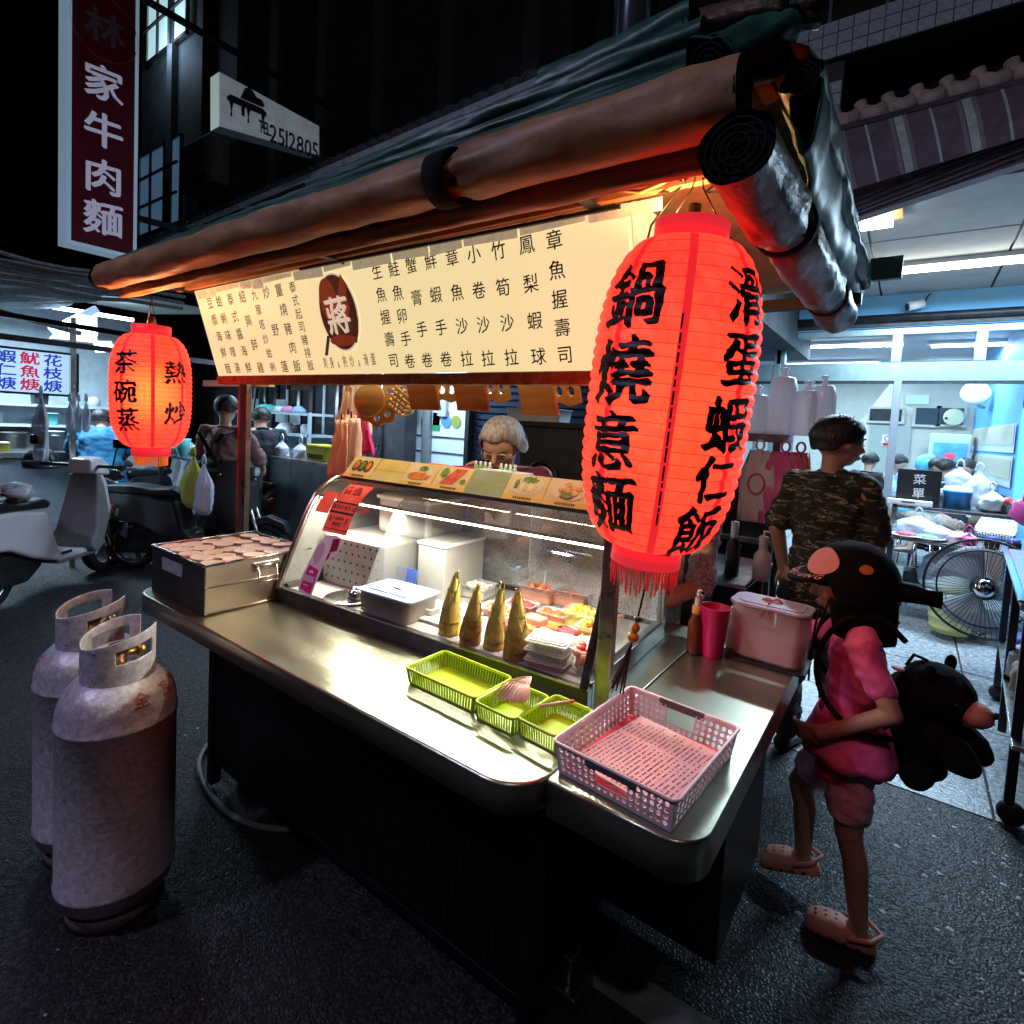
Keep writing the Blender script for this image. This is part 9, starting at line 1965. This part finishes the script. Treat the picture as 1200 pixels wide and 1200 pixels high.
for i, (a_, c_, nm, lab) in enumerate(((.5, (.05, .12, .5), 'strong_blue', 'blue packet on the trolley shelf'), (.75, (.5, .55, .6), 'pale_packet', 'pale packet beside the blue one on the trolley shelf'), (1.0, (.45, .3, .25), 'tan_packet', 'tan packet on the trolley shelf'))):
 q = TP(a_, .16, .381); bag(q + Vector((0, 0, .24)), .26, .24, lab, col_m(nm, c_), seed=80 + i, d=.7)
t = thing('tissue_bag', 'bright pink plastic bag hanging at the right edge', 'plastic bag', P(1198, 600, Y=5.6)); m = MB(); blob(m, (0, 0, 0), .07, 2, .4, (1, .6, 1.4)); olb(m, t, 'bag', col_m('hot_pink', (.6, .08, .3))); olb(MB().tube([(0, 0, .08), (0, 0, .14)], .006, 5), t, 'handle', col_m('hot_pink', (.6, .08, .3)))
# rack with cups and bags to the left of the camouflage man
t = thing('goods_rack', 'dark rack with tied bags of cups on top behind the camouflage man', 'rack', (-.9, 3.6, 0)); YK = 3.6; zr = P(890, 508, Y=YK).z
MB().box(-1.25, -.62, YK, YK + .3, zr - .05, zr).build('top_board', M('dark_brown_wood', (.1, .06, .06), .7, ns=14, na=.4), t);
for x in (-1.2, -.66): MB().box(x - .02, x + .02, YK + .02, YK + .06, 0, zr - .05).build('upright', dark_metal, t)
MB().box(-1.25, -.62, YK, YK + .3, .9, .93).build('shelf', steel_dark, t); MB().box(-1.24, -.63, YK + .22, YK + .26, .1, zr - .3).build('back_panel', dark_metal, t)
cupb = clearplastic('stacked_cup_plastic', (.78, .78, .85), .7, .35)
for i, (px, w_, h_, lab) in enumerate(((885, .085, .24, 'leftmost tied bag of stacked cups on the dark rack'), (914, .085, .35, 'tall bag of stacked cups in the middle of the dark rack'), (944, .09, .27, 'wide bag of stacked cups on the dark rack behind the dark haired head'), (962, .07, .3, 'rightmost tied bag of stacked cups on the dark rack'))):
 p = P(px, 500, Y=YK + .12); tt = thing('cup_stack', lab, 'cup stack', (p.x, YK + .13, zr), 'bags of stacked cups on the dark rack'); m = MB().lathe([(0, 0), (w_, 0), (w_ * 1.03, h_ * .1), (w_ * .97, h_ * .8), (w_ * .8, h_ * .97), (w_ * .7, h_), (0, h_)], (0, 0, 0), 24)
 olb(m, tt, 'cups', cupb); olb(MB().lathe([(w_ * .2, h_ - .01), (w_ * .45, h_ + .0), (w_ * .12, h_ + .03), (w_ * .35, h_ + .055), (w_ * .15, h_ + .06)], (0, 0, 0), 12), tt, 'tied_top', cupb)
for i, (px, w_, c_, nm, lab) in enumerate(((892, .2, (.62, .5, .58), 'pinkish_white_bag', 'whitish carrier bag with a pink ring hanging from the dark rack'), (922, .22, (.62, .08, .3), 'pink_bag', 'pink carrier bag hanging from the dark rack'), (940, .1, (.5, .1, .12), 'red_bag', 'narrow red bag half hidden behind the camouflage shoulder'))):
 p = P(px, 515, Y=YK - .05); tt = thing('carrier_bag', lab, 'plastic bag', (p.x, YK - .06, zr - .1), 'carrier bags hanging from the rack'); mt = col_m(nm, c_, bs=16, ba=.7, rough=.35); m = MB(); hh_ = .43; vs = []
 for r_ in range(11):
  s_ = r_ / 10
  for k in range(13): x = (k / 12 - .5) * w_ * (.55 + .45 * min(1, s_ * 3)); vs.append(Vector((x, .012 * noise.noise(Vector((k * .7, s_ * 4, i))) * 2, -hh_ * s_)))
 m.add(vs, [(r_ * 13 + k, r_ * 13 + k + 1, (r_ + 1) * 13 + k + 1, (r_ + 1) * 13 + k) for r_ in range(10) for k in range(12)], True); o = olb(m, tt, 'bag', mt, fix=False); md = o.modifiers.new('t', 'SOLIDIFY'); md.thickness = .02
 olb(MB().tube([(.0 + .022 * math.cos(a_), -.0, .03 + .03 * math.sin(a_)) for a_ in [2 * PI * q / 14 for q in range(14)]], .007, 6, closed=True), tt, 'handle', mt)
 if i == 0: olb(MB().tube([(.045 * math.cos(a_), -.03, -.2 + .06 * math.sin(a_)) for a_ in [2 * PI * q / 20 for q in range(20)]], .006, 5, closed=True), tt, 'printed_ring', col_m('pink_print', (.55, .06, .2)))
# steel table end, bottles behind side counter
t = thing('work_table', 'steel work table with bottles behind the side counter', 'table', (-.75, 2.75, 0)); zz = .98
a = P(800, 662, Y=2.4); MB().box(-1.15, -.5, 2.35, 2.9, .93, .95).build('top', steel, t, bev=.003);
for x, y in ((-1.1, 2.4), (-.55, 2.4), (-.55, 2.85), (-1.1, 2.85)): MB().box(x - .02, x + .02, y - .02, y + .02, 0, .93).build('leg', dark_metal, t)
for i, (px, r_, h_, c_, nm, lab) in enumerate(((858, .03, .2, (.02, .02, .02), 'black_bottle', 'black bottle with a white neck band on the work table'), (893, .035, .16, (.55, .6, .62), 'soap_white', 'white pump soap bottle beside the camouflage sleeve'))):
 p = P(px, 660, Y=2.5); tt = thing('bottle', lab, 'bottle', (p.x, 2.5, .951)); olb(MB().lathe([(0, 0), (r_, 0), (r_, h_ * .65), (r_ * .5, h_ * .8), (r_ * .45, h_)], (0, 0, 0), 18), tt, 'bottle', col_m(nm, c_, rough=.25)); olb(MB().lathe([(r_ * .5, h_ * .8), (r_ * .55, h_ * 1.15), (0, h_ * 1.17)], (0, 0, 0), 14), tt, 'cap', shelf_m)
 if i: olb(MB().tube([(0, 0, h_), (0, 0, h_ * 1.3), (.03, 0, h_ * 1.28)], .005, 6), tt, 'pump', white_pl)
t = thing('napkin', 'crumpled white napkin on the steel work table', 'napkin', (P(812, 668, Y=2.45).x, 2.45, .952)); m = MB(); blob(m, (0, 0, .01), .05, 4, .5, (1.3, .8, .3)); olb(m, t, 'paper', white_paper); olb(MB().obox((0, 0, .01), .04, .03, .004), t, 'fold', white_paper)
# restaurant diners
skinp = M('pale_skin', (.42, .26, .2), .6); sit = dict(pel=(0, 0, .3), chest=(0, .03, .48), neck=(0, .05, .585), head=(0, .09, .68), shR=(.11, .05, .56), shL=(-.11, .05, .56), elR=(.13, .13, .42), wrR=(.09, .27, .42), elL=(-.13, .13, .42), wrL=(-.09, .27, .42), hiR=(.055, .0, .29), hiL=(-.055, .0, .29), knR=(.07, .24, .28), knL=(-.07, .24, .28), anR=(.07, .24, .04), anL=(-.07, .24, .04))
def sitter(px, zt, Y, ang, lab, shirt, hairstyle='short', H=1.62, **k):
 p = P(px, 600, Y=Y); tr0, V_, HP_, hr_ = person(lab, (p.x, Y, zt + .2), ang, H, dict(sit), shirt=shirt, sleeve=.5, trousers=k.pop('tr', col_m('khaki', (.25, .22, .17))), tlen=.6, shoes=dark_shoe, skinm=skinp, hairstyle=hairstyle, vox=.018, detail=False, face=(0, 1, -.35), **k)
 return tr0
sitter(1032, 0, 9.2, yaw_to(1, -.2), 'seated diner in a pale blue shirt leaning over a table at the left', col_m('pale_blue_shirt', (.35, .5, .6)))
sitter(1008, 0, 9.0, yaw_to(.4, 1), 'seated diner in black with his back turned beside the glass door', dk)
h_ = sitter(1066, 0, 8.9, yaw_to(1, .1), 'diner in a light blue hooded jacket', col_m('hood_blue', (.1, .42, .65)), hairstyle=None);
hc_ = P(1074, 535, Y=8.9)
m = MB(); blob(m, (0, .13, 1.12), .13, 2, .12, (.95, 1.0, 1.1)); o = m.build('hood', col_m('hood_blue', (.1, .42, .65)), None); o.parent = h_
sitter(1086, 0, 8.6, yaw_to(.6, 1), 'dark haired diner in grey behind the black menu board', col_m('grey_green_shirt', (.12, .15, .14)))
sitter(1117, 0, 8.6, yaw_to(-1, .1), 'dark haired woman with a ponytail eating with her hand raised', dk, hairstyle='bun'); sitter(1134, 0, 9.3, yaw_to(-.6, -1), 'diner in a pale shirt at the right of the group', col_m('pale_shirt', (.45, .52, .55)))
for i, (px, Y, lab) in enumerate(((1046, 9.3, 'dining table beside the pale blue shirted diner'), (1100, 9.0, 'dining table of the group behind the black menu board'))):
 p = P(px, 600, Y=Y); t = thing('dining_table', lab, 'table', (p.x, Y, 0)); olb(MB().box(-.3, .3, -.3, .3, .72, .75), t, 'top', shelf_m)
 for a_, b2 in ((-1, -1), (1, -1), (1, 1), (-1, 1)): olb(MB().box(a_ * .26 - .015, a_ * .26 + .015, b2 * .26 - .015, b2 * .26 + .015, 0, .72), t, 'leg', dark_metal)
for i, px in enumerate((1008, 1032, 1066, 1086, 1117, 1134)):
 Y = (9.0, 9.2, 8.9, 8.6, 8.6, 9.3)[i]; p = P(px, 600, Y=Y); t = thing('stool', ('stool under the diner in black', 'stool under the pale blue shirted diner', 'stool under the hooded diner', 'stool under the diner in grey', 'stool under the woman with the ponytail', 'stool under the pale shirted diner')[i], 'stool', (p.x, Y, 0), 'dining stools'); olb(MB().lathe([(0, .4), (.15, .4), (.155, .41), (.15, .43), (0, .43)], (0, 0, 0), 18), t, 'seat', dark_metal)
 for q in range(4): a_ = q * PI / 2 + .6; olb(MB().tube([(.1 * math.cos(a_), .1 * math.sin(a_), .4), (.15 * math.cos(a_), .15 * math.sin(a_), 0)], .01, 6), t, 'leg', steel)
bpy.data.batch_remove([WB[0], SC2] + JUNK)
